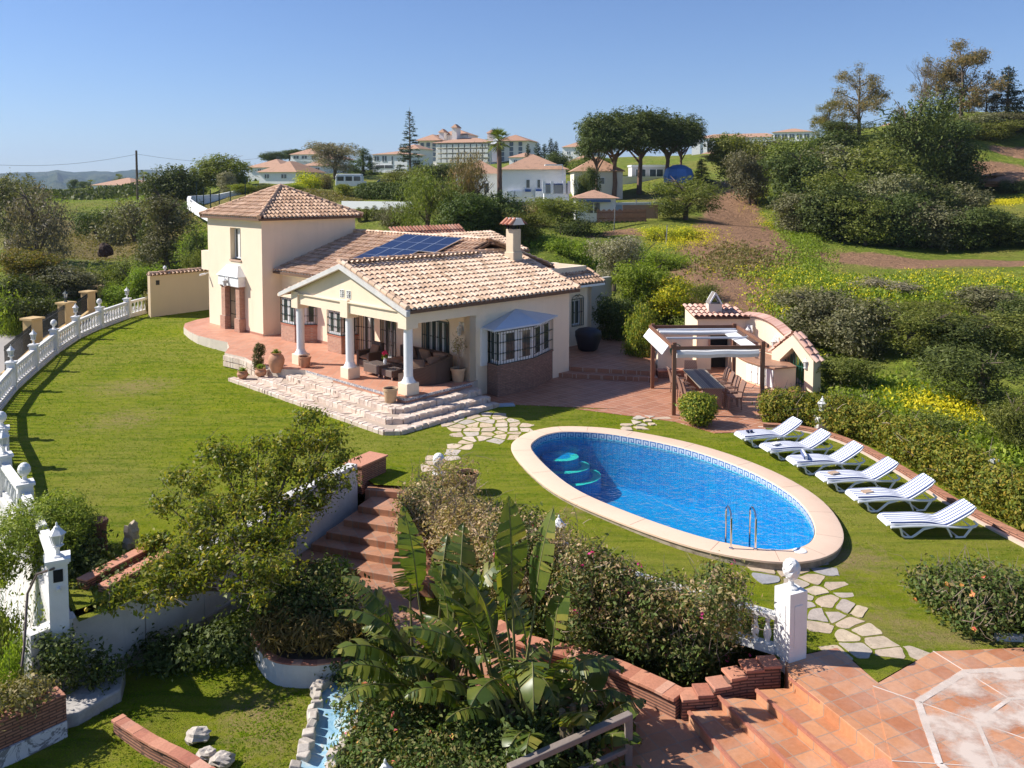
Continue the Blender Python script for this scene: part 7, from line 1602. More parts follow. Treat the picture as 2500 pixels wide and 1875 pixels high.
L_ = [
 # kind, mat, var, x, ybase, ytop, wpx, Y, label, cat
 ('olive',G_OLIVE,0,22,565,378,150,76,'large dark olive tree at the far left edge of the slope','tree'),
 ('olive',G_GREY,1,82,590,412,120,68,'grey olive tree beside the larger one on the left slope','tree'),
 ('round',G_AUT,0,85,655,540,120,57,'yellowing round tree below the grey olive on the left','tree'),
 ('round',G_DARK,1,15,720,600,150,50,'dark bush at the left edge above the ochre wall','shrub'),
 ('round',G_OLIVE,1,150,680,575,120,56,'dull green bush right of the yellowing tree','shrub'),
 ('round',G_DARK,0,195,660,590,80,60,'dark bush behind the last ochre pier','shrub'),
 ('round',G_DARK,0,80,730,640,120,47,'dark bush just behind the black railings on the left','shrub'),
 ('wild',G_BR,0,25,690,630,90,46,'bright green low bush at the left edge in the sun','shrub'),
 ('wild',G_DARK,1,215,500,450,90,104,'dark mound of scrub on the left field, left part','shrub'),
 ('wild',G_OLIVE,0,290,505,432,150,102,'dark mound of scrub on the left field, middle part','shrub'),
 ('wild',G_DARK,1,385,500,432,130,100,'dark mound of scrub on the left field, right part','shrub'),
 ('tall',G_OLIVE,0,360,600,425,105,64,'tall shimmering tree standing left of the tower','tree'),
 ('tall',G_DARK,1,318,590,480,55,66,'slim dark tree touching the left of the tall shimmering tree','tree'),
 ('wild',G_MID,0,250,625,560,100,60,'grey green scrub above the drive','shrub'),('wild',G_BR,1,305,622,575,100,58,'bright weedy scrub behind the cream boundary wall','shrub'),
 ('wild',G_BR,0,265,660,612,85,56,'light green weeds between the drive and the meter cabinet','shrub'),
 ('wild',G_PAMP,1,330,668,630,36,50,'yellowish dry shrub in front of the meter cabinet','shrub'),
 ('wild',G_DARK,0,432,545,490,55,62,'dark scrub against the left wall of the tower, upper','shrub'),('wild',G_MID,1,425,585,540,60,58,'green scrub against the left wall of the tower, lower','shrub'),
 ('round',G_DARK,1,375,425,362,110,120,'rounded dark tree left of the green mesh fence','tree'),('round',G_MID,0,420,410,375,60,128,'small tree touching the rounded dark tree on its right','tree'),
 ('round',G_MID,1,480,418,337,110,122,'broad green tree on the skyline left of the tower roof','tree'),('hedgeball',G_GREY,0,492,412,372,36,112,'clipped silvery ball shrub beneath the broad skyline tree','shrub'),
 ('cypress',G_CYP,0,446,385,346,13,190,'thin cypress left of the broad skyline tree','tree'),('cypress',G_CYP,0,364,398,362,11,230,'thin cypress on the left skyline, left one of a pair','tree'),('cypress',G_CYP,0,379,398,368,10,235,'thin cypress on the left skyline, right one of a pair','tree'),
 ('hedgeball',G_DARK,0,158,408,388,22,300,'dark round tree at the foot of the far hills','tree'),('hedgeball',G_DARK,0,180,412,392,26,280,'low dark tree left of the white bungalow','tree'),('round',G_DARK,0,268,408,385,44,255,'dark tree right behind the white bungalow','tree'),
 ('round',G_HEDGE,0,530,428,398,60,104,'yellow green clipped bush left of the tower roof, first','shrub'),('round',G_MID,1,580,425,400,50,104,'round green bush left of the tower apex, second','shrub'),('wild',G_BR,0,625,420,398,60,104,'light green bushes right behind the tower apex','shrub'),
 ('wild',G_YEL,0,670,415,372,70,112,'yellow green bamboo-like bushes behind the tower','shrub'),('wild',G_PAMP,1,705,415,375,60,114,'pale tall bushes left of the parked van','shrub'),
 ('hedgeball',G_HEDGE,0,745,430,398,34,102,'clipped dark round bush right of the tower apex, first','shrub'),('hedgeball',G_MID,0,778,428,402,32,102,'clipped round bush right of the tower apex, second','shrub'),('hedgeball',G_HEDGE,0,815,425,396,38,104,'clipped golden bush below the parked van','shrub'),
 ('hedgeball',G_PAMP,0,838,428,414,40,98,'white flowering cushion bush before the long clipped hedge','shrub'),('hedgeball',G_YEL,0,868,424,410,26,100,'small yellow bush beside the white flowering cushion','shrub'),
 ('olive',G_GREY,0,725,395,308,105,150,'large grey olive on the skyline behind the tower roof','tree'),('fir',G_DARK,0,785,390,322,70,170,'dark fir right of the large grey olive','tree'),
 ('round',G_DARK,0,625,345,323,50,240,'dark tree left of the hilltop bungalow','tree'),('round',G_DARK,1,590,350,328,50,235,'dark tree at the left end of the hilltop garden','tree'),('hedgeball',G_DARK,0,672,340,318,34,250,'umbrella shaped tree behind the hilltop bungalow','tree'),
 ('cypress',G_CYP,0,800,372,335,10,215,'cypress in the skyline row, first from the left','tree'),('cypress',G_CYP,0,816,372,333,10,217,'cypress in the skyline row, second from the left','tree'),('cypress',G_CYP,0,829,372,338,9,219,'cypress in the skyline row, third from the left','tree'),('cypress',G_CYP,0,840,372,342,8,221,'cypress in the skyline row, fourth from the left','tree'),('cypress',G_CYP,0,887-22,350,316,7,240,'very thin cypress left of the spire-like conifer','tree'),
 ('round',G_MID,0,865,425,368,90,118,'mid green bush below the modern white house','tree'),('round',G_DARK,0,940-15,405,355,90,124,'dark tree at the foot of the spire-like conifer','tree'),
 ('spiky',G_CYP,0,886,400,243,52,135,'very tall thin conifer rising above the skyline','tree'),
 ('weep',G_MID,0,925,505,365,140,64,'large airy pepper tree behind the solar roof','tree'),('weep',G_EUC,1,1020,500,330,110,66,'pale airy tree in front of the villa\'s left end','tree'),
 ('weep',G_OLIVE,0,860,500,440,90,66,'hanging green tree at the right end of the blue shaded wall','tree'),('round',G_DARK,0,1000,520,420,120,62,'dark dense tree between the pepper tree and the palm','tree'),
 ('round',G_DARK,1,1075,520,420,110,64,'dark dense tree beneath the palm','tree'),('round',G_MID,0,1130,525,460,90,63,'green tree directly behind the main chimney','tree'),
 ('olive',G_MID,0,1215,510,428,130,76,'feathery spreading tree below the blue and white villa','tree'),('wild',G_PAMP,0,1150,470,435,80,80,'pale screen of shrubs under the stone basement of the villa','shrub'),
 ('round',G_DARK,1,990,400,355,80,150,'dark tree below the right half of the hotel','tree'),('round',G_DARK,0,1170,375,350,40,170,'dark bush left of the cypress group by the villa','tree'),
 ('cypress',G_CYP,0,1162,352,310,18,180,'stout cypress, first of five left of the umbrella pines','tree'),('cypress',G_CYP,0,1176,352,312,16,182,'stout cypress, second of five left of the umbrella pines','tree'),('cypress',G_CYP,0,1190,350,300,14,184,'taller cypress, third of five left of the umbrella pines','tree'),('cypress',G_CYP,0,1201,350,306,12,186,'cypress, fourth of five left of the umbrella pines','tree'),('cypress',G_CYP,0,1140,360,312,12,178,'dark cypress behind the villa chimney','tree'),
 ('round',G_DARK,1,1205,372,330,60,160,'dark leafy tree between cypresses and distant white houses','tree'),('round',G_MID,0,1265,385,340,90,140,'green tree between the villa and the umbrella pines','tree'),
 ('hedgeball',G_DARK,0,1280,402,362,34,100,'clipped round dark shrub on the villa terrace','shrub'),('wild',G_MID,0,1255,402,370,30,98,'leafy potted shrub on the villa terrace','shrub'),
 ('olive',G_MID,1,1480,500,385,140,84,'feathery light green tree right of the villa garden','tree'),('wild',G_DARK,0,1395,470,440,70,100,'low shrubs under the umbrella pines','shrub'),('wild',G_BR,1,1450,415,395,80,108,'garden shrubs at the foot of the umbrella pines','shrub'),
 ('wild',G_PAMP,0,1500,415,385,60,112,'pale shrub right of the umbrella pines','shrub'),('fir',G_DARK,0,1515,425,345,40,112,'slim dark tree right of the blue covered shape','tree'),('cypress',G_CYP,0,1577,395,352,14,150,'cypress in front of the long tiled building','tree'),
 ('wild',G_YEL,1,1440,560,490,110,72,'bright yellow flowering bush on the bank','shrub'),('wild',G_YEL,0,1500,545,500,80,74,'yellow flowering bush beside the red dirt track','shrub'),
 ('olive',G_GREY,0,1325,640,512,112,53,'silver grey olive tree behind the right wing','tree'),('wild',G_BR,0,1410,610,540,120,60,'bright green bush behind the silver grey olive','shrub'),('wild',G_BR,1,1235,545,515,100,60,'sunlit green bank bush above the red terrace','shrub'),
 ('round',G_BR,0,1390,720,570,110,45,'tall green shrub right of the silver grey olive','shrub'),('round',G_YEL,1,1450,720,600,100,44,'green shrub with yellow flowers left of the pergola chimney','shrub'),('wild',G_MID,0,1510,680,610,90,46,'loose grassy shrub behind the kitchen chimney','shrub'),
 ('round',G_DARK,0,1335,760,640,90,41,'dark hedge-like shrub along the shaded patio, rear','shrub'),('round',G_HEDGE,1,1385,790,660,70,37,'leafy shrub along the shaded patio, front','shrub'),
 ('round',G_MID,0,1600,395,292,120,112,'round green tree at the top left of the right hill','tree'),('round',G_MID,1,1665,410,300,110,108,'round green tree second on the crest of the right hill','tree'),
 ('round',G_DARK,0,1735,480,330,140,90,'dense dark tree on the right hill, left edge of the grove','tree'),('round',G_OLIVE,1,1790,470,318,150,92,'dense tree on the right hill, behind the left edge','tree'),
 ('round',G_MID,1,1870,470,320,170,90,'olive green tree in the upper middle of the grove','tree'),('olive',G_DARK,0,1830,330,262,100,120,'dark tree crown in front of the leaning eucalyptus','tree'),
 ('round',G_OLIVE,0,1735,545,420,120,78,'dark tree at the lower left corner of the grove','tree'),('round',G_DARK,1,1800,552,400,140,75,'dark tree in the lower row of the grove, second','tree'),('round',G_MID,0,1870,556,425,130,73,'olive green tree in the lower row, third','tree'),
 ('round',G_DARK,0,1940,558,420,130,73,'dark tree in the lower row of the grove, fourth','tree'),('round',G_OLIVE,1,2010,558,440,130,73,'dull green tree in the lower row, fifth','tree'),('round',G_DARK,0,2085,560,450,130,72,'dark tree in the lower row, sixth','tree'),('round',G_MID,1,2160,562,468,120,72,'tree in the lower row at the right, seventh','tree'),('round',G_DARK,0,2225,570,470,120,70,'tree of the lower row cut by the right edge','tree'),
 ('olive',G_PINE,1,1985,440,205,190,98,'tall dark green pine crowning the grove','tree'),('round',G_DARK,0,2065,430,300,120,98,'dark bushy tree right of the tall pine','tree'),
 ('round',G_OLIVE,1,2110,330,245,110,122,'dull green bush on the hilltop under the tall eucalyptus','tree'),('round',G_OLIVE,0,2185,320,245,110,122,'grey green bush on the hilltop at the right edge','tree'),
 ('euc',G_EUC,0,1855,310,148,170,124,'leaning open eucalyptus on the skyline','tree'),('euc',G_EUC,1,2075,275,88,150,128,'tallest eucalyptus on the right skyline','tree'),('euc',G_AUT,0,1790,330,215,90,124,'small rusty eucalyptus at the left of the hilltop','tree'),('euc',G_EUC,1,2035,275,125,100,130,'eucalyptus tight against the tallest one, left side','tree'),('euc',G_EUC,0,2130,280,180,90,130,'shorter eucalyptus between the tallest one and the dark fir','tree'),
 ('bare',G_EUC,0,1995,275,112,90,127,'leafless pale tree on the right skyline','tree'),('fir',G_CYP,0,2175,260,148,76,128,'dark pointed fir on the right skyline','tree'),
 ('wild',G_DARK,1,2195,405,388,60,96,'low dark shrub lying on the grass terrace of the hill','shrub'),
 ('round',G_OLIVE,0,1760,790,632,150,39,'grey brown scrubby tree behind the kitchen gateway','tree'),('wild',G_PAMP,1,1730,700,620,110,44,'twiggy grey shrub above the curved kitchen wall','shrub'),
 ('round',G_OLIVE,1,1860,790,650,150,37,'dull green scrub tree right of the gateway','tree'),('olive',G_MID,0,1960,820,660,170,36,'olive green scrub tree in the middle of the right slope','tree'),('round',G_DARK,0,2070,830,690,150,35,'dark scrub tree on the right slope','tree'),('round',G_MID,1,2170,830,680,160,36,'green scrub tree on the right slope near the edge','tree'),
 ('wild',G_GREY,0,1900,640,600,150,48,'blue green weed patch on the flowering slope','shrub'),('round',G_DARK,1,2215,760,640,110,38,'dark tree cut by the right edge on the slope','tree'),
 ('olive',G_PINE,0,2120,960,760,230,28.5,'yellow green pine overhanging the long hedge at the right','tree'),('round',G_MID,0,1830,865,770,120,32,'bushy scrub just behind the gateway pillar','shrub'),('olive',G_MID,1,2200,1000,850,130,25.5,'leaning pine with slim dark trunks at the right edge','tree'),
 ('hedgeball',G_MID,0,1150,368,345,26,230,'small round tree between the hotel and the villa','tree'),('round',G_OLIVE,0,1550,372,335,60,170,'olive tree before the pink roofed houses','tree'),
 ('round',G_OLIVE,0,1620,440,330,90,97,'dull green tree low on the left flank of the right hill','tree'),('round',G_MID,0,1700,400,300,100,104,'green tree on the crest between the two round ones and the grove','tree'),('round',G_DARK,1,1790,400,285,110,108,'dark tree on the crest below the small rusty eucalyptus','tree'),
 ('round',G_MID,1,1930,400,300,130,106,'green tree left of the tall pine on the hill','tree'),('round',G_OLIVE,0,1900,520,380,140,80,'olive grey tree in the heart of the grove','tree'),('round',G_MID,0,1830,520,370,140,82,'green tree in the heart of the grove, left','tree'),('round',G_DARK,1,1980,520,385,130,80,'dark tree in the heart of the grove, below the pine','tree'),('round',G_OLIVE,1,2060,500,400,120,82,'dull tree in the heart of the grove, right','tree'),
 ('round',G_MID,0,2140,300,262,100,118,'low bushes at the foot of the dark fir','shrub'),('round',G_DARK,1,2050,330,262,120,116,'dark bushy tree under the tallest eucalyptus','tree'),('round',G_MID,0,1950,340,275,110,117,'green bush on the hilltop below the leafless tree','tree'),
 ('wild',G_OLIVE,1,1820,930,850,130,28.5,'scrub rising behind the long hedge, left','shrub'),('wild',G_MID,0,2030,980,890,150,26.5,'scrub rising behind the long hedge, middle','shrub'),('round',G_MID,0,1990,740,650,130,40,'green bush on the flowering slope, centre','shrub'),('round',G_OLIVE,1,2130,700,620,130,43,'olive scrub on the flowering slope, right','shrub'),('wild',G_DARK,1,1800,700,640,110,42,'dark low scrub on the slope above the gateway','shrub'),
 ('round',G_MID,1,1480,780,690,80,38,'shrub between the pergola and the shaded patio hedge','shrub'),('wild',G_BR,1,1370,560,520,110,64,'green bank scrub below the picket fence','shrub'),('wild',G_DARK,0,1260,500,470,100,74,'dark scrub on the bank left of the picket fence','shrub'),
 ('wild',G_BR,0,20,1380,1290,130,15.5,'bright green plants outside the white wall, left edge','shrub'),('wild',G_BR,1,15,1470,1390,120,14.2,'bright green plants at the left edge above the brick wall','shrub'),
]
for e in L_:
    kind, mat, var, dx, yb, yt, wpx, Y, lb, cat = e
    T(kind, mat, var, dx, yb, yt, wpx, Y, lb, cat, ground=(dx > 60 or Y > 20))
for dx, yb, yt, w_, Y, lb in ((1325,412,242,150,108,'leftmost tall umbrella pine by the villa'),(1380,405,238,160,112,'middle umbrella pine by the villa'),(1440,400,252,140,113,'right umbrella pine by the villa'),(1290,400,264,85,106,'smaller umbrella pine crown at the left of the group'),(1472,400,256,90,118,'umbrella pine at the right end of the group')):
    T('stone', G_PINE, 0 if dx % 2 else 1, dx, yb, yt, w_, Y, lb, 'tree', barkm=BARKR, ground=False)
# palms
def palm(loc, h, crown, label, seed=0):
    q = random.Random(seed); t = thing('palm_tree', label, 'palm', loc); mb = MB(); mb.tube([(0,0,-.3),(.05,0,h*.5),(0,.05,h)], [.26,.2,.17], 9); mb.build('trunk', BARKR, t, True); mb = MB()
    for k in range(30):
        a = q.uniform(0, 2*PI); el = q.uniform(-.7, 1.3); L = crown*q.uniform(.8, 1.1); d_ = V((math.cos(a)*math.cos(el), math.sin(a)*math.cos(el), math.sin(el))); side = V((-d_.y, d_.x, 0)).normalized() if abs(d_.z) < .99 else V((1,0,0)); hub = V((0,0,h))+d_*L*.45; mb.bar((0,0,h), hub, .03)
        for j in range(13):
            f = (j/12-.5)*2.3; e = hub+(d_*math.cos(f)+side*math.sin(f))*L*.5-V((0,0,.25*L*q.uniform(.2,.6))); m_ = (hub+e)/2+V((0,0,.04)); wv = side*.035 if abs(f) < .8 else d_*.035; mb.quad(hub, m_-wv, e, m_+wv)
    mb.build('crown', G_MID, t); return t
palm(tuple(gY(1078,505,66)-V((0,0,.5))), gY(1078,300,66).z-gY(1078,505,66).z+.3, 1.35, 'windblown fan palm standing before the blue and white villa', 3)
for i, (dx, yb, yt, Y, lb) in enumerate(((391,395,360,200,'twin-headed small palm on the left skyline'),(418,395,366,205,'low palm right of the twin-headed one'),(310,400,372,240,'small palm by the left hillside houses'),(258,408,378,240,'bushy palm behind the white bungalow'),(196,412,390,260,'small palm left of the white bungalow'))):
    p = gY(dx, yb, Y); palm(tuple(p), gY(dx, yt+8, Y).z-p.z, (gY(dx, yt, Y).z-gY(dx, yt+12, Y).z)*1.3, lb, i)
# scrub blanket on slopes that nobody could count
def scatter(name, regs, n, size, mat, seed, h=.35, kind='stuff', clump=.16):
    r = np.random.default_rng(seed); pts = []
    for (pa, rad, dens) in regs:
        k = int(n*dens); a = r.integers(0, max(1, len(pa)-1), k); t = r.random(k); P0 = np.array([(p.x, p.y) for p in pa]); 
        P1 = P0[a]+(P0[np.minimum(a+1, len(P0)-1)]-P0[a])*t[:, None]+r.normal(size=(k, 2))*rad*.55; pts.append(P1)
    P1 = np.concatenate(pts); z = terr(P1[:, 0], P1[:, 1]); cc = np.concatenate([P1, z[:, None]], 1); per = 7; cen = np.repeat(cc, per, 0); N_ = len(cen); cen[:, :2] += r.normal(size=(N_, 2))*clump; cen[:, 2] += r.random(N_)*h
    nrm = r.normal(size=(N_, 3))+np.array([0,0,.6]); nrm /= np.linalg.norm(nrm, axis=1)[:, None]; tt = np.array([0,0,1.])+r.normal(size=(N_, 3))*.7; tt -= nrm*(tt*nrm).sum(1)[:, None]; tt /= np.linalg.norm(tt, axis=1)[:, None]; s2 = np.cross(nrm, tt); L = size*(.6+.8*r.random(N_))
    vs = np.stack([cen-tt*(L*.5)[:, None], cen+s2*(L*.25)[:, None], cen+tt*(L*.5)[:, None], cen-s2*(L*.25)[:, None]], 1).reshape(-1, 3)
    o = addmesh(name, vmesh(name, vs, mat)); return tag(o, kind=kind)
scatter('weeds', [([gY(1700,470,90), gY(1740,540,74), gY(1730,640,46), gY(1750,700,40)], 2., .25), ([gY(1780,600,52), gY(1950,620,48), gY(2200,620,48)], 4., .5), ([gY(1850,850,31), gY(2000,900,29), gY(2200,980,25)], 2., .5), ([gY(200,600,66), gY(300,640,58), gY(400,560,70), gY(435,470,95)], 4., .4), ([gY(20,620,60), gY(180,640,58), gY(60,700,50)], 4, .3), ([gY(1180,520,64), gY(1300,540,62), gY(1400,560,64)], 3., .3), ([gY(60,430,170), gY(400,415,165)], 14, .35)], 9500, .19, G_BR, 5)
scatter('wildflowers', [([gY(1690,590,54), gY(1850,625,47), gY(2050,615,49), gY(2212,600,51)], 4.5, .45), ([gY(2130,435,91), gY(2212,440,88)], 3, .3), ([gY(1440,500,76), gY(1500,520,72), gY(1450,545,68)], 2.6, .25), ([gY(1980,890,29.5), gY(2100,940,27.5)], 1.3, .3), ([gY(1660,430,100), gY(1720,520,80)], 3, .12), ([gY(1690,640,47), gY(1720,680,42)], 2, .08)], 2000, .12, leaf('yellow petals', [(.55,.46,.02),(.65,.56,.03),(.6,.5,.03)], .3), 6, .5)
scatter('dry_grass', [([gY(200,520,106), gY(310,530,98), gY(260,580,80)], 8, .6), ([gY(1590,600,53), gY(1600,520,68)], 3.5, .25), ([gY(620,425,104), gY(760,440,94)], 4, .4)], 2600, .22, leaf('straw', [(.17,.17,.08),(.13,.14,.06),(.10,.13,.04)], .3), 8, .15)
# mass of scrub filling the far plain
scatter('far_scrub', [([gY(110,418,190), gY(250,416,185), gY(430,412,180)], 12, 1.)], 2600, .9, G_DARK, 12, 1.0, clump=.9)
# ------------------------------------------------------------ garden plants near the camera
def plant(name, label, cat, loc, parts, group=None):
    t = thing(name, label, cat, loc, 0, group)
    for nm, me in parts: addmesh(nm, me, t)
    return t
def hedge_along(pts, w_, h_, n, size, mat, seed, z0=0, hvar=.1, per=9, aspect=.55, clump=.08, shell=.6):
    bl = []; q = random.Random(seed)
    for a_, b2 in zip(pts, pts[1:]):
        L = math.hypot(b2[0]-a_[0], b2[1]-a_[1]); k = max(1, int(L/(w_*.45)))
        for i in range(k): t = (i+.5)/k; hh = h_*(1+q.uniform(-hvar, hvar)); ww = w_*(1+q.uniform(-hvar, hvar)); bl.append(((a_[0]+(b2[0]-a_[0])*t+q.uniform(-.08,.08), a_[1]+(b2[1]-a_[1])*t+q.uniform(-.08,.08), z0+hh*.5), (ww*.5, ww*.5, hh*.52)))
    return cloud(bl, n, size, clump, per, aspect, shell, .35, 0, seed, .05)
def sticks(bl, n, L, r_, seed, upb=.6):
    q = random.Random(seed); mb = MB()
    for i in range(n):
        b_ = q.choice(bl); p = V(b_[0])+V((q.uniform(-1,1)*b_[1][0], q.uniform(-1,1)*b_[1][1], q.uniform(-.4,.9)*b_[1][2])); d_ = V((q.gauss(0,1), q.gauss(0,1), q.gauss(upb,.7))).normalized()*L*q.uniform(.5,1.3); mb.tube([p, p+d_*.5+V((q.uniform(-.05,.05),)*3), p+d_], [r_, r_*.8, r_*.3], 3, cap=False)
    return mb
hp = [(8.5,27.9),(9.5,27.2),(10.35,26.2),(10.95,24.9),(11.2,23.2),(11.35,21.6),(11.5,20),(11.8,18.4),(12.2,16.9)]
t = thing('hedge', 'long leafy hedge behind the loungers and brick kerb', 'hedge', (0,0,0)); addmesh('foliage', vmesh('hedge', hedge_along(hp, 1.35, 1.15, 52000, .085, G_HEDGE, 3, -.05, .14), G_HEDGE), t)
mb = sticks([((x,y,.5),(.6,.6,.5)) for x, y in hp], 160, .5, .010, 4); mb.build('stems', TWIG, t)
hb = [((0,0,.5),(.52,.5,.52)),((.15,.1,.6),(.4,.4,.4)),((-.15,-.1,.5),(.42,.4,.42))]
plant('shrub', 'clipped round bush on the patio edge before the pergola', 'shrub', (5.98, 27.25, .02), [('foliage', vmesh('bush', cloud([((0,0,.52),(.56,.54,.5)),((.2,0,.6),(.4,.4,.36)),((-.2,.1,.62),(.4,.4,.34)),((0,-.2,.4),(.45,.4,.36))], 9000, .07, .06, 9, .55, .75, .3, 0, 9, .05), G_HEDGE))])
# trimmed conifer on the terrace and small pot plants
plant('conifer', 'clipped upright conifer at the corner of the terrace', 'tree', hl(-1.35,8.0,.3), [('crown', vmesh('con', cloud([((0,0,.62),(.20,.20,.55)),((.05,0,.9),(.22,.2,.28)),((-.03,0,.3),(.14,.14,.3))], 3600, .06, .03, 8, .35, .8, .8, 0, 2, .05), leaf('clipped conifer', [(.03,.055,.012),(.06,.09,.02),(.12,.10,.04)], .15)))])
for (loc, r_, lb, sd_) in ((hl(-1.15,6.95,1.2), .14, 'green succulent growing in the tall clay jar', 1), (hl(-1.95,8.15,.43), .11, 'small plant in the clay pot on the lowest step', 2), (hl(-1.6,7.35,.6), .13, 'small plant in the clay pot beside the conifer', 3)):
    plant('pot_plant', lb, 'plant', loc, [('leaves', vmesh('pp', cloud([((0,0,.06),(r_,r_,.09))], 420, .055, .03, 6, .5, .3, .6, 0, sd_), G_BR))])
plant('flowers', 'bunch of pink flowers in the white vase', 'flowers', hl(1.1,2.95,1.25), [('leaves', vmesh('fl', cloud([((0,0,.08),(.09,.09,.1))], 200, .06, .02, 5, .5, .3, .5, 0, 4), G_BR)), ('petals', vmesh('fp', cloud([((0,0,.22),(.1,.1,.08))], 260, .045, .025, 6, .8, .4, .6, 0, 5), leaf('pink petals', [(.65,.03,.22),(.75,.08,.3),(.5,.02,.15)], .3)))])
t = thing('potted_tree', 'thin nearly leafless tree in the pale porch pot', 'tree', hl(2.42,.33,1.05)); mb = MB(); q = random.Random(3)
for k in range(7):
    a = q.uniform(0,2*PI); e = V((math.cos(a)*q.uniform(.1,.35), math.sin(a)*q.uniform(.1,.35), q.uniform(.7,1.15))); mb.tube([(q.uniform(-.05,.05),q.uniform(-.05,.05),0), e*.5+V((0,0,.05)), e], [.012,.009,.004], 4)
    for j in range(5): s_ = e*q.uniform(.5,1); mb.tube([s_, s_+V((q.uniform(-.2,.2),q.uniform(-.2,.2),q.uniform(.02,.2)))], [.005,.002], 3)
mb.build('trunk', TWIG, t); addmesh('crown', vmesh('pt', cloud([((.03,0,.85),(.3,.3,.35))], 420, .055, .05, 4, .5, .3, .2, 0, 8), leaf('sparse olive leaves', [(.12,.12,.05),(.2,.18,.08),(.08,.09,.04)], .2)), t)
# lemon tree --------------------------------------------------
tips_shift = 1.2
t = thing('lemon_tree', 'large spreading lemon tree with yellow fruit in front of the lawn', 'tree', (-5.2, 16.9, -1.2)); q = random.Random(11); mb = MB(); bl = []; tw = []
tips = [(670,905,17.8),(690,960,17.8),(720,940,17.3),(740,990,17.2),(620,960,17.3),(560,960,17.0),(520,1000,16.9),(600,1010,16.8),(660,1020,16.8),(470,975,17.0),(430,1040,16.6),(390,1030,16.9),(360,1090,16.4),(440,1100,16.2),(500,1080,16.2),(560,1080,16.2),(620,1090,16.3),(680,1080,16.6),(720,1040,16.9),
        (480,1150,15.9),(540,1150,15.8),(600,1160,15.8),(420,1150,16.0),(470,1210,15.4),(400,1260,15.0),(340,1230,15.2),(310,1290,14.7),(270,1270,14.9),(350,1300,14.6),(540,1220,15.2),(600,1230,15.4),(440,1230,15.2),(500,1270,14.9),(380,1190,15.6),(640,1130,16.3),(560,1290,14.8),(230,1300,14.6)]
base_ = V((0,0,0))
for (dx, dy, Y) in tips:
    e = gY(dx, dy, Y+(1.3 if dy < 1100 else .5 if dy < 1170 else 0))-V(t.location); s_ = V((q.uniform(-.1,.1),q.uniform(-.1,.1),q.uniform(.5,1.2))); m_ = s_+(e-s_)*.55+V((0,0,.15)); mb.tube([s_, m_, e], [.04,.025,.008], 5); rr_ = q.uniform(.26,.46)
    if dy > 1240: rr_ = .22
    bl.append((tuple(e), (rr_*1.15, rr_*1.1, rr_*.8))); bl.append((tuple(m_+(e-m_)*.5), (rr_*.6, rr_*.6, rr_*.5)))
mb.tube([(.1,0,-.3),(.0,0,.4),(-.05,.05,1.0)], [.12,.1,.08], 8); mb.build('trunk', BARK, t, True)
addmesh('crown', vmesh('lem', cloud(bl, 24000, .082, .075, 8, .48, .35, .35, 0, 12, .2), G_LEM), t)
mb = sticks(bl, 340, .35, .006, 13, .5); mb.build('twigs', TWIG, t)
mb = MB()
for k in range(46):
    b_ = q.choice(bl); p = V(b_[0])+V((q.uniform(-1,1)*b_[1][0], q.uniform(-1.1,.2)*b_[1][1], q.uniform(-.9,.7)*b_[1][2])); mb.lathe([(.004,-.042),(.02,-.03),(.033,-.012),(.034,.01),(.022,.03),(.006,.042)], p, 7)
mb.build('lemons', plain('lemon skin', (.62,.42,.03), .5, var=.15), t, True)['kind'] = 'stuff'
# juniper over the balustrade and stump
pj = V((-9.45,17.3,-.1)); bl = [((0,0,.8),(.7,.65,.5)),((-.5,-.6,.7),(.7,.6,.5)),((.35,.35,.65),(.5,.5,.4)),((-.1,.5,.95),(.5,.5,.4)),((-.9,-.9,.35),(.55,.5,.5)),((.3,-.4,.45),(.5,.5,.4)),((-.6,.1,.95),(.5,.5,.35)),((-1.2,-1.6,.3),(.5,.5,.5)),((-.7,-1.3,.35),(.5,.5,.4))]
t = thing('juniper', 'bushy green juniper growing over the balustrade at the left', 'shrub', pj); addmesh('foliage', vmesh('jun', cloud(bl, 26000, .085, .07, 8, .24, .65, .4, .1, 21, .08), G_JUN), t); mb = MB(); mb.tube([(.3,.1,-.3),(.2,0,.5)], [.12,.07], 7); mb.build('stem', BARK, t)
t = thing('tree_stump', 'tall reddish brown cut stump beside the juniper', 'stump', (-8.75,17.75,-.1)); mb = MB(); mb.lathe([(.24,-.1),(.20,.1),(.17,.4),(.18,.6),(.22,.72),(.2,.76)], (0,0,0), 14); mb.build('stump', plain('reddish stump', (.16,.08,.05), .95, var=.3, bs=1, sc=5), t, True)
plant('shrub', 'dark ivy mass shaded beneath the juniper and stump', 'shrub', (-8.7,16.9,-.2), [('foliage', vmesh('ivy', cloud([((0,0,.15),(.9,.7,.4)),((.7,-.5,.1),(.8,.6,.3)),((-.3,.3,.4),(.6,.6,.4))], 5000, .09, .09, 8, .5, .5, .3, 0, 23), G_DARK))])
plant('shrub', 'small glossy shrub touching the brown boulder', 'shrub', tuple(gz(325,1195,0)), [('foliage', vmesh('gs', cloud([((0,0,.18),(.3,.28,.2)),((.2,.1,.25),(.2,.2,.15))], 1500, .08, .05, 8, .5, .5, .3, 0, 24), G_LEM))])
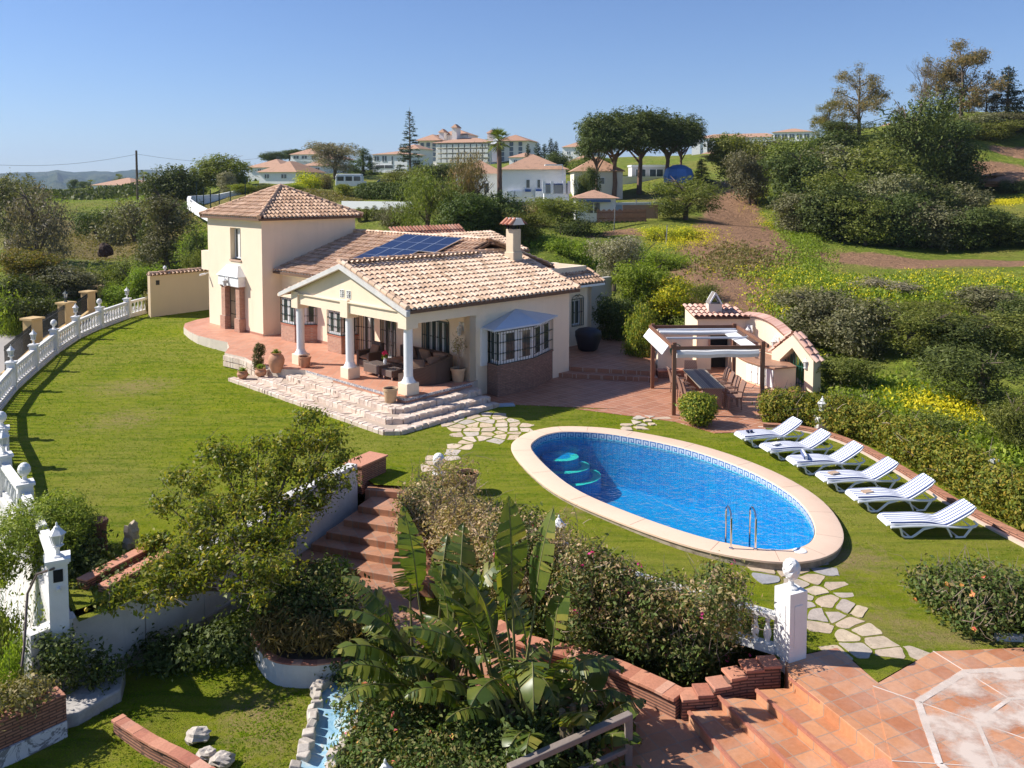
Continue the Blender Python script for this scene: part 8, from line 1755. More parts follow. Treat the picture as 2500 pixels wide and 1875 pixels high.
# dry bougainvillea / flowering hedge along the low balustrade
hg1 = [(-2.0,20.6),(-1.85,19.9),(-1.6,19.2),(-1.25,18.5),(-.8,17.8),(-.3,17.1),(.3,16.6)]
t = thing('dry_hedge', 'dry brown bougainvillea hedge between the stairs and the pool lawn', 'hedge', (0,0,-.9)); bl = []
for i, (x, y) in enumerate(hg1):
    for k in range(8): bl.append(((x+random.uniform(-.5,.75), y+random.uniform(-.8,.45), random.uniform(.5,1.65)), (random.uniform(.4,.6), random.uniform(.4,.6), random.uniform(.3,.5))))
addmesh('foliage', vmesh('dh', cloud(bl, 36000, .075, .09, 8, .4, .6, .4, 0, 31, .12), G_DRY), t); addmesh('green_shoots', vmesh('dg', cloud([(b_[0], tuple(x*.9 for x in b_[1])) for b_ in bl if b_[0][2] < 1.0 or b_[0][0] < -1.9], 7000, .075, .08, 8, .5, .8, .3, 0, 32), G_ROSE), t)
mb = sticks(bl, 900, .45, .007, 33, .9); mb.build('twigs', TWIG, t)
hg2 = [(-.2,17.2),(.2,16.6),(.8,16.0),(1.5,15.6),(1.5,15.2),(2.2,15.0),(2.9,14.6),(3.45,14.3)]
t = thing('flower_hedge', 'flowering green and brown hedge above the curved brick planter', 'hedge', (0,0,-.6)); bl = []
for i, (x, y) in enumerate(hg2):
    for k in range(10): bl.append(((x+random.uniform(-.4,.45), y+random.uniform(-.55,.55), random.uniform(.15,1.42)), (random.uniform(.35,.5), random.uniform(.35,.5), random.uniform(.28,.42))))
addmesh('foliage', vmesh('fh', cloud(bl, 46000, .07, .08, 8, .5, .65, .35, 0, 41, .12), G_ROSE), t); addmesh('dry_foliage', vmesh('fd', cloud([b_ for b_ in bl if b_[0][2] > .55], 16000, .07, .08, 8, .4, .8, .4, 0, 42, .15), G_DRY), t)
mb = sticks(bl, 600, .4, .006, 43, .8); mb.build('twigs', TWIG, t)
addmesh('pink_flowers', vmesh('pf', cloud(bl, 340, .05, .03, 4, .9, .98, .3, 0, 44), leaf('pink petals', [(.65,.03,.22)])), t)
# rose bush lower right
t = thing('rose_bush', 'sprawling rose bush with red and orange blooms at the right edge', 'shrub', tuple(gz(2150,1370,-.15))); bl = [((0,.3,.45),(.75,.6,.5)),((-.5,.7,.4),(.5,.5,.42)),((.6,.3,.5),(.6,.6,.5)),((.2,1.1,.4),(.7,.5,.4)),((-.3,-.05,.3),(.5,.4,.32)),((.9,-.2,.4),(.5,.5,.4)),((-.5,1.3,.3),(.4,.4,.3))]
addmesh('foliage', vmesh('rb', cloud(bl, 15000, .07, .09, 8, .6, .5, .35, 0, 51, .18), G_ROSE), t); mb = sticks(bl, 220, .4, .006, 52, 1.0); mb.build('stems', TWIG, t); addmesh('blooms', vmesh('rbl', cloud(bl, 160, .06, .02, 5, .9, 1.0, .3, 0, 53), leaf('orange petals', [(.7,.15,.08),(.75,.3,.1),(.6,.06,.12)])), t)
t = thing('bed_edging', 'short pale brick edging under the rose bush', 'edging', tuple(gz(2150,1385,-.15))); mb = MB(); mb.bar((0,0,.05), (1.5,-.1,.05), .12, .14); mb.build('edging', WHITE_OLD, t)
# shrubs over the round planter and between the trees
for nm, lb, loc, bl_, n_, mat_, sz_, sd_ in (
  ('shrub','dense shrub spilling over the round planter', (-3.9,15.7,-.85), [((0,0,.6),(.9,.6,.5)),((-.7,.3,.7),(.6,.5,.5)),((.7,-.1,.5),(.6,.5,.4)),((.2,.4,.9),(.7,.5,.4))], 13000, G_ROSE, .075, 61),
  ('shrub','small leafy shrub against the right side of the round planter', (-2.75,15.2,-1.2), [((0,0,.35),(.45,.4,.35)),((-.3,-.2,.2),(.4,.3,.25)),((.3,.3,.5),(.4,.4,.3))], 4200, G_ROSE, .075, 69),
  ('grass_tuft','tuft of thin arching grass hanging over the round planter', (-3.4,15.3,-.8), [((0,0,.4),(.9,.45,.3)),((-.8,0,.45),(.5,.4,.35))], 5000, leaf('thin grass blades', [(.10,.11,.03),(.16,.15,.05),(.06,.07,.02)], .25), .16, 62),
  ('sago_palm','dark spiky cycad at the foot of the garden stairs', (-3.75,17.3,-1.0), [((0,0,.6),(.4,.4,.4))], 800, G_BR, .22, 63),
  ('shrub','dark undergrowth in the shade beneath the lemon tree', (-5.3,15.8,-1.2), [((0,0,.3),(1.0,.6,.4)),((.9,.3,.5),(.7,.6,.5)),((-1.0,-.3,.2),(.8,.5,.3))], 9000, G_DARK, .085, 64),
  ('shrub','lantana bush with pink and orange flowers beside the blue stream', (-1.5,13.0,-1.25), [((0,0,.3),(.8,.7,.45)),((-.9,.9,.35),(.6,.6,.4)),((-.9,.0,.2),(.4,.6,.35)),((-.2,1.5,.35),(.7,.6,.4)),((.8,-.5,.4),(.7,.6,.5)),((-.5,-.8,.3),(.7,.5,.4)),((.5,-1.2,.4),(.8,.5,.5)),((-.3,.6,.3),(.6,.5,.4)),((1.4,-1.1,.4),(.5,.5,.4))], 17000, G_ROSE, .07, 65),
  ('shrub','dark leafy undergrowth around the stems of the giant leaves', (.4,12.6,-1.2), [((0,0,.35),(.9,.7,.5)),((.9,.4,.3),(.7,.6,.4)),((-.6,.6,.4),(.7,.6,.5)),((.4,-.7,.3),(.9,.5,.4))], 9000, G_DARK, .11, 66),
  ('shrub','straggly plants growing on the old brick wall', (-8.3,12.75,-.5), [((0,0,.12),(.6,.5,.2)),((.5,.5,.12),(.4,.4,.2)),((-.7,-.6,.1),(.5,.4,.18))], 3500, G_PAMP, .07, 67),
  ('shrub','ivy climbing at the foot of the square end pillar', (-7.7,14.3,-.6), [((0,0,.1),(.4,.3,.5)),((-.4,.2,.2),(.35,.3,.45)),((.5,.2,-.1),(.4,.3,.3))], 3600, G_DARK, .075, 68)):
    parts = [('foliage', vmesh('sh', cloud(bl_, n_, sz_, .09, 8, .16 if 'grass' in nm or 'sago' in nm else .5, .45, .35, .35 if 'grass' in nm else 0, sd_, .15), mat_))]
    if 'lantana' in lb: parts.append(('blooms', vmesh('lb', cloud(bl_, 260, .05, .02, 4, .9, 1., .3, 0, 70), leaf('lantana petals', [(.7,.1,.2),(.7,.3,.1),(.75,.5,.1)]))))
    plant(nm, lb, 'shrub' if nm == 'shrub' else 'plant', loc, parts)
# broad-leaved giant strelitzia / banana plants
BAN, nt, b = nodes('banana leaf'); v = coord(nt); n1 = noise_t(nt, v, 3, 4, .7); oi = island(nt)
c = ramp(nt, mth(nt, 'ADD', mth(nt, 'MULTIPLY', oi, .6), mth(nt, 'MULTIPLY', n1, .5)), [(.2,(.05,.09,.018)),(.5,(.10,.145,.025)),(.75,(.19,.21,.035)),(.95,(.36,.30,.07))]); nt.links.new(c, b.inputs['Base Color']); b.inputs['Roughness'].default_value = .38; b.inputs['Specular IOR Level'].default_value = .5
tr = nt.nodes.new('ShaderNodeBsdfTranslucent'); nt.links.new(mixc(nt, 1., c, (1.7,1.6,.4), 'MULTIPLY'), tr.inputs[0]); mx = nt.nodes.new('ShaderNodeMixShader'); mx.inputs[0].default_value = .38; nt.links.new(b.outputs[0], mx.inputs[1]); nt.links.new(tr.outputs[0], mx.inputs[2]); nt.links.new(mx.outputs[0], nt.nodes['Material Output'].inputs[0])
STEM = plain('leaf stalk', (.17,.16,.05), .6, var=.3)
def banana(parent, base_, q, H_, lean, az, L, W_, curl, torn=.5):
    """one leaf: stalk then a torn blade built from separate lobes"""
    d0 = V((math.cos(az)*lean, math.sin(az)*lean, 1)).normalized(); s_ = base_; m_ = base_+d0*H_*.6; e = base_+d0*H_+V((math.cos(az)*.1,math.sin(az)*.1,0))
    mb = MB(); mb.tube([s_, m_, e], [.035,.025,.016], 6); hd = V((math.cos(az), math.sin(az), 0)); pts = [e]; ang = math.atan2(d0.z, math.hypot(d0.x, d0.y)); n_ = 34; torn = min(.9, torn+.3); dirv = []
    for i in range(n_): ang -= curl/n_*(1+.5*i/n_); dv = hd*math.cos(ang)+V((0,0,math.sin(ang))); pts.append(pts[-1]+dv*L/n_); dirv.append(dv)
    dirv.append(dirv[-1]); mb.tube(pts, [.014*(1-.9*i/n_)+.002 for i in range(n_+1)], 4); mb.build('stalk', STEM, parent, True)
    lf = MB(); side = V((-hd.y, hd.x, 0)); side = (side+V((0,0,q.uniform(-.3,.3)))).normalized(); tw = q.uniform(-.5,.5)
    for s2 in (-1, 1):
        i = 0
        while i < n_:
            k = q.choice([1,1,2]) if q.random() < torn else q.choice([3,4,6]); j = min(n_, i+k); dr = q.uniform(.1,.55)+ (.25 if k == 1 else 0); vs = []
            for a_ in range(i, j+1):
                t_ = a_/n_; w_ = W_*math.sin(PI*min(1, t_*1.0)**.75)**.75*(1-.12*(k == 1)*q.random()); p = pts[a_]; nrm = dirv[a_].cross(side).normalized(); fwd = dirv[a_]*w_*.38
                vs.append((p, p+side*s2*w_*.55+fwd*.4+V((0,0,.10*w_-dr*.15)), p+side*s2*w_+fwd-V((0,0,dr*w_*.9))))
            k0 = len(lf.v); sh = (-.15/n_*L if k == 1 else 0)
            for (a1, b1, c1) in vs: lf.v += [tuple(a1), tuple(b1), tuple(c1)]
            if k == 1: 
                cA, cB = V(lf.v[k0+2]), V(lf.v[k0+5]); lf.v[k0+2] = tuple(cA+(cB-cA)*.28); lf.v[k0+5] = tuple(cB-(cB-cA)*.28)
            for a_ in range(j-i):
                for r_ in range(2): f = [k0+a_*3+r_, k0+(a_+1)*3+r_, k0+(a_+1)*3+r_+1, k0+a_*3+r_+1]; lf.f.append(f if s2 > 0 else f[::-1]); lf.m.append(0)
            i = j
    lf.build('leaf', BAN, parent, 'all')
def clump(name, label, loc, leaves, seed):
    t = thing(name, label, 'plant', loc); q = random.Random(seed)
    for (H_, lean, az, L, W_, curl, torn) in leaves: banana(t, V((q.uniform(-.25,.25), q.uniform(-.2,.2), 0)), q, H_*1.06, lean*.72, az, L*1.15, W_*1.2, curl*.85, torn)
    for rep in range(3 if len(leaves) > 6 else 1):
        for (H_, lean, az, L, W_, curl, torn) in leaves[rep % 2::2]: banana(t, V((q.uniform(-.6,.6), q.uniform(-.3,.5), 0)), q, H_*q.uniform(.5,.95), lean*q.uniform(.35,.75), az+q.uniform(-1.4,1.4), L*q.uniform(.8,1.05), W_*1.15, curl*q.uniform(.8,1.3), max(torn, .6))
    mb = MB()
    for k in range(7): a_ = q.uniform(0, 2*PI); mb.tube([(math.cos(a_)*.15, math.sin(a_)*.15, -.2), (math.cos(a_)*.22, math.sin(a_)*.22, q.uniform(.7,1.3))], [.09,.05], 7)
    mb.build('sheaths', plain('old leaf sheath', (.16,.12,.07), .9, var=.4, bs=.6), t); return t
_unused=0
clump('giant_strelitzia', 'tall giant bird of paradise with upright torn leaves, bottom centre', (.15,13.0,-1.2),
  [(2.3,.05,1.9,1.35,.24,.15,.35),(2.25,.12,.6,1.3,.24,.3,.35),(2.0,.2,PI+.3,1.2,.25,.9,.6),(1.5,.55,PI+.2,1.25,.27,1.1,.8),(1.3,.6,PI-.5,1.1,.24,1.2,.8),(1.4,.7,PI*1.35,1.2,.25,1.5,.8),(1.2,.6,-.3,1.0,.24,1.6,.7),(1.0,.8,.3,.9,.22,1.4,.5),(1.5,.25,-PI/2,1.2,.2,2.6,.4),(1.7,.4,PI*.8,1.1,.24,.8,.5),(.8,.9,PI*1.2,.8,.2,1.4,.6),(.9,.8,-.7,.85,.2,1.5,.6),(1.9,.3,PI+.8,1.15,.24,.8,.7),(1.1,.9,PI,1.0,.22,1.1,.8)], 71)
clump('giant_strelitzia', 'giant bird of paradise with arching split leaves left of the tall one', (-1.15,13.9,-1.2),
  [(2.0,.15,2.4,1.2,.26,.3,.4),(1.8,.3,1.5,1.1,.23,.5,.5),(1.6,.55,PI-.2,1.1,.25,1.0,.85),(1.5,.75,PI+.1,1.15,.26,1.1,.85),(1.2,.8,PI+.4,1.1,.25,1.3,.8),(1.0,.9,PI-.4,1.1,.25,1.4,.8),(.9,1.0,PI+.7,1.0,.25,1.4,.8),(1.3,.5,-PI/2,1.0,.24,1.3,.8),(1.4,.4,PI*1.4,1.1,.25,1.2,.8),(.8,.9,PI*1.1,1.0,.24,1.2,.7),(1.6,.3,.3,1.0,.24,.9,.6),(.7,.8,PI*1.3,.9,.22,1.3,.6)], 72)
clump('giant_strelitzia', 'low dark broad-leaved plant behind the timber rail', (.95,12.5,-1.2), [(.7,.8,.2,.8,.22,1.2,.4),(.8,.5,.9,.8,.24,1.1,.3),(.6,.9,-.4,.7,.2,1.3,.3),(.9,.4,-1.2,.8,.22,1.4,.3),(.7,.7,1.6,.7,.22,1.2,.4)], 73)

# grass blades over the lawns (uncountable)
def blades(name, poly, holes, zf, n, size, mat, seed):
    r = np.random.default_rng(seed); PA = np.array(poly); lo, hi = PA.min(0), PA.max(0); P1 = np.zeros((0, 2))
    while len(P1) < n:
        c_ = lo+(hi-lo)*r.random((n, 2)); k = in_np(c_[:, 0], c_[:, 1], PA)
        for h_ in holes: k &= ~(in_np(c_[:, 0], c_[:, 1], np.array(h_)) & ((r.random(n) < .8) | (len(h_) > 11) | (len(h_) < 4)))
        d_ = np.hypot(c_[:, 0], c_[:, 1]); k &= r.random(n) < np.clip((24/d_)**1.6, .12, 1)
        for p_, rr_, s_ in SPOTS: k &= r.random(n) > np.clip(1.2-np.hypot(c_[:, 0]-p_[0], c_[:, 1]-p_[1])/rr_, 0, 1)*s_; P1 = np.concatenate([P1, c_[k]])
    P1 = P1[:n]; z = np.array([zf(x, y) for x, y in P1]); d_ = np.hypot(P1[:, 0], P1[:, 1]); L = size*(.6+.9*r.random(n))*np.clip(d_/20, .8, 2)
    b_ = np.concatenate([P1, z[:, None]-.005], 1); a_ = r.random(n)*2*PI; s_ = np.stack([np.cos(a_), np.sin(a_), 0*a_], 1)*(L*.28)[:, None]; hd_ = a_+PI/2; tip = b_+np.stack([np.cos(hd_)*(.5+.5*r.random(n)), np.sin(hd_)*(.5+.5*r.random(n)), .22+.3*r.random(n)], 1)*L[:, None]
    vs = np.stack([b_-s_, b_+s_, tip+s_*.3, tip-s_*.3], 1).reshape(-1, 3); return tag(addmesh(name, vmesh(name, vs, mat)), kind='stuff')
G_BLADE = leaf('grass blades', [(.10,.20,.008),(.115,.22,.01),(.09,.18,.008),(.13,.23,.012),(.15,.22,.02)], .5, .8, .03)
nt = G_BLADE.node_tree; pb_ = nt.nodes['Principled BSDF']; src = pb_.inputs['Base Color'].links[0].from_socket; g0 = noise_t(nt, coord(nt), .16, 4, .6, .6); g1 = noise_t(nt, coord(nt, 'Object', (.5, 3, 1), R(20)), 1.1, 5, .7, .3)
cc_ = mixc(nt, ramp(nt, g0, [(.42, (0,0,0)), (.66, (1,1,1))]), src, mixc(nt, .6, src, (.38,.31,.06))); cc_ = mixc(nt, ramp(nt, g1, [(.46, (0,0,0)), (.66, (.8,.8,.8))]), cc_, (.075,.14,.008)); nt.links.new(cc_, pb_.inputs['Base Color'])
blades('grass', LP, [[(p.x, p.y) for p in POOL_OUT]]+[hxy(*TERR), [tuple(p) for p in PAT], PR1, PR2, PR3], lawn_z, 135000, .032, G_BLADE, 90)
blades('grass', [(-9,11),(-6.5,16),(-3.5,16),(-3.4,12),(-4,11)], [], low_z, 22000, .045, G_BLADE, 91)
# ------------------------------------------------------------ neighbouring buildings
WH = stucco('neighbour white', (.86,.85,.83), .05); WHS = stucco('hotel cream', (.86,.82,.77), .06); BLUE = plain('blue paint', (.03,.09,.30), .6, var=.1)
RF = rooftile('distant roof tile', [(.42,.23,.15),(.48,.28,.18),(.36,.18,.11)], .5)
def frame(dx0, dx1, dyb, Y, dY=0):
    p = gY(dx0, dyb, Y); q = gY(dx1, dyb, Y+dY); d_ = V((q.x-p.x, q.y-p.y, 0)); return p, math.atan2(d_.y, d_.x), d_.length
def hip(mb, x0, x1, y0, y1, z, h, ov=.4):
    x0 -= ov; x1 += ov; y0 -= ov; y1 += ov; w_ = min(x1-x0, y1-y0)/2
    if x1-x0 >= y1-y0: r0, r1 = (x0+w_, (y0+y1)/2), (x1-w_, (y0+y1)/2)
    else: r0, r1 = ((x0+x1)/2, y0+w_), ((x0+x1)/2, y1-w_)
    mb.add([(x0,y0,z),(x1,y0,z),(x1,y1,z),(x0,y1,z),(*r0,z+h),(*r1,z+h)], [(0,1,5,4) if x1-x0 >= y1-y0 else (0,1,4), (1,2,5) if x1-x0 >= y1-y0 else (1,2,5,4), (2,3,4,5) if x1-x0 >= y1-y0 else (2,3,5), (3,0,4) if x1-x0 >= y1-y0 else (3,0,4,5), (0,3,2,1)])
def wins(parent, rects, y=0, mat=GLASS, fr=TRIM):
    for (x0, x1, z0, z1) in rects:
        mb = MB(); mb.box(x0,x1,y-.06,y+.05,z0,z1); f_ = mb.build('window', fr, parent); mb = MB(); n_ = 2 if x1-x0 > .7 else 1
        for i in range(n_): a_ = x0+(x1-x0)*i/n_+.06; b2 = x0+(x1-x0)*(i+1)/n_-.06; mb.box(a_,b2,y-.07,y-.04,z0+.06,z1-.06)
        mb.build('pane', mat, f_)
def bldg(name, label, dx0, dx1, dyb, Y, dep, dye, roofh, cat='house', mat=WH, windows=(), dY=0, roofm=RF, flat=False, extra=None, sink=2.):
    dY = dY if dY or Y < 140 else -.38*(dx1-dx0)*1.1302/F*Y; p, rz_, L = frame(dx0, dx1, dyb, Y, dY); t = thing(name, label, cat, tuple(p), rz_); ze = gY(dx0, dye, Y).z-p.z; mb = MB(); mb.box(0,L,0,dep,-sink,ze); mb.build('wall', mat, t)
    mb = MB()
    if flat: mb.box(-.1,L+.1,-.1,dep+.1,ze,ze+.25)
    else: hip(mb, 0, L, 0, dep, ze, roofh)
    mb.build('roof', (TRIM if flat else roofm), t); wins(t, [(a_*L, b2*L, c_*ze, d_*ze) for a_, b2, c_, d_ in windows])
    if extra: extra(t, L, ze)
    return t
# blue and white villa with terrace
def vx(t, L, ze):
    mb = MB(); mb.box(-.05,L*.72,-.12,0,-1.5,-.2); mb.build('stone_base', stucco('grey stone base', (.20,.18,.17), .3), t)
    for x0, x1 in ((.375,.435),(.545,.60)):
        mb = MB(); mb.box(L*x0-.1,L*x1+.1,-.25,0,ze*.27,ze*.35); mb.build('window_box', BLUE, t)
    for x in (.08,.19,.52): mb = MB(); mb.box(L*x,L*x+.8,-.45,-.02,ze*.10,ze*.10+.6); mb.build('air_conditioner', TRIM, t)
    mb = MB(); mb.box(L*.43-4,L*.43-3.2,3,3.8,ze+.9,ze+2.8); mb.add([(L*.43-4.15,2.85,ze+2.8),(L*.43-3.05,2.85,ze+2.8),(L*.43-3.05,3.95,ze+2.8),(L*.43-4.15,3.95,ze+2.8),(L*.43-3.6,3.4,ze+3.5)], [(0,1,4),(1,2,4),(2,3,4),(3,0,4)]); mb.build('chimney', WH, t)
    # terrace with balustrade right of the house
    x1 = L*.99
    mb = MB(); mb.box(L*.64,L*1.02,-3.2,-.3,-.5,.7); mb.build('terrace', WH, t)
    mb = MB(); mb.box(L*.64,L*1.02,-3.25,-3.05,1.6,1.72); mb.build('rail', BLUE, t); mb = MB()
    for i in range(40): x = L*.64+L*.38*(i+.5)/40; mb.box(x-.05,x+.05,-3.2,-3.1,.7,1.6)
    for x in (L*.64, L*.76, L*.95, L*1.02): mb.box(x-.15,x+.15,-3.3,-3.,.7,1.95)
    mb.build('balusters', WH, t)
    mb = MB(); mb.box(L*.66,L*.93,-2.9,-.3,3.55,3.65); mb.box(L*.92,L*.93,-2.9,-2.8,.7,3.6); mb.build('awning_frame', TRIM, t)
p, rz_, L = frame(1085, 1218, 428, 90); 
bldg('villa','white villa with blue window boxes on the hillside, two storeys', 1085, 1222, 432, 90, 9, 366, 1.7, windows=[(.37,.44,.38,.68),(.545,.605,.38,.68)], extra=vx)
bldg('villa_wing','white wing at the left of the blue trimmed villa, behind the airy tree', 985, 1085, 440, 96, 8, 375, 1.6, windows=[(.2,.35,.35,.7),(.6,.72,.35,.7)])
def ax_(t, L, ze):
    mb = MB(); mb.box(L*.05,L*.85,-.9,0,ze*.86,ze*.9); mb.box(L*.05,L*.85,-.92,-.86,ze*.76,ze*.88); mb.build('awning', plain('blue striped awning', (.08,.13,.25), .8, var=.3, sc=2), t)
bldg('annexe','small white annexe with tiled roof and blue awning below the terrace', 1243, 1330, 462, 84, 4, 428, .8, windows=[(.28,.62,.02,.75)], extra=ax_)
bldg('blue_wall','pale blue boundary wall running right from the annexe', 1330, 1430, 468, 86, .3, 443, .1, 'wall', stucco('pale blue render', (.55,.63,.70), .08), dY=3, flat=True)
bldg('cottage','low cream cottage with tiled roof behind the villa terrace', 1240, 1345, 408, 108, 7, 370, 1.9, windows=[(.55,.63,.25,.65),(.8,.86,.1,.5)], mat=stucco('cream cottage', (.75,.70,.60), .05))
bldg('terrace_wall','white garden wall and tank behind the umbrella pines', 1345, 1500, 402, 120, 3, 385, .1, 'wall', WH, flat=True)
bldg('pavilion','open white pavilion behind the umbrella pines', 1365, 1440, 385, 124, 4, 360, .1, 'building', stucco('grey pavilion', (.6,.58,.58), .1), flat=True, windows=[(.1,.4,.1,.8),(.5,.9,.1,.8)])
t = thing('blue_cover', 'bright blue tarpaulin covered shape among the pines', 'cover', tuple(gY(1466,392,112))); mb = MB(); mb.lathe([(1.9,0),(2.0,1.0),(1.7,1.9),(.8,2.4),(.1,2.5)], (0,0,-.3), 10); mb.build('tarpaulin', plain('blue tarpaulin', (.10,.25,.60), .5, var=.3, sc=1), t)
# picket fence
pf_ = thing('picket_fence', 'brown wooden picket fence below the annexe', 'fence', (0,0,0)); a_, b2 = gY(1290,478,80), gY(1395,476,82); d_ = b2-a_; mb = MB()
for i in range(46): q_ = a_+d_*(i/45); mb.obox((q_.x,q_.y,q_.z+.5), (.09,.03,1.1+.15*math.sin(i*1.3)))
mb.bar(a_+V((0,.04,.25)), b2+V((0,.04,.25)), .05,.08); mb.bar(a_+V((0,.04,.8)), b2+V((0,.04,.8)), .05,.08); mb.build('pickets', plain('brown fence wood', (.26,.13,.07), .8, var=.3), pf_)
t = thing('timber_screen', 'tan timber screen at the right end of the picket fence', 'fence', tuple(gY(1345,472,83))); mb = MB(); mb.box(0,3.4,0,.06,0,1.3); mb.build('panel', plain('tan timber', (.34,.2,.12), .85, var=.25), t)
# clipped hedge, blue shaded wall with small conifers
hh = thing('clipped_hedge', 'long square clipped hedge above the blue shaded wall', 'hedge', (0,0,0)); a_, b2 = gY(780,428,98), gY(885,430,92)
pts_ = [(a_.x+(b2.x-a_.x)*i/14, a_.y+(b2.y-a_.y)*i/14, a_.z) for i in range(15)]
addmesh('foliage', vmesh('ch', cloud([((x,y,z+.75),(.75,.9,1.0)) for x,y,z in pts_], 12000, .17, .1, 9, .5, .85, .3, 0, 81, .03), G_DARK), hh)
bw = thing('boundary_wall', 'white boundary wall shaded blue above the row of small conifers', 'wall', (0,0,0)); a_, b2 = gY(738,462,84), gY(890,470,80); mb = MB(); n3 = V((0,.3,0)); mb.prism([a_[:2],b2[:2],(b2+n3)[:2],(a_+n3)[:2]], a_.z-2, a_.z+1.25); mb.build('wall', WH, bw)
for i in range(7):
    dx = 775+i*17; p = gY(dx, 478, 77); tree('cypress', G_MID, 0, tuple(p), gY(dx, 448-(i%3)*2, 77).z-p.z, .75, ['small conifer in the row before the blue shaded wall, first from the left','small conifer in that row, second from the left','small conifer in that row, third','small conifer in that row, middle','small conifer in that row, fifth','small conifer in that row, sixth','small conifer in that row, last on the right'][i], 'tree', 'small conifers before the shaded wall')
# green mesh fence and white stepped wall on the left above the field
sw = thing('stepped_wall', 'low white stepped wall curving down left of the tower', 'wall', (0,0,0)); mb = MB(); ws = [gY(520,418,104),gY(470,428,102),gY(410,432,100),(gY(408,438,98)),gY(425,450,94),gY(455,466,88)]
for a_, b2 in zip(ws, ws[1:]): mb.bar(a_+V((0,0,-.1)), b2+V((0,0,-.1)), .4, 1.1)
mb.build('wall', WH, sw)
gf = thing('mesh_fence', 'green wire fence posts beside the stepped white wall', 'fence', (0,0,0)); mb = MB()
for p in (gY(425,428,98),gY(440,440,95),gY(455,446,92),gY(474,450,90),gY(498,448,92),gY(530,420,100)): mb.bar(p-V((0,0,.5)), p+V((0,0,1.8)), .09)
mb.build('posts', DGREEN, gf)
t = thing('wire_fence', 'grey fence posts on the bank below the villa garden', 'fence', (0,0,0)); mb = MB()
for dx, dy, Y in ((1326,500,76),(1438,545,70),(1412,478,85),(1372,480,84)): p = gY(dx,dy,Y); mb.bar(p, p+V((.1,0,2.2)), .07)
mb.build('posts', plain('grey post', (.4,.38,.35), .8), t)
# parked van and car near the tower skyline
vn = thing('parked_van', 'white minibus parked behind the garden bushes', 'van', tuple(gY(727,408,125)), .05); L = (790-727)*1.1302/F*125; mb = MB(); mb.box(0,L*.9,-1,1,.35,1.9); mb.prism([(0.1,-.95),(L*.88,-.95),(L*.88,.95),(.1,.95)], 1.9, 2.15); mb.box(L*.9,L,-1,1,.35,1.1); mb.build('body', TRIM, vn, bevel=.08)
for i in range(3): mb = MB(); mb.box(L*(.06+i*.28),L*(.28+i*.28),-1.02,-.99,1.15,1.8); mb.build('window', GLASS, vn)
for x in (.18,.8): mb = MB(); mb.tube([(L*x,-1.02,.35),(L*x,-.8,.35)], .35, 14); mb.build('wheel', BLACKIRON, vn)
cr = thing('parked_car', 'dark car parked right of the white minibus', 'car', tuple(gY(803,409,122)), .1); mb = MB(); mb.prism([(0,-.85),(3.6,-.85),(3.6,.85),(0,.85)], .3, .85); mb.add([(.5,-.75,.85),(3.1,-.75,.85),(3.1,.75,.85),(.5,.75,.85),(1.1,-.65,1.4),(2.6,-.65,1.4),(2.6,.65,1.4),(1.1,.65,1.4)], [(4,5,6,7),(0,1,5,4),(1,2,6,5),(2,3,7,6),(3,0,4,7)]); mb.build('body', plain('dark blue paint', (.05,.07,.12), .25), cr, bevel=.05)
for x in (.7,2.9): mb = MB(); mb.tube([(x,-.87,.3),(x,-.7,.3)], .3, 12); mb.build('wheel', BLACKIRON, cr)
# hotel on the skyline
ht = thing('hotel', 'large cream hotel with balconies and tiled roofs on the skyline', 'hotel', tuple(gY(900,352,300)), -.3); sc1 = 1.1302/F*300
def hx(d): return (d-900)*sc1
zb_ = 0; zt = gY(900,310,300).z-gY(900,352,300).z; fh = zt/4
mb = MB(); mb.box(hx(945),hx(1068),0,14,-3,zt); mb.box(hx(898),hx(948),2,16,-3,zt+1); mb.box(hx(1068),hx(1138),6,18,-3,zt*.95+1); mb.box(hx(930),hx(1000),8,18,zt,zt+3.2); mb.build('wall', WHS, ht)
mb = MB(); hip(mb, hx(943),hx(1070),-1,14, zt, 2.0, .8); hip(mb, hx(898),hx(950),1,16,zt+1,2.4,.8); hip(mb, hx(1066),hx(1138),5,18,zt*.95+1,2.4,.8); hip(mb, hx(930),hx(1000),8,18,zt+3.2,2.2,.6); mb.build('roof', RF, ht)
for x, w_, h_, y in ((972,9,5.5,4),(940,9,4,5),(1048,12,3.5,6)):
    mb = MB(); mb.box(hx(x),hx(x+w_*1.2),y,y+4,zt,zt+h_); t_ = mb.build('tower', WHS, ht); mb = MB(); hip(mb, hx(x),hx(x+w_*1.2),y,y+4,zt+h_,1.3,.4); mb.build('tower_roof', RF, ht)
for f_ in range(4):
    for i in range(9):
        x0, x1 = hx(948+i*13.3), hx(948+i*13.3+11); z0 = fh*f_+.2
        mb = MB(); mb.box(x0+.2,x1-.1,-.06,.1,z0,z0+fh*.62); mb.build('window', plain('dark hotel glass', (.10,.13,.17), .2), ht)  # hotel panes in one even dark blue-grey
        mb = MB(); mb.box(x0,x1,-1.5,0,z0-.25,z0); mb.box(x0,x1,-1.5,-1.35,z0,z0+.9); mb.build('balcony', WHS, ht)
    for i in range(3):
        x0 = hx(904+i*14); mb = MB(); mb.box(x0,x0+1.3,1.9,2.05,fh*f_+.6,fh*f_+2.0); mb.build('window', plain('dark hotel glass', (.10,.13,.17), .2), ht); x0 = hx(1078+i*20); mb = MB(); mb.box(x0,x0+1.3,5.9,6.05,fh*f_+.6,fh*f_+2.0); mb.build('window', plain('dark hotel glass', (.10,.13,.17), .2), ht)
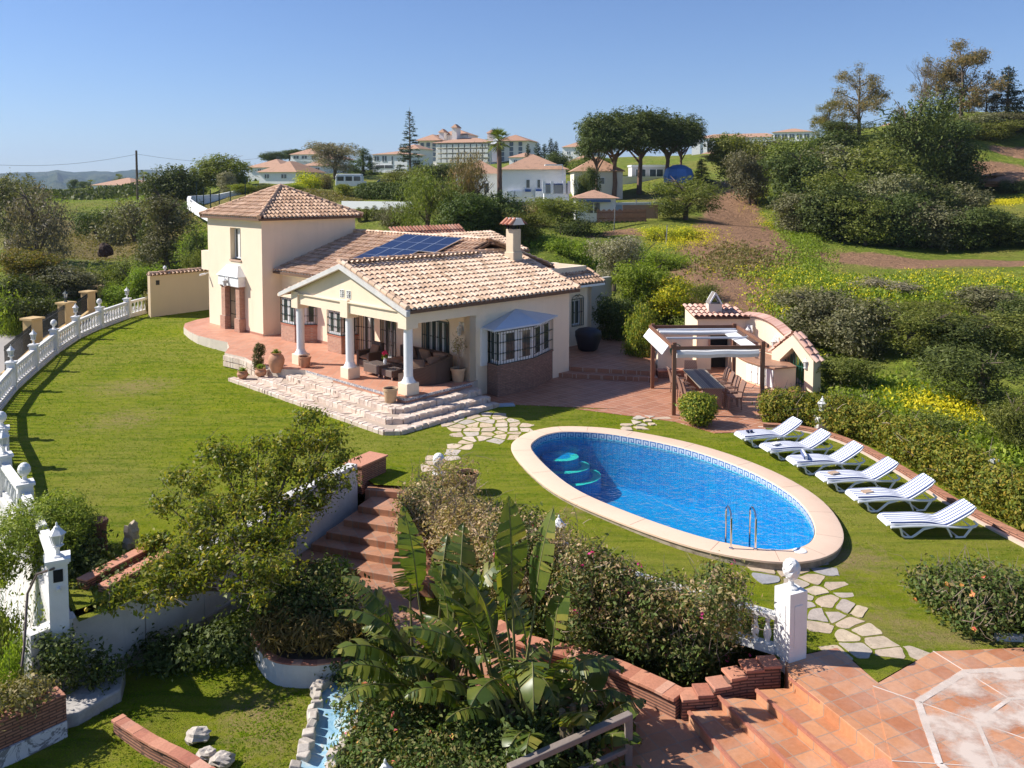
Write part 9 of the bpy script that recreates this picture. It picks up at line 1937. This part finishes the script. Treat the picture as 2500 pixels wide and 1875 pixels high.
bldg('modern_house','modern white house with dark glass below the hotel\'s left end', 805, 880, 366, 195, 9, 334, .9, windows=[(.05,.2,.55,.9),(.28,.42,.5,.92),(.55,.6,.3,.9),(.1,.6,.05,.3)])
bldg('tiled_house','cream house with a small square tiled tower left of the hotel', 862, 905, 352, 240, 9, 322, 1.4, mat=WHS, windows=[(.2,.3,.5,.8)])
bldg('bungalow','white bungalow with tiled roof on the hilltop left of the olive tree', 628, 688, 346, 225, 8, 334, 1.8, windows=[(.1,.3,.2,.8),(.4,.6,.2,.8),(.75,.9,.2,.8)])
bldg('tiled_house','white house with terracotta roof, front one in the cluster left of the tower', 560, 640, 392, 150, 9, 372, 2.0, windows=[(.15,.28,.3,.8),(.6,.75,.3,.8)])
bldg('tiled_house','white house with terracotta roof at the back of the cluster left of the tower', 535, 610, 375, 175, 9, 362, 1.8, windows=[(.3,.4,.3,.8)])
bldg('tiled_house','white bungalow with tiled roof on the far left plain', 200, 285, 410, 230, 12, 400, 2.0, windows=[(.2,.3,.2,.7),(.6,.7,.2,.7)])
bldg('white_house','small white house behind the telegraph pole', 305, 345, 400, 250, 8, 386, .2, windows=[(.2,.4,.3,.7)], flat=True)
bldg('white_house','white house right of the pole with a flat roof, partly behind trees', 330, 375, 396, 270, 8, 380, .2, windows=[(.5,.8,.3,.7)], flat=True)
bldg('long_building','long white apartment building with tiled roof right of the pines', 1497, 1690, 345, 300, 12, 299, 1.6, 'apartment building', windows=[(.05+.11*i, .11+.11*i, .35+.28*j, .55+.28*j) for i in range(8) for j in range(2)])
bldg('white_apartment','white apartment block with dark balconies at the right of the skyline', 1668, 1752, 340, 260, 10, 286, 1.3, 'apartment building', windows=[(.05+.19*i, .19+.19*i, .15+.28*j, .36+.28*j) for i in range(5) for j in range(3)])
bldg('tiled_house','pink roofed houses low in front of the long white building', 1495, 1570, 352, 250, 9, 340, 2.0, windows=[(.3,.4,.3,.7)])
bldg('white_house','distant white stepped houses between the cypresses and the pines', 1215, 1262, 348, 260, 10, 318, 1.6, windows=[(.2,.35,.5,.7),(.6,.75,.5,.7),(.3,.45,.2,.35)])
bldg('white_house','distant white houses with tile roof left of the pines, lower', 1228, 1275, 368, 220, 8, 350, 1.8, windows=[(.2,.35,.3,.7),(.6,.75,.3,.7)])
bldg('white_house','white house with red tiles seen between the eucalyptus trees', 1895, 1945, 290, 170, 8, 276, 1.0, windows=[(.2,.4,.3,.7)])
# telegraph pole and wires
tp = thing('telegraph_pole', 'dark wooden telegraph pole on the left field', 'pole', tuple(gY(297,425,142))); hgt = gY(297,325,142).z-gY(297,425,142).z; mb = MB(); mb.tube([(0,0,-.5),(0,0,hgt)], [.22,.17], 8); mb.build('pole', BARK, tp)
wr2 = thing('power_line', 'thin power line from the pole across the left sky', 'cable', (0,0,0)); mb = MB(); a_ = gY(297,333,142); e1, e2 = gY(-60,354,120), gY(560,342,170)
for q_ in (e1, e2):
    pts_ = [a_+(q_-a_)*t_-V((0,0,.9*math.sin(PI*t_))) for t_ in np.linspace(0,1,14)]; mb.tube(pts_, .022, 4)
mb.build('wire', plain('wire grey', (.25,.25,.27), .6), wr2)
rock(tuple(gY(228,548,90)-V((0,0,.3))), (.75,.5,.75), 'dark uprooted stump lying on the left field', 9, plain('dark root', (.05,.025,.015), .95, var=.5, bs=1), 'stump', 'root_stump')
# low bank rocks on the terraced field top right
for i, (dx, dy, Y, s) in enumerate(((2170,385,100,3.0),(2215,392,98,3.2),(2150,345,112,2.2),(2215,350,110,3.)),):
    rock(tuple(gY(dx,dy,Y)-V((0,0,.8))), (s*1.3,s*.6,.8), ['eroded red earth bank at the top right, lower left part','eroded red earth bank at the top right edge, lower part','small eroded earth bank at the top right, upper left','eroded earth bank at the top right edge, upper part'][i], i+3, plain('red earth', (.30,.16,.09), .95, var=.35, bs=1, sc=3), 'earth bank', 'earth_bank')

bldg('white_tower','tall narrow white tower house at the left end of the long building', 1494, 1512, 350, 280, 5, 291, .9, 'building', windows=[(.3,.6,.6,.8)])
bldg('white_house','small white house with orange roof low on the skyline beside the long building', 1575, 1612, 352, 250, 8, 340, 1.2, windows=[(.3,.5,.3,.7)])
bldg('white_house','white house with a flat roof terrace between the modern house and the spire-like conifer', 838, 872, 368, 200, 7, 350, .2, windows=[(.1,.4,.3,.7),(.6,.9,.3,.7)], flat=True)
bldg('tiled_house','white house with a tiled roof left of the skyline cypress row', 690, 728, 358, 210, 8, 344, 1.3, windows=[(.2,.4,.3,.7),(.6,.8,.3,.7)])
bldg('white_house','low white garden building under the hilltop bungalow', 600, 640, 362, 200, 6, 350, .2, windows=[(.2,.8,.3,.8)], flat=True)
bldg('tiled_house','white house with orange roof just above the villa chimney', 1100, 1150, 358, 220, 8, 340, 1.3, windows=[(.2,.35,.3,.7),(.6,.8,.3,.7)])
bldg('white_house','white terraced house at the right of the cypress group', 1262, 1292, 346, 270, 8, 328, 1.2, windows=[(.2,.4,.5,.8),(.6,.8,.5,.8),(.2,.4,.1,.4)])
bldg('white_house','pale house peeping over the right edge of the hilltop', 2196, 2230, 280, 190, 8, 264, .8, windows=[(.2,.5,.3,.7)])
bldg('tiled_house','pale block with tiled roof at the far left of the skyline town', 655, 700, 372, 185, 7, 358, 1.2, windows=[(.2,.35,.3,.7),(.6,.8,.3,.7)])
